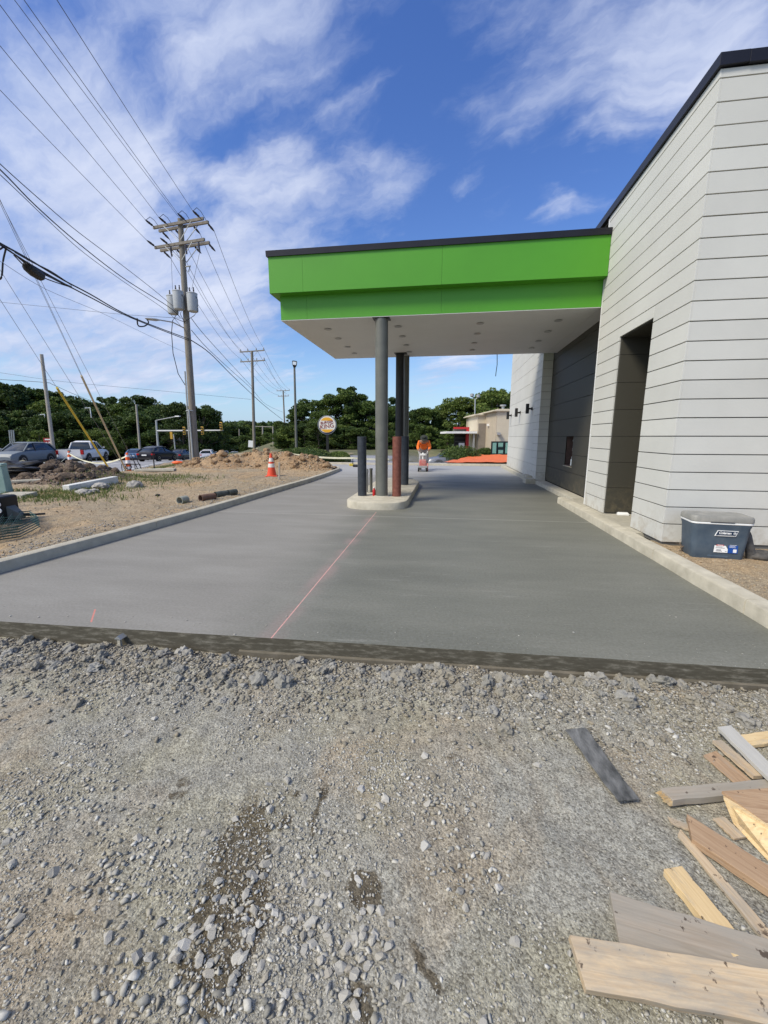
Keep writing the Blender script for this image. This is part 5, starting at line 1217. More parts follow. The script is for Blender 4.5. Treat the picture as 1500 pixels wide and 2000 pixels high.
for i, (s, f_, dz) in enumerate(((-.62, -.35, -.05), (-.02, -.52, .10), (.72, -.25, 0))):
    c = arm_pos(zt+dz, s, f_); cn = MB().lathe([(.22, -.52), (.27, -.50), (.29, -.44), (.29, .42), (.305, .44), (.305, .48), (.22, .52), (.12, .55)], (0, 0, 0), 20).build('transformer', m_trans, t, smooth=True, loc=c-o0)
    for q in (-.12, .12): MB().lathe([(.03, .5), (.05, .55), (.03, .6), (.05, .65), (.03, .7), (.035, .80)], (q, 0, 0), 10).build('bushing', m_insul, cn, smooth=True)
    MB().bar((0, .27, .2), (0, .5, .2), .08, .08).build('hanger', m_silver, cn)
    ctube('lead', [c-o0+Vector((.27, -.05, .3)), c-o0+Vector((.40, -.1, .1)), c-o0+Vector((.36, -.1, -.5)), c-o0+Vector((.1, -.1, -.75)), arm_pos(zt-1.0, 0, -.2)-o0], .018, m_wire, 5, t)
ctube('lead', [arm_pos(zt-.65, -.5, -.3)-o0, arm_pos(zt-.9, -.75, -.3)-o0, DD(335, 650, 25.6)-o0, DD(338, 690, 25.7)-o0, DD(348, 730, 25.8)-o0, DD(364, 756, 25.9)-o0], .022, m_wire, 5, t)
ctube('lead', [arm_pos(AR[1][0]-.6, 1.4, -.22)-o0, arm_pos(zt+.7, .72, -.25)-o0], .01, m_wire, 4, t); ctube('lead', [arm_pos(AR[1][0]-.4, -.6, -.22)-o0, arm_pos(zt+.7, -.6, -.3)-o0], .01, m_wire, 4, t)
# street light on the pole
a = DD(362, 642, 26); b_ = DD(312, 625, 24.5); h_ = DD(284, 622, 24.0)
ctube('lamp_arm', [a-o0, a.lerp(b_, .5)+Vector((0, 0, .12))-o0, b_-o0], .035, m_silver, 8, t)
MB().loft([[tuple(p+(Vector(q)*w)) for q in ((0, 0, .06), (.0, .12, 0), (0, 0, -.08), (0, -.12, 0))] for p, w in ((b_-o0, .5), (b_.lerp(h_, .3)-o0, 1.1), (b_.lerp(h_, .8)-o0, 1.0), (h_-o0, .4))]).build('lamp_head', m_silver, t, smooth=True)

def simple_pole(px, yb, yt, dist, arms, lab, pxt=None, zb=None, r=.16, mat=m_pole):
    B = DD(px, yb, dist); T = DD(pxt or px, yt, dist); u, v = uv(B.x, B.y)
    B = Vector((B.x, B.y, min(B.z, far_h(B.x, B.y))-.3)); t = empty('utility_pole', tuple(B), label=lab, cat='utility pole', group='utility poles along the road')
    ctube('pole', [Vector((0, 0, 0)), T-B], [r*1.25, r], mat, 10, t); out = []
    for dz, hw in arms:
        c = T-B-Vector((0, 0, dz)); MB().bar(c-armdir*hw, c+armdir*hw, .10, .13).build('crossarm', m_arm, t)
        for s in (-1, 1): MB().bar(c+armdir*s*hw*.5, c-Vector((0, 0, .8)), .035, .035).build('brace', m_silver, t)
        for s in (-.95, -.35, .35, .95):
            MB().lathe([(.03, 0), (.07, .10), (.05, .14), (.08, .20), (.04, .30)], tuple(c+armdir*s*hw+Vector((0, 0, .06))), 8).build('insulator', m_silver, t); out.append(B+c+armdir*s*hw+Vector((0, 0, .34)))
    return t, B, T, out
t2, P2B, P2T, at2 = simple_pole(497, 890, 686, 55, [(.0, 1.8), (1.2, 1.8)], 'second wooden utility pole with two crossarms, rising behind the big dirt mound', pxt=492)
t3, P3B, P3T, at3 = simple_pole(557, 857, 763, 105, [(.0, 1.8), (1.3, 1.5)], 'distant third utility pole with two crossarms, left of the dark light pole', pxt=553)
simple_pole(106, 895, 692, 38, [], 'leaning bare wooden pole behind the silver SUV, left of the pickup', pxt=81, r=.13, mat=m_polel)
simple_pole(273, 880, 790, 62, [], 'plain far wooden pole between the guy wires and the dark cars', pxt=266, r=.14, mat=m_polel)
simple_pole(513, 880, 832, 120, [], 'short far pole right of the second utility pole', pxt=513, r=.2, mat=m_polel)
simple_pole(467, 878, 838, 150, [], 'thin far pole left of the second utility pole', pxt=467, r=.16, mat=m_polel)

def line(a, b, sag, r, lab, mat=m_wire2, grp='power lines overhead', n=16, name='power_line', cat='power line'):
    return tagk(ctube(name, catenary(a, b, sag, n), r, mat, 5), lab, cat, grp)
def over(px, py, z, ext, a):     # where a line leaves the picture, carried on a little
    p = G(px, py, z); return p+(p-a)*ext
ends = [((0, 87), (AR[0][0]+.12, -1.65), 'leftmost top conductor from the pole head up to the left edge'), ((0, 7), (AR[0][0]+.12, -.7), 'second top conductor, leaving at the upper left corner'),
        ((49, 0), (AR[0][0]+.12, .6), 'third top conductor, right one of the close pair'), ((113, 0), (AR[0][0]+.12, 1.6), 'rightmost top conductor, leaving by the top of the picture'),
        ((0, 174), (AR[1][0]+.12, -1.65), 'lowest bare conductor, from the lower crossarm to the left edge')]
for (p, (z, s), lab) in ends:
    a = arm_pos(z, s, -.85); e = over(p[0], p[1], 13.2, .25, a); line(a, e, .0+.015*(e-a).length*.3, .011, lab)
a = arm_pos(P1t.z+.05, 0, -.1); line(a, over(30, 0, 13.4, .25, a), .05, .010, 'thin shield wire from the very top of the pole, left one of the close pair')
for i, s in enumerate((-1.65, -.7, .6, 1.6)):
    a = arm_pos(AR[0][0]-.18, s, .85); line(a, at2[i], .7, .013, ['first', 'second', 'third', 'fourth'][i]+' conductor from the left between the near pole and the second pole, upper arm')
for i, s in enumerate((-1.65, -.7)):
    a = arm_pos(AR[1][0]-.18, s, .85); line(a, at2[4+i], .8, .013, ['outer', 'inner'][i]+' conductor between the lower crossarms of the first two poles')
for i in range(4): line(at2[i], at3[i], .9, .018, 'conductor '+['outer left', 'inner left', 'inner right', 'outer right'][i]+' between the second and third poles')
for i in (4, 7): line(at2[i], at3[i], 1.0, .018, 'lower '+('left' if i == 4 else 'right')+' conductor between the second and third poles')
# slack black service cables: fitted through several sighted points
def sighted(name, pts, r, lab, mat=m_wire, cat='cable', grp='slack black cables overhead', n=5):
    P = [DD(*q) for q in pts]
    # smooth through the points
    out = []
    for i in range(len(P)-1):
        p0, p1, p2, p3 = P[max(i-1, 0)], P[i], P[i+1], P[min(i+2, len(P)-1)]
        for k in range(5):
            s = k/5; out.append(.5*((2*p1)+(p2-p0)*s+(2*p0-5*p1+4*p2-p3)*s*s+(3*p1-p0-3*p2+p3)*s**3))
    out.append(P[-1]); return tagk(ctube(name, out, r, mat, n), lab, cat, grp)
sighted('service_cable', [(-120, 205, 10.8), (0, 320, 12.5), (84, 395, 14.6), (150, 451, 17), (224, 507, 20), (300, 566, 24), (352, 610, 26)], .013, 'upper black service cable running down to the transformers')
sighted('service_cable', [(-120, 225, 10.8), (0, 331, 12.5), (70, 402, 14.4), (154, 476, 17.4), (245, 546, 21), (329, 599, 25), (352, 620, 26)], .019, 'middle black service cable, the thickest of the three to the transformers')
sighted('service_cable', [(-120, 235, 10.8), (0, 341, 12.6), (105, 441, 15.7), (168, 497, 18.3), (250, 556, 21.5), (325, 607, 25), (356, 640, 26)], .011, 'lowest thin black service cable to the transformers')
cc = empty('splice_cable', (0, 0, 0), label='thick black telecom cable bundle with a bulky splice case, coming in at the left', cat='cable')
def sm(pts, step=5):
    P = [DD(*q) for q in pts]; out = []
    for i in range(len(P)-1):
        p0, p1, p2, p3 = P[max(i-1, 0)], P[i], P[i+1], P[min(i+2, len(P)-1)]
        for k in range(step):
            s = k/step; out.append(.5*((2*p1)+(p2-p0)*s+(2*p0-5*p1+4*p2-p3)*s*s+(3*p1-p0-3*p2+p3)*s**3))
    return out+[P[-1]]
ctube('cable', sm([(-60, 440, 9.6), (0, 475, 10.5), (52, 504, 11.6), (122, 546, 13.6), (175, 574, 15.6), (259, 620, 20), (371, 663, 26)]), .022, m_wire, 6, cc)
ctube('cable', sm([(-60, 444, 9.5), (0, 478, 10.4), (52, 512, 11.5), (122, 552, 13.5), (175, 580, 15.5), (259, 622, 20), (371, 666, 26)]), .020, m_wire, 6, cc)
ctube('cable', sm([(8, 484, 10.5), (30, 498, 11.0), (80, 530, 12.2), (110, 548, 13.3), (150, 567, 14.6)]), .016, m_wire, 6, cc)
ctube('cable_loop', sm([(12, 484, 10.5), (6, 510, 10.6), (4, 535, 10.6), (0, 545, 10.6), (-8, 540, 10.6)]), .020, m_wire, 6, cc)
ctube('cable_loop', sm([(0, 487, 10.4), (6, 483, 10.5), (14, 482, 10.6)]), .018, m_wire, 6, cc)
ctube('cable_loop', sm([(268, 622, 20), (270, 636, 20.2), (282, 637, 20.5), (290, 630, 20.8), (287, 624, 20.8)]), .03, m_wire, 6, cc)
for dx_, dy_, rr_ in ((3, 8, .018), (-2, 12, .015), (5, -3, .017)): ctube('cable', sm([(28+dx_*.3, 494+dy_*.4, 11.0), (60+dx_, 516+dy_, 11.8), (96+dx_, 534+dy_, 12.7), (140, 558+dy_*.3, 14.2)]), rr_, m_wire, 6, cc)
A = DD(49, 512, 11.6); B_ = DD(80, 533, 12.3); d_ = (B_-A)
spl = MB().tube([A-Vector((0, 0, .02)), A+d_*.1-Vector((0, 0, .08)), A+d_*.5-Vector((0, 0, .10)), A+d_*.9-Vector((0, 0, .10)), B_-Vector((0, 0, .08))], [.05, .12, .14, .13, .05], 8).build('splice_case', m_wire, cc, smooth=True)
sighted('service_cable', [(371, 663, 26), (410, 690, 31), (450, 730, 40), (492, 770, 55)], .03, 'black telecom cable from the near pole on to the second pole', grp=None)
sighted('service_cable', [(492, 770, 55), (520, 795, 75), (552, 820, 105)], .04, 'black telecom cable from the second pole to the third', grp=None)
sighted('service_cable', [(374, 622, 26), (400, 655, 32), (450, 710, 43), (492, 755, 55)], .02, 'thin service wire from the transformers to the second pole', grp=None)
sighted('service_cable', [(374, 645, 26), (405, 680, 32), (450, 722, 43), (492, 760, 55), (520, 790, 75), (552, 805, 105)], .02, 'lowest thin wire passing the second pole to the third', grp=None)
sighted('street_wire', [(-60, 582, 36), (0, 590, 37), (120, 602, 37), (240, 614, 36), (362, 622, 26)], .012, 'nearly level wire from the left edge to the street lamp arm', grp=None)
sighted('street_wire', [(0, 510, 12), (90, 565, 15), (200, 612, 19), (300, 660, 24), (365, 690, 26)], .006, 'faint thin wire sloping below the splice case', grp=None)
sighted('street_wire', [(-60, 736, 40), (0, 741, 39), (88, 747, 38), (105, 752, 40), (150, 772, 50), (200, 790, 62)], .02, 'wire from the left edge crossing the bare wooden pole', grp=None)
sighted('street_wire', [(-60, 722, 50), (0, 728, 50), (120, 745, 50), (300, 762, 52), (490, 780, 55)], .014, 'long faint wire crossing low over the far trees', grp=None)
# guy wires with coloured guards
gA = DD(222, 921, 20.5); gB = DD(250, 924, 21.0)
guys = [(gA, (115, 757), (0, 585), m_yellow, 'guy wire with a bright yellow plastic guard'), (gB, (163, 735), (0, 397), m_cream, 'guy wire with a cream guard, right of the yellow one')]
top_d = 12.0
for g0, gm, ge, mt, lab in guys:
    z0 = site_h(g0.x, g0.y)-.1; base = Vector((g0.x, g0.y, z0)); e = DD(ge[0], ge[1], top_d); t = empty('guy_wire', tuple(base), label=lab, cat='guy wire', group='guy wires anchored by the road')
    far = e+(e-base)*.15; ctube('wire', [Vector((0, 0, 0)), far-base], .006, m_guy, 5, t)
    # guard length: solve where the guard ends on the picture
    best = min((abs((lambda p: (p @ U2, p @ FW))(np.array(base.lerp(e, s/100))-CAM)[0]/max(.1, float((np.array(base.lerp(e, s/100))-CAM) @ FW))*-FPX+1000-gm[1]), s) for s in range(5, 95))[1]/100
    ctube('guard', [Vector((0, 0, 0)), (e-base)*best], .040, mt, 8, t)
for i, (ge, g0, lab) in enumerate([((0, 390), gB, 'bare guy wire, highest of those reaching the left edge'), ((5, 535), gB, 'bare guy wire passing behind the splice case'), ((0, 392), Vector((gB.x+.5, gB.y+.2, gB.z)), 'bare guy wire close under the highest one')]):
    base = Vector((g0.x, g0.y, site_h(g0.x, g0.y)-.1)); e = DD(ge[0], ge[1], top_d); tagk(ctube('guy_wire', [base, e+(e-base)*.15], .006, m_guy, 5), lab, 'guy wire', 'guy wires anchored by the road')

# ------------------------------------------------------------------ lamp posts, signals, signs in the distance
def lamp_post(px, yb, yt, dist, armpx, lab, mat=m_white, r=.09, pxt=None):
    B = DD(px, yb, dist); T = DD(pxt or px, yt, dist); B = Vector((B.x, B.y, min(B.z, far_h(B.x, B.y)+.05)-.1)); t = empty('lamp_post', tuple(B), label=lab, cat='lamp post')
    ctube('pole', [Vector((0, 0, 0)), T-B], [r*1.2, r*.8], mat, 10, t); E_ = DD(armpx, yt+1, dist)
    MB().bar(T-B, E_-B, .08, .08).build('arm', mat, t); MB().bar((E_-B), (E_-B)+(E_-T)*.01+Vector((.01, 0, 0)), .5, .15).build('lamp_head', mat, t)
    MB().bar((T-B).lerp(E_-B, .6), E_-B, .35, .14).build('lamp_head', mat, t); return t
lamp_post(93, 868, 809, 75, 79, 'white lamp post standing above the red sign', pxt=87)
lamp_post(184, 862, 796, 75, 168, 'white lamp post behind the white pickup', pxt=176)
t = empty('light_pole', tuple(DD(579, 885, 40)), label='tall dark light pole with a floodlight cluster behind the hedge', cat='lamp post'); B = Vector(t.location); T = DD(575, 716, 40)
ctube('pole', [Vector((0, 0, -.5)), T-B], [.13, .09], m_column, 10, t); MB().loft([[(x*s, y*s, z) for x, y in ((-.2, -.2), (.2, -.2), (.2, .2), (-.2, .2))] for s, z in ((.4, -.1), (1.0, .15), (1.1, .45), (.8, .5))]).build('floodlight', m_darkcol, t, loc=T-B, rot=(0, .1, .3)); MB().box(-.16, .16, -.235, -.222, .12, .4).build('lens', m_clear, t, loc=T-B, rot=(0, .1, .3))
t = empty('light_pole', tuple(DD(926, 880, 48)), label='slim far light pole with two raised lamps above the beige building', cat='lamp post'); B = Vector(t.location); T = DD(928, 780, 48)
ctube('pole', [Vector((0, 0, -.5)), T-B], .07, m_silver, 8, t)
for px, py in ((922, 772), (934, 774)): q = DD(px, py, 48); ctube('arm', [T-B, q-B-Vector((0, 0, .15))], .04, m_silver, 6, t); MB().lathe([(.08, -.2), (.22, -.1), (.22, .15), (.08, .2)], tuple(q-B), 10).build('lamp_head', m_silver, t)
# traffic signal mast
t = empty('signal_mast', tuple(DD(309, 880, 60)), label='grey traffic signal mast with a long arm carrying yellow signals', cat='traffic signal'); B = Vector(t.location); T = DD(305, 821, 60)
ctube('mast', [Vector((0, 0, -1)), T-B], [.18, .13], m_silver, 10, t); a = DD(307, 841.5, 60); e = DD(436, 840.5, 55); ctube('mast_arm', [a-B, e-B], [.13, .08], m_silver, 8, t)
ctube('lamp_arm', [T-B, DD(325, 817, 59)-B, DD(344, 813.5, 58)-B], .05, m_silver, 8, t); MB().bar(DD(343, 813, 58)-B, DD(351, 813, 57.6)-B, .25, .12).build('lamp_head', m_white, t)
m_sig = M('signal_yellow', (.62, .36, .05), rough=.5)
for px, dz in ((364, 0), (399, 0), (434, .55)):
    q = a.lerp(e, (px-307)/129)+Vector((0, -.15, dz)); s = MB().box(-.17, .17, -.1, .1, -.55, .5).build('signal_head', m_sig, t, loc=q-B, bevel=.03)
    for k in range(3): MB().lathe([(.11, -.13), (.12, -.02)], (0, -.1, -.35+.33*k), 10, axis='Y').build('visor', m_darkcol, s)
B0 = DD(335, 850, 61); MB().box(-.17, .17, -.1, .1, -.55, .5).build('signal_head', m_sig, t, loc=B0-B)
ctube('post', [DD(343, 886, 62)-B, DD(339, 848, 62)-B], .09, m_silver, 8, t)
t = empty('road_signal_arm', tuple(DD(533, 884, 95)), label='far thin signal mast with a horizontal arm, right of the second utility pole', cat='traffic signal'); B = Vector(t.location)
ctube('mast', [Vector((0, 0, -1)), DD(533, 833, 95)-B], .14, m_polel, 8, t); ctube('mast_arm', [DD(533, 834, 95)-B, DD(498, 833, 95)-B], .09, m_polel, 6, t)
# three slim flag-pole-like rods behind the SUV
for i, px in enumerate((18, 22, 26)):
    tagk(ctube('slim_rod', [DD(px+4, 880, 60), DD(px, 840, 60)], .09, m_silver, 6), ['left', 'middle', 'right'][i]+' rod of three slim grey rods rising behind the silver SUV', 'rod', 'slim rods behind the SUV')
# unreadable red sign with white marks
t = empty('red_sign', tuple(DD(96, 885, 58)), label='red roadside sign with white marks left of the bare wooden pole', cat='sign'); B = Vector(t.location); c = DD(95, 866, 58)-B
MB().box(-.55, .55, -.08, .08, -.75, .75).build('sign_panel', M('sign_red', (.35, .03, .03), rough=.4), t, loc=c, rot=(0, 0, .35)); ctube('post', [Vector((0, 0, -.5)), c], .07, m_silver, 8, t)
mb = MB(); [mb.box(x-.1, x+.1, -.095, -.081, z-.08, z+.08) for x, z in ((-.2, .1), (.15, .15), (0, -.1), (.2, -.2), (-.1, -.35))]; mb.box(-.35, .35, -.095, -.081, .45, .62); mb.build('white_marks', m_white, t, loc=c, rot=(0, 0, .35))
t = empty('white_sign', tuple(DD(490, 890, 50)), label='blank white sign board just left of the second utility pole', cat='sign'); B = Vector(t.location); c = DD(489.5, 867, 50)-B
MB().box(-.27, .27, -.02, .02, -.40, .40).build('sign_panel', m_white, t, loc=c, rot=(0, R(6), .2)); MB().bar(Vector((0, 0.03, -.8)), c+Vector((0, .04, .3)), .06, .05).build('post', m_darkcol, t)
# burger restaurant sign
sg = empty('restaurant_sign', tuple(DD(640, 895, 40)), rz=R(8.5), label='round yellow and white BURGER KING sign on a dark post above the hedge', cat='sign'); B = Vector(sg.location)
c = DD(639, 830, 40)-B; c = Matrix.Rotation(-R(8.5), 3, 'Z') @ c
Rr = .885
m_signw = M('sign_white', (.75, .72, .64), rough=.4, var=.02); m_signy = M('sign_yellow', (.80, .42, .03), rough=.4, var=.02); m_signr = M('sign_letter_red', (.25, .012, .012), rough=.4); m_signb = M('sign_dark_blue', (.01, .015, .05), rough=.4)
def disc(r, y0, y1, mat, name, cx=0, cz=0, sx=1, sz=1, n=48):
    return MB().loft([[(c.x+cx+r*sx*math.cos(2*math.pi*i/n), c.y+y, c.z+cz+r*sz*math.sin(2*math.pi*i/n)) for i in range(n)] for y in (y0, y1)]).build(name, mat, sg)
MB().bar((c.x*.0, c.y, -1), (c.x, c.y, c.z-Rr), .24, .2).build('post', m_darkcol, sg)
disc(Rr, -.12, .12, m_silver, 'cabinet'); disc(Rr*.955, -.135, -.121, m_signb, 'face_ring', .0, 0); disc(Rr*.90, -.145, -.134, m_signw, 'face', .02, .02)
def segd(r, z0, z1, y0, y1, mat, name):
    pts = []
    for i in range(41):
        z = z0+(z1-z0)*i/40; 
        if abs(z) <= r: pts.append((math.sqrt(max(0, r*r-z*z)), z))
    pr = [(x, z) for x, z in pts]+[(-x, z) for x, z in reversed(pts)]
    return MB().loft([[(c.x+x+.0, c.y+y, c.z+z) for x, z in pr] for y in (y0, y1)]).build(name, mat, sg)
segd(Rr*.80, .40, Rr*.79, -.154, -.144, m_signy, 'bun_top'); segd(Rr*.80, -Rr*.79, -.42, -.154, -.144, m_signy, 'bun_bottom')
arc = []
for i in range(25):
    a = R(-150+120*i/24+8); arc.append((math.cos(a), math.sin(a)))
for (t0, t1) in ((0, 1),):
    outer = [(x*Rr*.93, z*Rr*.93) for x, z in arc]; inner = [(x*Rr*(.93-.12*math.sin(math.pi*i/24)), z*Rr*(.93-.12*math.sin(math.pi*i/24))) for i, (x, z) in enumerate(arc)]
    pr = outer+inner[::-1]; MB().loft([[(c.x+x, c.y+y, c.z+z) for x, z in pr] for y in (-.156, -.146)]).build('blue_swoosh', m_signb, sg)
for txt, sz, dz in (('BURGER', .33, .24), ('KING', .55, -.14)):
    tm = textmesh(txt, sz, .006, bold=.002, space=1.0); tm.materials.append(m_signr); o = place('lettering', tm, sg, (c.x-.01, c.y-.162, c.z+dz), (R(90), -R(9), 0)); o.scale = (1.0 if txt == 'BURGER' else 1.02, 1, 1)
# hedges
def hedge(px0, px1, ytop, dist, lab, dep=1.6, seed=1, mat=m_leafB):
    a = DD(px0, 905, dist); b_ = DD(px1, 905, dist); top = DD((px0+px1)/2, ytop, dist).z; rg = random.Random(seed)
    cx, cy = (a.x+b_.x)/2, (a.y+b_.y)/2; hw = (b_-a).length/2; t = empty('hedge', (cx, cy, -.1), rz=math.atan2(b_.y-a.y, b_.x-a.x), label=lab, cat='hedge', group='rounded hedges beyond the drive')
    zt_ = top+.1; vs = []; fs = []
    core_ = MB(); rings = []
    for i in range(9):
        q = -1+2*i/8; k = max(.02, 1-abs(q)**2.6)**.5; rings.append([(q*hw*.97, math.cos(R(w))*dep*k*.94, zt_*.47*(1)+math.sin(R(w))*zt_*.5*k*.9+(k-1)*zt_*.2) for w in range(0, 360, 24)])
    core_.loft(rings).build('crown', m_leafA, t, smooth=True)
    n = 9000
    for i in range(n):
        q = rg.uniform(-1, 1); k = max(.0, 1-abs(q)**2.6)**.5; w = rg.uniform(0, 2*math.pi); x = q*hw; y = math.cos(w)*dep*k; z = zt_*.47+math.sin(w)*zt_*.53*k+(k-1)*zt_*.2
        if z < 0.02: continue
        j = rg.uniform(.97, 1.05); x *= j; y *= j; z = z*rg.uniform(.98, 1.03); s = rg.uniform(.025, .06); u = Vector((rg.gauss(0, 1), rg.gauss(0, 1), rg.gauss(0, 1))).normalized(); v_ = u.orthogonal().normalized()
        p = Vector((x, y, z)); kk = len(vs); vs += [tuple(p+u*s), tuple(p+v_*s*.6), tuple(p-u*s), tuple(p-v_*s*.6)]; fs.append((kk, kk+1, kk+2, kk+3))
    me = bpy.data.meshes.new('foliage'); me.from_pydata(vs, [], fs); me.materials.append(mat); place('foliage', me, t, kind='stuff')
hedge(536, 649, 875, 23.5, 'long dark rounded hedge behind the caution tape', seed=2)
hedge(640, 684, 882.5, 24.5, 'smaller lighter hedge touching the right end of the long hedge', seed=3, dep=1.2, mat=m_leafC)

# ------------------------------------------------------------------ vehicles
def paint(name, c, metal=.3): return M(name, c, rough=.38, metal=metal, var=.02, spec=.4, coat=.25)
def wheel(root, x, y, r, w=.2):
    s = 1 if y > 0 else -1
    ty = MB().lathe([(r*.55, -w/2), (r*.93, -w/2), (r, -w*.3), (r, w*.3), (r*.93, w/2), (r*.55, w/2)], (0, 0, 0), 24, axis='Y').build('wheel', m_rubber, root, smooth=True, loc=(x, y, r))
    MB().lathe([(r*.56, s*w*.44), (r*.60, s*w*.52), (r*.52, s*w*.50), (r*.15, s*w*.46), (r*.12, s*w*.52), (.01, s*w*.53)], (0, 0, 0), 20, axis='Y').build('rim', m_chrome, ty, smooth=True)
m_headl = M('headlight_lens', (.22, .23, .25), rough=.4, var=0); m_taill = M('tail_light', (.45, .012, .012), rough=.2, var=0); m_trim = M('black_trim', (.02, .02, .022), rough=.5)
def car(kind, pm, loc, head, lab, brake=False, simple=False):
    t = empty({'suv': 'parked_suv', 'sedan': 'car', 'hatch': 'car', 'pickup': 'pickup_truck'}[kind], loc, rz=head, label=lab, cat={'suv': 'SUV', 'pickup': 'pickup truck'}.get(kind, 'car'))
    if kind == 'suv': L_, Wd, g, wr = 4.6, .925, .22, .36; low = [(-2.30, .50, .80), (-2.22, .35, 1.02), (-1.9, .26, 1.08), (-1.3, .24, 1.08), (0, .24, 1.07), (.9, .24, 1.05), (1.15, .25, 1.04), (1.7, .26, .98), (2.15, .30, .86), (2.30, .42, .66)]; cab = [(-2.20, 1.03, .0), (-1.75, 1.60, 1), (-1.2, 1.68, 1), (-.2, 1.70, 1), (.35, 1.64, 1), (1.12, 1.05, 0)]; wx = (-1.35, 1.40)
    elif kind == 'sedan': L_, Wd, g, wr = 4.8, .91, .2, .33; low = [(-2.40, .50, .82), (-2.32, .32, .98), (-1.9, .24, 1.02), (-1.3, .22, 1.0), (0, .22, .95), (.9, .22, .95), (1.2, .24, .93), (1.8, .26, .84), (2.25, .30, .72), (2.40, .42, .58)]; cab = [(-1.75, 1.0, 0), (-1.0, 1.38, 1), (-.4, 1.45, 1), (.1, 1.44, 1), (1.15, .94, 0)]; wx = (-1.42, 1.42)
    elif kind == 'hatch': L_, Wd, g, wr = 4.5, .92, .22, .35; low = [(-2.25, .50, .80), (-2.18, .32, 1.0), (-1.9, .26, 1.05), (-1.3, .24, 1.05), (0, .22, 1.0), (.9, .22, 1.0), (1.2, .24, .98), (1.75, .26, .90), (2.1, .30, .78), (2.25, .42, .60)]; cab = [(-2.15, 1.0, 0), (-1.6, 1.38, 1), (-.9, 1.52, 1), (0, 1.54, 1), (.3, 1.48, 1), (1.15, 1.0, 0)]; wx = (-1.35, 1.38)
    else: L_, Wd, g, wr = 5.8, 1.0, .35, .42; low = [(-2.9, .55, 1.12), (-2.88, .50, 1.22), (-2.0, .42, 1.22), (-.6, .40, 1.22), (.3, .40, 1.20), (1.1, .40, 1.18), (1.5, .42, 1.17), (2.2, .45, 1.10), (2.75, .45, 1.0), (2.9, .5, .75)]; cab = [(-.78, 1.22, .3), (-.62, 1.80, 1), (-.1, 1.90, 1), (.5, 1.90, 1), (.75, 1.84, 1), (1.45, 1.19, 0)]; wx = (-1.85, 1.75)
    rings = []
    for x, zb, zt_ in low:
        e = 1-.16*max(0, (abs(x)/(L_/2)-.72)/.28)**2; w = Wd*e
        rings.append([(x, -w*.86, zb), (x, w*.86, zb), (x, w*.97, zb+.12), (x, w, (zb+zt_)*.5), (x, w*.985, zt_-.14), (x, w*.90, zt_-.02), (x, w*.5, zt_+.01), (x, -w*.5, zt_+.01), (x, -w*.90, zt_-.02), (x, -w*.985, zt_-.14), (x, -w, (zb+zt_)*.5), (x, -w*.97, zb+.12)])
    bodym = MB().loft(rings); bo = bodym.build('body', pm, t, smooth=True)
    if kind == 'pickup':
        bedi = MB().box(-2.82, -.80, -.82, .82, 1.226, 1.238).build('bed_floor', m_trim, t)
        for y in (-.9, .9): MB().box(-2.85, -.78, y-.06, y+.06, 1.22, 1.27).build('bed_rail', m_trim, t, bevel=.01)
        tg = MB().box(-2.915, -2.88, -.78, .78, .68, 1.23).build('tailgate', pm, t, bevel=.01); MB().box(-2.925, -2.914, -.12, .12, 1.08, 1.17).build('handle', m_trim, tg)
        MB().box(-3.0, -2.86, -.95, .95, .45, .64).build('bumper', m_chrome, t, bevel=.03)
    cr = []; rr = []
    for x, z, k in cab:
        zb = np.interp(x, [q[0] for q in low], [q[2] for q in low])-.05; wb = Wd*.90; wt = Wd*(.90-.22*(k if k else 0)) if k else Wd*.86
        zz = max(z, zb+.04); cr.append([(x, -wb, zb), (x, wb, zb), (x, wt, zz-.06*k-.01), (x, wt*.86, zz), (x, -wt*.86, zz), (x, -wt, zz-.06*k-.01)])
    MB().loft(cr).build('window', m_glass, t, smooth=True)
    top = [c_ for c_ in cab if c_[2] == 1]
    rg = []
    for x, z, k in top:
        wt = Wd*.68; rg.append([(x, -wt-.02, z-.085), (x, wt+.02, z-.085), (x, wt+.012, z-.03), (x, wt*.84, z+.016), (x, -wt*.84, z+.016), (x, -wt-.012, z-.03)])
    MB().loft(rg).build('roof', pm, t, smooth=True)
    x0, z0, _ = cab[0]; xr, zr, _ = top[0]; xf, zf, _ = top[-1]; x1, z1, _ = cab[-1]
    for s in (-1, 1):
        MB().bar((x1, s*Wd*.87, z1), (xf, s*Wd*.69, zf-.03), .07, .06).build('pillar', pm, t); MB().bar((x0, s*Wd*.87, z0), (xr, s*Wd*.69, zr-.03), .13, .08).build('pillar', pm, t)
        xm = .0 if kind != 'pickup' else .35; zm = np.interp(xm, [q[0] for q in low], [q[2] for q in low]); MB().bar((xm, s*Wd*.905, zm-.03), (xm-.03, s*Wd*.69, np.interp(xm, [q[0] for q in cab], [q[1] for q in cab])-.06), .07, .04).build('pillar', m_trim, t)
        MB().loft([[(x1-.35+a, s*(Wd+.02)+b_*s, zm+.05+c_) for a, b_, c_ in ((0, 0, 0), (0, .16, .02), (0, .16, .14), (0, 0, .12))], [(x1-.22+a, s*(Wd+.02)+b_*s, zm+.05+c_) for a, b_, c_ in ((0, 0, .02), (0, .13, .04), (0, .13, .11), (0, 0, .10))]]).build('mirror', pm, t)
        for x in wx:
            MB().lathe([(wr*.5, s*Wd*.93), (wr*1.17, s*Wd*.985), (wr*1.17, s*(Wd+.004)), (wr*.5, s*(Wd+.004))], (x, 0, wr+.02), 24, axis='Y').build('wheel_arch', m_trim, t, smooth=True)
            wheel(t, x, s*(Wd-.075), wr)
        zh = low[-2][2]
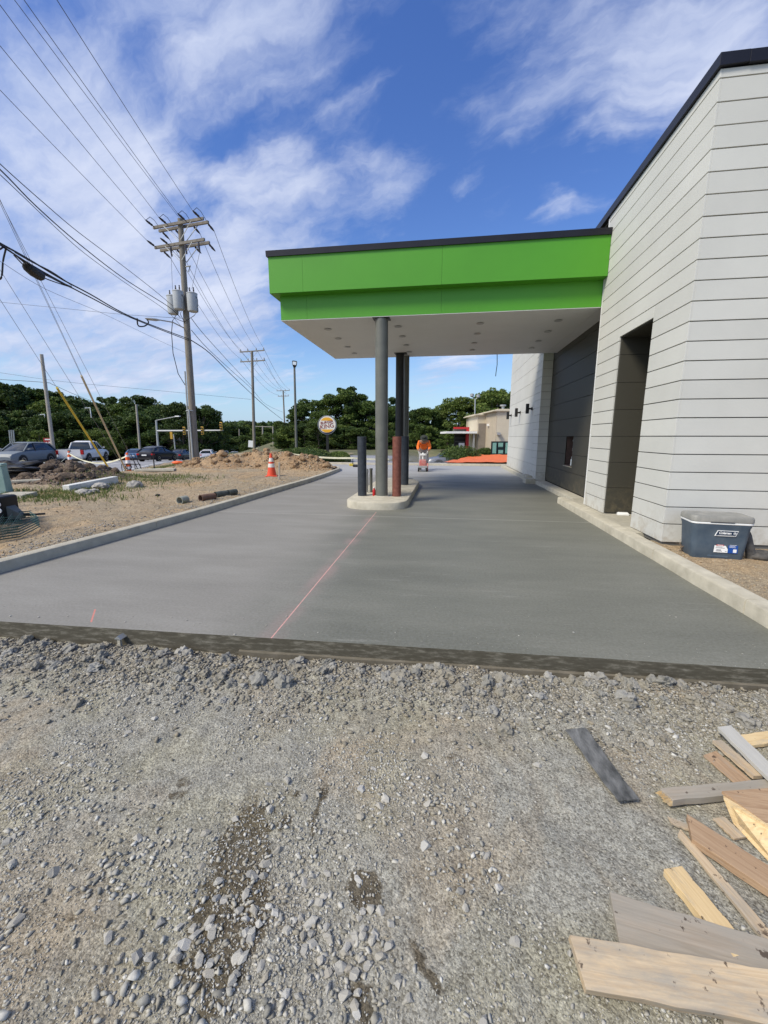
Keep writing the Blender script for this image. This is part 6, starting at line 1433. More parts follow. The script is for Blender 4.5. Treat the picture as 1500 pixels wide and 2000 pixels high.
        MB().box(low[-1][0]-.20, low[-1][0]-.04, s*Wd*.76-.13, s*Wd*.76+.04, zh-.20, zh-.12).build('headlight', m_headl, t, bevel=.02)
        zt2 = low[1][2]
        if kind == 'pickup': MB().box(-2.91, -2.72, s*.88-.10, s*.88+.10, .82, 1.18).build('tail_light', m_taill, t, bevel=.015)
        else: MB().box(low[0][0]-.015, low[0][0]+.16, s*Wd*.80-.22, s*Wd*.80+.05, zt2-.28, zt2-.13).build('tail_light', m_taill, t, bevel=.02)
        for xd in ((.55, -.45, ) if kind != 'pickup' else (.8, -.1)):
            MB().box(xd-.10, xd+.06, s*Wd*1.0-.004, s*Wd*1.0+.014, (low[4][2])-.26, low[4][2]-.235).build('door_handle', pm, t)
        MB().box(wx[0]+wr*1.2, wx[1]-wr*1.2, s*Wd*.93-.02, s*Wd*.95+.02, g+.02, g+.14).build('sill', m_trim, t)
    MB().box(low[-1][0]-.12, low[-1][0]-.015, -.55, .55, .42, .60).build('grille', m_trim, t, bevel=.02)
    MB().box(low[0][0]-.03, low[0][0]+.10, -Wd*.75, Wd*.75, .30, .46).build('bumper', m_trim, t, bevel=.02)
    if kind != 'pickup': MB().box(low[0][0]-.03, low[0][0]+.0, -.24, .24, .66, .78).build('number_plate', m_white, t)
    else: MB().box(-3.012, -2.99, -.2, .2, .5, .62).build('number_plate', m_white, t)
    return t
def on_road(x, y): u, v = uv(x, y); return (x, y, zroad(u)+.022)
head = math.atan2(.93, -.37)
def off(x, y, a, l, w=0): return x+math.cos(a)*l-math.sin(a)*w, y+math.sin(a)*l+math.cos(a)*w
hh = R(113)
x, y = off(-31.57, 29.57, hh, 2.9, -.95); car('pickup', paint('truck_white', (.72, .70, .67), .0), on_road(x, y), hh, 'white pickup truck seen from behind, stopped at the junction')
hs_ = R(-78); x, y = (-32.2, 27.55); car('suv', M('suv_silver_blue', (.17, .195, .21), rough=.45, var=.02, spec=.3), on_road(x, y), hs_, 'silver-blue SUV cut off by the left edge, facing the camera')
P = lambda px, py, d: DD(px, py, d)
def car_at(kind, pm, px, d, ang, lab): q = DD(px, 890, d); return car(kind, pm, on_road(q.x, q.y), R(ang), lab)
car_at('hatch', paint('black_paint', (.012, .012, .018)), 309, 42.5, 95, 'black hatchback with lit-looking red tail lights behind the right striped post')
car_at('sedan', paint('blue_paint', (.10, .18, .30)), 268, 50, 118, 'blue car half hidden behind the black hatchback')
car_at('sedan', paint('dark_grey_paint', (.06, .055, .065)), 355, 54, 100, 'dark grey sedan just left of the utility pole base')
car_at('hatch', paint('pearl_white', (.62, .62, .66), .1), 407, 63, 112, 'white crossover right of the utility pole')
car_at('sedan', paint('bright_white', (.68, .68, .70), .1), 438, 73, 118, 'white sedan behind the white crossover')
car_at('sedan', paint('silver_paint', (.38, .38, .40)), 459, 84, 112, 'silver sedan with red tail light, last of the queue')
q = DD(112, 880, 60); car('suv', paint('grey_white', (.5, .5, .5), .1), on_road(q.x, q.y), R(20), 'pale car showing between the bare wooden pole and the red sign')
for px, py, d, ang, c_, lab in ((446, 876, 150, 30, (.5, .5, .5), 'far white car parked on the slope, leftmost'), (456, 873, 155, 30, (.35, .38, .36), 'far pale van parked on the slope left of the second pole'), (505, 874, 150, 20, (.55, .55, .55), 'far white car right of the second pole')):
    q = DD(px, py, d); car('sedan' if px != 456 else 'suv', paint('far_paint', c_, .1), (q.x, q.y, q.z-1.0), R(ang), lab)
q = DD(884, 903, 34); car('hatch', paint('dusty_silver', (.20, .21, .23)), (q.x, q.y, -1.12), R(195), 'dusty silver car behind the worker and the low shrub')

# ------------------------------------------------------------------ far restaurant on the right
fb_ = empty('far_restaurant', tuple(DD(950, 900, 34)), label='beige flat-roofed restaurant with a glass storefront at the far right', cat='building'); B = Vector(fb_.location)
m_beige = M('beige_stucco', (.46, .39, .29), rough=.85, var=.06, scale=2); m_cream2 = M('cream_stucco', (.56, .50, .38), rough=.85, var=.05, scale=2); m_brown = M('brown_cladding', (.23, .20, .165), rough=.85, scale=3); m_redp = M('red_band', (.42, .03, .03), rough=.4); m_store = M('storefront_glass', (.03, .07, .065), rough=.12, spec=.7); m_poster = M('green_poster', (.12, .30, .24), rough=.5, c2=(.30, .48, .40), scale=22)
def X(px, py, d): return DD(px, py, d)-B
def wallbox(px0, px1, ytop, ybot, d, dep, mat, name, parent=fb_, d2=None):
    a = X(px0, ybot, d); b_ = X(px1, ybot, d2 or d); top = X(px0, ytop, d).z; n = Vector((-(b_-a).y, (b_-a).x, 0)).normalized()*dep
    if n.y < 0: n = -n
    z0 = min(a.z, b_.z); return MB().loft([[(p.x, p.y, z0) for p in (a, b_, b_+n, a+n)], [(p.x, p.y, top) for p in (a, b_, b_+n, a+n)]]).build(name, mat, parent)
wallbox(966, 1045, 802, 893, 33.0, 12, m_beige, 'main_wall'); wallbox(954, 967, 802.5, 893, 35.5, 3, m_cream2, 'side_wall', d2=33.0)
wallbox(930, 958, 810, 893, 36.5, 4, m_cream2, 'wing_wall'); wallbox(933, 953, 827, 893, 36.2, .4, m_brown, 'wing_panel')
wallbox(964, 1046, 800.5, 803, 32.8, 12.3, m_cream2, 'parapet_cap')
wallbox(928, 960, 808.5, 811, 36.3, 4.3, m_cream2, 'parapet_cap')
sf = wallbox(959, 1045, 862, 890, 32.9, .15, m_trim, 'storefront')
for a0, a1, y0, y1 in ((961, 969.5, 864, 888.5), (972.5, 983, 864, 875.5), (972.5, 983, 878, 888.5), (986, 1000, 864, 888.5)):
    w = wallbox(a0, a1, y0, y1, 32.82, .05, m_store, 'window', sf)
    wallbox(a0+.8, a1-.8, y0+1, y1-3, 32.78, .03, m_poster, 'poster', sf)
MB().lathe([(.1, 0), (.12, .3), (.25, .35), (.25, .45)], tuple(X(982, 801.5, 35)), 10).build('roof_vent', m_silver, fb_)
MB().box(-.12, .12, -.15, .15, -.1, .1).build('wall_light', m_silver, fb_, loc=X(974, 847, 32.8))
MB().box(-.12, .12, -.15, .15, -.1, .1).build('wall_light', m_white, fb_, loc=X(954, 830, 35.3))
dt = empty('order_canopy', tuple(DD(905, 893, 37)), label='small drive-through canopy with a white edge and red frame beside the beige building', cat='canopy'); B = Vector(dt.location)
wallbox(872, 932, 842.5, 846.5, 36.0, 4, m_white, 'roof_edge', dt); wallbox(887, 912, 847, 885, 37.5, .3, m_darkcol, 'dark_panel', dt); wallbox(887, 913, 834, 838, 36.8, .4, m_redp, 'red_band', dt); wallbox(910, 915, 834, 882, 36.7, .4, m_redp, 'red_post', dt); wallbox(923, 926, 846, 888, 36.2, .3, m_silver, 'post', dt)
wallbox(896, 907, 865, 875, 36.9, .05, m_white, 'menu_sheet', dt)
wallbox(886, 912, 838.3, 842, 37.0, .3, m_column, 'grey_band', dt)
for z in range(5): wallbox(889, 909, 848+z*7, 848.8+z*7, 37.4, .08, m_column, 'slat', dt)
# far gable building with teal roof
gb = empty('gable_shop', tuple(DD(330, 890, 78)), label='pale shop with a teal hipped roof and a red sign behind the traffic signals', cat='building'); B = Vector(gb.location)
wallbox(308, 342, 842, 890, 78, 8, M('pale_wall', (.5, .43, .38), rough=.9), 'wall', gb); wallbox(329, 338, 845, 890, 77.5, .8, M('brick_pier', (.20, .12, .07), rough=.9, scale=20), 'brick_pier', gb)
wallbox(312, 328, 860, 890, 77.8, .3, m_glass, 'window', gb); wallbox(310, 324, 850, 853, 77.6, .3, m_redp, 'red_sign', gb); wallbox(308, 342, 858, 860, 77.3, 1.2, m_white, 'awning', gb)
a = X(302, 841, 76); b_ = X(348, 841, 76); n = Vector((0, 10, 0)); rz_ = X(310, 823, 80).z
MB().add([tuple(a), tuple(b_), tuple(b_+n), tuple(a+n), (a.x+1.0, a.y+5, rz_), (b_.x-2.5, b_.y+5, rz_-.3)], [(0, 1, 5, 4), (1, 2, 5), (2, 3, 4, 5), (3, 0, 4), (0, 3, 2, 1)]).build('roof', M('teal_roof', (.16, .25, .24), rough=.6, var=.08), gb)
# low shrubs on the bank, orange fence sheet and bank
bk = MB(); pts = [DD(868, 905, 22.6), DD(1010, 905, 22.6), DD(1010, 888, 30), DD(925, 890, 30)]
m_mesh = M('orange_barrier_mesh', (.68, .13, .03), rough=.6, c2=(.80, .20, .06), scale=6, stretch=(1, 9, 1), bump=.6, bscale=12)
nx_ = 40; vs = []; fs = []
for j in range(9):
    for i in range(nx_+1):
        a = pts[0].lerp(pts[1], i/nx_); b_ = pts[3].lerp(pts[2], i/nx_); p = a.lerp(b_, j/8); p.z += .05*fbm(p.x, p.y, 1.5, 3, 2)+.05; vs.append(tuple(p))
for j in range(8):
    for i in range(nx_): k = j*(nx_+1)+i; fs.append((k, k+1, k+nx_+2, k+nx_+1))
me = bpy.data.meshes.new('barrier_mesh'); me.from_pydata(vs, [], fs); me.materials.append(m_mesh); tagk(place('barrier_mesh', me), 'orange plastic barrier netting spread over the bank beyond the drive', 'barrier netting')
bk = MB(); q = [Vector(v) for v in (vs[0], vs[nx_], vs[8*(nx_+1)+nx_], vs[8*(nx_+1)])]; bk.loft([[(p.x, p.y, -.4) for p in q], [(p.x, p.y, p.z-.10) for p in q]]); bk.build('bank', m_field, kind='structure')
def shrub(px, py, d, rx, ry, rz, lab, seed, mat=m_leafB):
    g_ = DD(px, py, d); rg = random.Random(seed); t = empty('shrub', tuple(g_), label=lab, cat='shrub'); vs = []; fs = []
    MB().loft([[(rx*.8*k*math.cos(R(a)), ry*.8*k*math.sin(R(a)), z*rz) for a in range(0, 360, 30)] for k, z in ((.9, -.3), (1, .2), (.8, .55), (.4, .8))]).build('crown', m_leafA, t)
    for i in range(2200):
        u = Vector((rg.gauss(0, 1), rg.gauss(0, 1), abs(rg.gauss(0, 1)))).normalized()*rg.uniform(.8, 1.1); p = Vector((u.x*rx, u.y*ry, u.z*rz)); s = rg.uniform(.04, .09); a = Vector((rg.gauss(0, 1), rg.gauss(0, 1), rg.gauss(0, 1))).normalized(); b_ = a.orthogonal().normalized(); k = len(vs)
        vs += [tuple(p+a*s), tuple(p+b_*s*.4), tuple(p-a*s), tuple(p-b_*s*.4)]; fs.append((k, k+1, k+2, k+3))
    me = bpy.data.meshes.new('foliage'); me.from_pydata(vs, [], fs); me.materials.append(mat); place('foliage', me, t, kind='stuff')
shrub(899, 893, 29, 1.35, .8, .75, 'sprawling shrub in front of the silver car', 5, m_leafB); shrub(947, 890, 34, .8, .6, .6, 'small round shrub at the foot of the beige building', 6, m_leafB)

# ------------------------------------------------------------------ trees
def crown_mesh(name, seed, mat, form='round', n=5200, leaf=.030):
    """unit tree: height 1, leaves in clumps set through the crown's volume"""
    rg = random.Random(seed); nr = np.random.default_rng(seed); C_l = []
    if form == 'round':
        for i in range(54):
            a = rg.uniform(0, 6.3); h = rg.uniform(.20, .97); prof = math.sin(math.pi*min(1, (h-.08)/.95)**.75)**.6; r = .36*prof*rg.uniform(.30, 1.15); C_l.append((r*math.cos(a), r*math.sin(a), h-.04+rg.uniform(-.02, .03), rg.uniform(.035, .10)))
    elif form == 'pine':
        for i in range(50):
            h = rg.uniform(.22, .98); prof = (1-(h-.2)/.85)**.7; a = rg.uniform(0, 6.3); r = .24*prof*rg.uniform(.3, 1.15); C_l.append((r*math.cos(a), r*math.sin(a), h, rg.uniform(.035, .075)))
    else:  # tall irregular
        for i in range(52):
            h = rg.uniform(.12, 1.0); a = rg.uniform(0, 6.3); prof = (.30 if h < .55 else .30*(1-(h-.55)/.52)**.6); r = prof*rg.uniform(.3, 1.2); C_l.append((r*math.cos(a), r*math.sin(a), h-.03, rg.uniform(.028, .085)))
    C_l = np.array(C_l); w = C_l[:, 3]**2; pick = nr.choice(len(C_l), n, p=w/w.sum()); c = C_l[pick]
    d = nr.normal(size=(n, 3)); d /= np.linalg.norm(d, axis=1)[:, None]; rad = c[:, 3]*nr.uniform(.55, 1.12, n)
    p = c[:, :3]+d*rad[:, None]*np.array([1.15, 1.15, .75])
    u = nr.normal(size=(n, 3)); u /= np.linalg.norm(u, axis=1)[:, None]; v = np.cross(u, nr.normal(size=(n, 3))); v /= np.linalg.norm(v, axis=1)[:, None]
    s = leaf*nr.uniform(.45, 1.2, n)[:, None]
    V = np.stack([p+u*s, p+v*s*.55, p-u*s*.9, p-v*s*.55], 1).reshape(-1, 3).astype(np.float32); F = np.arange(4*n, dtype=np.int32)
    me = bpy.data.meshes.new(name); me.vertices.add(4*n); me.vertices.foreach_set('co', V.ravel()); me.loops.add(4*n); me.loops.foreach_set('vertex_index', F)
    me.polygons.add(n); me.polygons.foreach_set('loop_start', np.arange(0, 4*n, 4, dtype=np.int32)); me.update(calc_edges=True); me.materials.append(mat)
    return me, C_l
def trunk_mesh(seed, cl_, thin=False):
    rg = random.Random(seed); mb = MB(); top = .82
    pts = [(.012*math.sin(i*1.3+seed), .012*math.cos(i*1.7+seed), top*i/7) for i in range(8)]; mb.tube(pts, [(.022 if not thin else .014)*(1-.8*i/7)+.002 for i in range(8)], 7)
    for c in cl_[::3]:
        h = max(.12, c[2]*.72); i = min(6, int(h/top*7)); mb.tube([pts[i], ((pts[i][0]+c[0])*.55, (pts[i][1]+c[1])*.55, (pts[i][2]+c[2])*.5+.02), tuple(c[:3])], [.008, .005, .002], 4)
    me = bpy.data.meshes.new('trunk'); me.from_pydata(mb.v, [], mb.f); me.materials.append(m_trunk); return me
TV = {}
for key, seed, mat, form, leaf in (('roundA', 1, m_leafA, 'round', .023), ('roundB', 2, m_leafB, 'round', .021), ('roundC', 3, m_leafC, 'round', .020), ('tallA', 4, m_leafB, 'tall', .020), ('tallB', 5, m_leafA, 'tall', .021), ('tallC', 8, m_leafC, 'tall', .018), ('pineA', 6, m_leafP, 'pine', .022), ('pineB', 7, m_leafP, 'pine', .024)):
    me, cl_ = crown_mesh('crown', seed, mat, form, 9500 if form != 'pine' else 8000, leaf); TV[key] = (me, trunk_mesh(seed, cl_, form == 'pine'))
ORD = ['', 'second ', 'third ', 'fourth ', 'fifth ', 'sixth ', 'seventh ', 'eighth ', 'ninth ', 'tenth ', 'eleventh ', 'twelfth ', 'thirteenth ', 'fourteenth ', 'fifteenth ', 'sixteenth ', 'seventeenth ', 'eighteenth ', 'nineteenth ', 'twentieth '] + ['further ']*40
seen_l = {}
def tree(kind, px, ytop, dist, wf, lab, group, base=None):
    n_ = seen_l.get(lab, 0); seen_l[lab] = n_+1
    if n_: lab = ORD[n_]+'from the left, '+lab
    T = DD(px, ytop, dist); zb = far_h(T.x, T.y)-.1 if base is None else base; h = T.z-zb
    t = empty({'r': 'round_tree', 't': 'tall_tree', 'p': 'pine_tree'}[kind[0]], (T.x, T.y, zb), rz=r_.uniform(0, 6.3), label=lab, cat='tree', group=group)
    cm_, tm_ = TV[kind]; o = place('crown', cm_, t); o.scale = (h*wf, h*wf, h); o = place('trunk', tm_, t); o.scale = (h, h, h)
    return t
# woods: the nearest rows are trees of their own
Gp = 'trees of the wooded slope behind the road'
x_ = -60; i = 0
sky_y = lambda x: float(np.interp(x, [-120, 0, 40, 70, 130, 190, 250, 290, 330, 352, 400, 430], [735, 750, 755, 770, 768, 778, 782, 775, 785, 780, 795, 815]))
tones = ['dark pointed pine', 'dense dark broadleaf tree', 'mid-green bushy tree', 'tall ragged dark tree']
kinds = ['pineA', 'roundA', 'roundB', 'tallB', 'pineB', 'roundA', 'tallB', 'roundC']
where_ = lambda x: ('beyond the left edge' if x < 0 else 'behind the silver SUV' if x < 85 else 'behind the bare wooden pole' if x < 130 else 'behind the white pickup' if x < 215 else 'behind the far plain pole' if x < 300 else 'behind the teal-roofed shop')
while x_ < 345:
    k = kinds[i % 8]; d = r_.uniform(86, 112); tree(k, x_, sky_y(x_)+r_.uniform(-8, 14), d, r_.uniform(1.0, 1.35) if k[0] == 'r' else r_.uniform(1.1, 1.5), tones[{'p': 0, 't': 3}.get(k[0], 1 if k[-1] == 'A' else 2)]+' '+where_(x_), Gp); x_ += r_.uniform(9, 15); i += 1
x_ = -50; i = 0
while x_ < 330:
    k = ['roundA', 'tallB', 'roundB', 'pineA', 'roundA'][i % 5]; d = r_.uniform(72, 84); tree(k, x_, r_.uniform(795, 830), d, r_.uniform(1.0, 1.5), 'lower dark tree '+where_(x_)+' in the front row', 'front row of trees across the road'); x_ += r_.uniform(11, 18); i += 1
for px, yt, d, wf, k, lab in ((75, 838, 66, 1.2, 'roundC', 'light green bushy tree left of the red sign'), (198, 835, 66, 1.4, 'roundC', 'light green spreading tree behind the white pickup'), (340, 812, 88, 1.3, 'roundC', 'yellow-green tree above the teal roof'), (352, 782, 66, .95, 'roundA', 'big dark tree right behind the utility pole'), (388, 786, 66, 1.05, 'roundA', 'largest dark tree right of the utility pole'), (405, 800, 70, 1.0, 'tallB', 'dark tree at the right side of the big dark pair'), (425, 822, 80, 1.0, 'roundB', 'lower tree under the end of the signal arm')):
    tree(k, px, yt, d, wf, lab, 'trees across the road by the signals')
# receding far trees in the middle
x_ = 425; i = 0
while x_ < 600:
    tree(kinds[(i+1) % 8], x_, float(np.interp(x_, [425, 480, 540, 600], [823, 824, 831, 820]))+r_.uniform(-3, 5), r_.uniform(150, 200), 1.4, 'far small tree on the horizon '+('left' if x_ < 490 else 'right')+' of the second utility pole', 'far trees at the end of the road'); x_ += r_.uniform(7, 11); i += 1
x_ = 430
for px, yt, d, k in ((432, 845, 120, 'roundB'), (450, 852, 115, 'roundC'), (470, 848, 118, 'roundA'), (484, 850, 110, 'roundB'), (520, 845, 118, 'roundB'), (535, 850, 112, 'roundA'), (545, 840, 90, 'roundB'), (505, 852, 110, 'roundC'), (560, 858, 70, 'roundC'), (542, 862, 70, 'roundB')):
    tree(k, px, yt, d, 1.5, 'middle-distance bush-like tree near the far cars', 'bushy trees near the far cars')
# near wood behind the hedge and the columns
NG = 'trees behind the drive and the round sign'
prof = [(548, 822, 62, 'tallA'), (563, 838, 60, 'roundB'), (578, 800, 60, 'tallB'), (592, 786, 58, 'roundB'), (608, 778, 60, 'tallA'), (624, 800, 54, 'roundB'), (640, 782, 60, 'tallC'), (655, 770, 60, 'tallA'), (672, 757, 60, 'tallB'), (690, 762, 58, 'tallA'), (706, 772, 60, 'tallB'), (722, 780, 58, 'roundB'),
        (740, 790, 60, 'tallA'), (760, 778, 62, 'tallB'), (776, 790, 60, 'roundB'), (795, 803, 60, 'tallA'), (812, 797, 60, 'roundA'), (830, 793, 60, 'roundB'), (848, 797, 62, 'roundA'), (865, 790, 62, 'tallC'), (880, 776, 62, 'tallC'), (897, 774, 60, 'tallC'), (912, 790, 62, 'tallA'), (935, 792, 64, 'roundB'), (950, 762, 58, 'tallC'), (972, 754, 56, 'roundC'), (990, 760, 58, 'roundC'), (1010, 765, 60, 'roundB'), (1040, 760, 62, 'roundB')]
def wh(px): return 'left of the tall dark light pole' if px < 572 else 'behind the tall dark light pole' if px < 600 else 'behind the round restaurant sign' if px < 665 else 'between the round sign and the grey column' if px < 735 else 'behind the canopy columns' if px < 800 else 'behind the orange-shirted worker' if px < 860 else 'behind the small red-framed canopy' if px < 925 else 'above the beige building'
for px, yt, d, k in prof: tree(k, px, yt, d, r_.uniform(1.0, 1.3) if k[0] == 'r' else r_.uniform(1.1, 1.35), {'roundA': 'dark round tree ', 'roundB': 'mid-green round tree ', 'roundC': 'light round tree ', 'tallA': 'mid-green tall tree ', 'tallB': 'dark tall tree ', 'tallC': 'light tall tree '}[k]+wh(px), NG, base=-.3)
for i, px in enumerate(range(556, 880, 21)): tree(['roundB', 'roundC', 'roundA', 'roundB'][i % 4], px+r_.uniform(-5, 5), r_.uniform(815, 845), r_.uniform(46, 52), r_.uniform(1.3, 1.7), 'low leafy front tree '+wh(px), 'low front row of trees behind the drive', base=-.3)
# dense undergrowth and the far wood that reads as one mass
def mass(name, fn, n, leaf, mat):
    nr = np.random.default_rng(3); p = np.array([fn() for _ in range(n)]); u = nr.normal(size=(n, 3)); u /= np.linalg.norm(u, axis=1)[:, None]; v = np.cross(u, nr.normal(size=(n, 3))); v /= np.linalg.norm(v, axis=1)[:, None]; s = leaf*nr.uniform(.5, 1.2, n)[:, None]
    V = np.stack([p+u*s, p+v*s*.6, p-u*s, p-v*s*.6], 1).reshape(-1, 3).astype(np.float32); me = bpy.data.meshes.new(name); me.vertices.add(4*n); me.vertices.foreach_set('co', V.ravel()); me.loops.add(4*n); me.loops.foreach_set('vertex_index', np.arange(4*n, dtype=np.int32))
    me.polygons.add(n); me.polygons.foreach_set('loop_start', np.arange(0, 4*n, 4, dtype=np.int32)); me.update(calc_edges=True); me.materials.append(mat); return place(name, me, kind='stuff')
def f_back():
    px = r_.uniform(-150, 430); d = r_.uniform(105, 150); T = DD(px, sky_y(px)+30+18*fbm(px, d, .05, 3, 2), d); zb = far_h(T.x, T.y); return (T.x, T.y, zb+(T.z-zb)*(1-r_.random()**1.6))
mass('far_wood', f_back, 42000, .75, m_leafA)
def f_under():
    px = r_.uniform(535, 1010); d = r_.uniform(50, 66); T = DD(px, 848+12*fbm(px, d, .06, 3, 7), d); return (T.x, T.y, -.3+(T.z+.3)*(1-r_.random()**1.4))
mass('undergrowth', f_under, 26000, .24, m_leafA)
def f_hor():
    px = r_.uniform(380, 640); d = r_.uniform(200, 300); T = DD(px, 828+8*fbm(px, d, .05, 3, 9), d); zb = far_h(T.x, T.y)-2; return (T.x, T.y, zb+(T.z-zb)*(1-r_.random()**1.6))
mass('horizon_wood', f_hor, 14000, 1.3, m_leafA)

# ------------------------------------------------------------------ the worker with the concrete saw
g_ = G(827, 918, 0); pr = empty('person', (g_.x, g_.y, 0), rz=R(3), label='worker in an orange shirt and dark hat bending over a concrete saw', cat='person')
m_skin = M('skin', (.26, .14, .09), rough=.6); m_shirt = M('orange_shirt', (.85, .17, .02), rough=.7, var=.08); m_jeans = M('dusty_grey_trousers', (.20, .19, .19), rough=.9, c2=(.34, .32, .31), scale=9); m_hat = M('dark_hat', (.03, .035, .03), rough=.8)
def skin(name, verts, edges, radii, mat, root=0, sub=2, parent=pr):
    me = bpy.data.meshes.new(name); me.from_pydata(verts, edges, []); me.materials.append(mat); o = place(name, me, parent)
    md = o.modifiers.new('Skin', 'SKIN'); md.use_smooth_shade = True; bpy.context.view_layer.objects.active = o
    sk = me.skin_vertices[0].data if me.skin_vertices else None
    if sk is None:
        bpy.context.view_layer.update(); sk = me.skin_vertices[0].data
    for i, r in enumerate(radii): sk[i].radius = (r, r) if not hasattr(r, '__len__') else r
    for i in range(len(radii)): sk[i].use_root = (i == root)
    s = o.modifiers.new('Sub', 'SUBSURF'); s.levels = s.render_levels = sub; return o
# facing the camera (-Y), hips back, back bent forward, hands on the saw's handles
V = [(0, .22, .86), (0, .10, 1.02), (0, -.04, 1.18), (0, -.15, 1.27), (0, -.22, 1.31), (0, -.27, 1.35),
     (-.10, .22, .84), (-.13, .10, .46), (-.14, .18, .09), (-.14, .04, .03), (.10, .22, .84), (.13, .12, .46), (.14, .24, .09), (.14, .10, .03),
     (-.19, -.13, 1.23), (-.26, -.16, 1.00), (-.22, -.38, .88), (-.20, -.44, .86), (.19, -.13, 1.23), (.26, -.16, 1.00), (.22, -.38, .88), (.20, -.44, .86)]
Ed = [(0, 1), (1, 2), (2, 3), (3, 4), (4, 5), (0, 6), (6, 7), (7, 8), (8, 9), (0, 10), (10, 11), (11, 12), (12, 13), (3, 14), (14, 15), (15, 16), (16, 17), (3, 18), (18, 19), (19, 20), (20, 21)]
Rd = [(.15, .12), (.15, .11), (.17, .12), (.16, .10), .06, .055, .10, .075, .05, .045, .10, .075, .05, .045, .065, .05, .038, .032, .065, .05, .038, .032]
skin('body', V, Ed, Rd, m_skin)
gr_ = lambda r, k: tuple(q+k for q in r) if hasattr(r, '__len__') else r+k
sh = [0, 1, 2, 3, 14, 15, 16, 18, 19, 20]; mp_ = {a: i for i, a in enumerate(sh)}
VV = [V[a] for a in sh]; VV[6] = tuple(Vector(V[15]).lerp(Vector(V[16]), .85)); VV[9] = tuple(Vector(V[19]).lerp(Vector(V[20]), .85)); VV[0] = (0, .20, .90)
skin('shirt', VV, [(mp_[a], mp_[b_]) for a, b_ in Ed if a in mp_ and b_ in mp_], [gr_(Rd[a], .022) for a in sh], m_shirt, root=0)
tr = [0, 6, 7, 8, 10, 11, 12]; mp_ = {a: i for i, a in enumerate(tr)}
skin('trousers', [V[a] for a in tr], [(mp_[a], mp_[b_]) for a, b_ in Ed if a in mp_ and b_ in mp_], [gr_(Rd[a], .025) for a in tr], m_jeans)
for s in (-1, 1): MB().loft([[(s*.14+x*.05*k, y0, max(0, z*.05*k2+.045)) for x, z in [(math.cos(R(a)), math.sin(R(a))) for a in range(0, 360, 36)]] for y0, k, k2 in ((.27+(.06 if s > 0 else 0), .9, 1.4), (.17+(.06 if s > 0 else 0), 1.1, 1.6), (.05+(.06 if s > 0 else 0), 1.1, 1), (-.03+(.06 if s > 0 else 0), .8, .7))]).build('boot', m_boot, pr, smooth=True)
# head looking down at the cut
hd = empty('head', (0, -.30, 1.375)); hd.parent = pr; hd.rotation_euler = (R(50), 0, 0)
bm = bmesh.new(); bmesh.ops.create_uvsphere(bm, u_segments=20, v_segments=14, radius=1)
for v in bm.verts:
    x, y, z = v.co; k = 1-.18*max(0, -z); v.co = Vector((x*.076*k, y*.096*k, z*.118))
    if y < -.75 and -.25 < z < .15 and abs(x) < .22: v.co.y -= .018
me = bpy.data.meshes.new('face'); bm.to_mesh(me); bm.free(); me.materials.append(m_skin); me.polygons.foreach_set('use_smooth', [True]*len(me.polygons)); place('face', me, hd)
for s in (-1, 1): MB().lathe([(.001, -.008), (.011, 0), (.001, .006)], (s*.030, -.088, .018), 8, axis='Y').build('eye', m_black, hd); MB().lathe([(.001, -.01), (.022, 0), (.001, .01)], (s*.076, 0, 0), 8, axis='X').build('ear', m_skin, hd)
MB().box(-.022, .022, -.091, -.084, -.055, -.049).build('mouth', m_redp, hd)
MB().lathe([(.165, .030), (.16, .042), (.088, .055), (.086, .10), (.075, .135), (.03, .145)], (0, 0, 0), 24).build('hat', m_hat, hd, smooth=True)
# hands: palm, four unequal curled fingers and a thumb, closed round the handle grips
for s in (-1, 1):
    hx, hy, hz_ = s*.20, -.46, .86
    MB().loft([[(hx+x*.030, hy+.03-k*.035, hz_+z*.014+.008) for x, z in [(math.cos(R(a)), math.sin(R(a))) for a in range(0, 360, 45)]] for k in (0, 1, 2)]).build('hand', m_skin, pr, smooth=True)
    for q, ln in ((-.024, .9), (-.008, 1.0), (.008, .96), (.024, .8)):
        MB().tube([(hx+q, hy-.035, hz_+.008), (hx+q, hy-.060*ln, hz_+.002), (hx+q, hy-.066*ln, hz_-.022), (hx+q, hy-.040, hz_-.034)], [.0085, .008, .0075, .006], 6).build('finger', m_skin, pr, smooth=True)
    MB().tube([(hx-s*.028, hy, hz_), (hx-s*.040, hy-.022, hz_-.012), (hx-s*.026, hy-.042, hz_-.028)], [.010, .009, .007], 6).build('thumb', m_skin, pr, smooth=True)
sw = empty('concrete_saw', (g_.x, g_.y-.62, 0), rz=R(3), label='red walk-behind concrete saw with white handles pushed by the worker', cat='concrete saw')
m_sred = M('saw_red', (.42, .06, .05), rough=.5, c2=(.55, .30, .27), scale=9)
MB().box(-.20, .20, -.30, .28, .16, .24).build('chassis', m_silver, sw, bevel=.01); MB().loft([rrect(.15, .16, .04, .24), rrect(.16, .17, .05, .42), rrect(.12, .13, .04, .50)]).build('engine', m_sred, sw, smooth=True)
MB().lathe([(.19, -.03), (.20, 0), (.19, .03)], (.20, -.05, .16), 22, axis='X').build('blade_guard', m_sred, sw, smooth=True); MB().lathe([(.17, -.003), (.17, .003)], (.205, -.05, .12), 22, axis='X').build('blade', m_silver, sw)
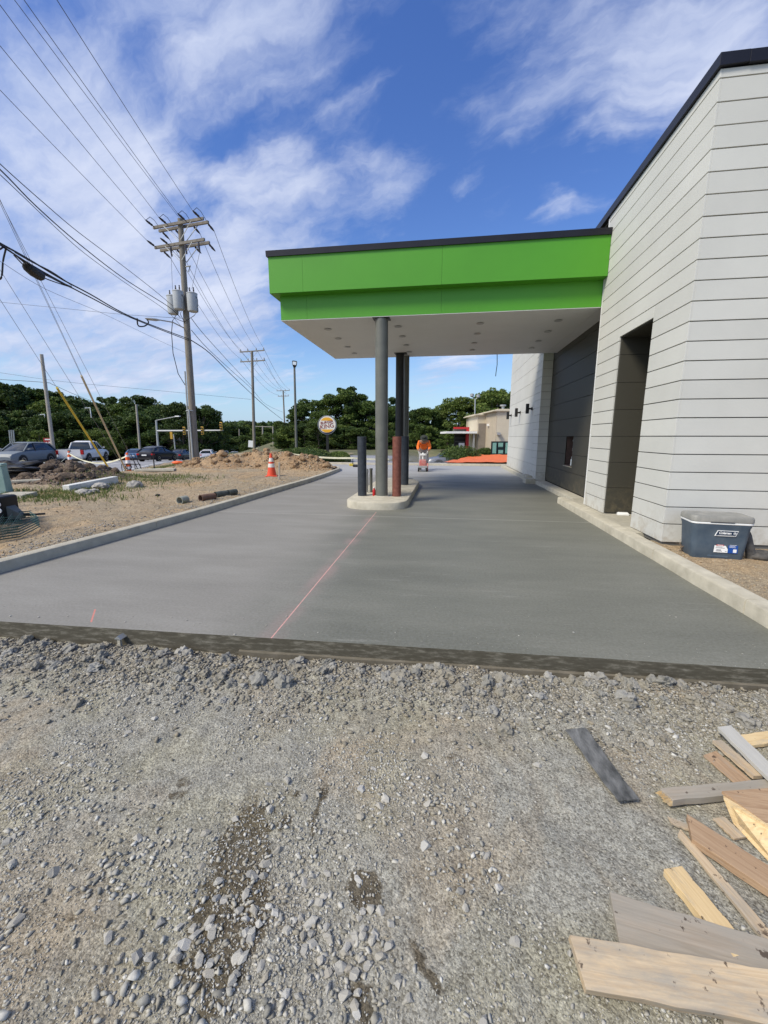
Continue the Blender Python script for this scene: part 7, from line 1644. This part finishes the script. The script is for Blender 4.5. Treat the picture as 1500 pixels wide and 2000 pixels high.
for s in (-1, 1):
    for y in (-.24, .22): MB().lathe([(.055, -.03), (.075, -.03), (.075, .03), (.055, .03)], (s*.17, y, .075), 14, axis='X').build('wheel', m_rubber, sw)
    ctube('handle', [(s*.12, .2, .24), (s*.13, .22, .60), (s*.20, .17, .85), (s*.20, .09, .845)], .014, m_white, 8, sw)
MB().tube([(0, .05, .5), (0, .10, .78)], .03, 8).build('steering_post', m_white, sw); MB().box(-.12, .12, .02, .12, .66, .74).build('control_box', m_white, sw, bevel=.01)
for i, (px, py) in enumerate(((687, 910), (694, 912))):
    q = G(px, py, 0); t = MB().loft([rrect(.10, .08, .02, 0), rrect(.12, .10, .03, .08), rrect(.08, .06, .02, .12)]).build('tool_bag', [m_yellow, m_trim][i], smooth=True, loc=(q.x, q.y, .001)); tagk(t, ['yellow and dark tool bag', 'small black tool pouch'][i]+' left on the dusty end of the slab', 'tool bag')

# pale dust hanging round the saw
m, t, b = newmat('saw_dust'); t.nodes.remove(b); vp = N(t, 'ShaderNodeVolumePrincipled', inp={'Density': .22, 'Anisotropy': .2}); vp.inputs['Color'].default_value = (.93, .92, .90, 1)
tcn = N(t, 'ShaderNodeTexCoord'); gr_n = N(t, 'ShaderNodeVectorMath', operation='LENGTH'); L(t, tcn.outputs['Object'], gr_n.inputs[0])
nzn = N(t, 'ShaderNodeTexNoise', inp={'Scale': 2.2, 'Detail': 3.0}); L(t, tcn.outputs['Object'], nzn.inputs['Vector'])
dn = mathn(t, 'MULTIPLY', mathn(t, 'SUBTRACT', 1.0, gr_n.outputs['Value'], clamp=True), mathn(t, 'MULTIPLY', ramp(t, nzn.outputs[0], [(.4, 0), (.65, 1)]), 1.1)); L(t, dn, vp.inputs['Density'])
L(t, vp.outputs[0], t.nodes['Material Output'].inputs['Volume'])
bm = bmesh.new(); bmesh.ops.create_icosphere(bm, subdivisions=3, radius=1); me = bpy.data.meshes.new('saw_dust'); bm.to_mesh(me); bm.free(); me.materials.append(m)
o = place('saw_dust', me, None, (g_.x-1.0, g_.y-.5, .42), kind='stuff'); o.scale = (2.6, 1.0, .40)
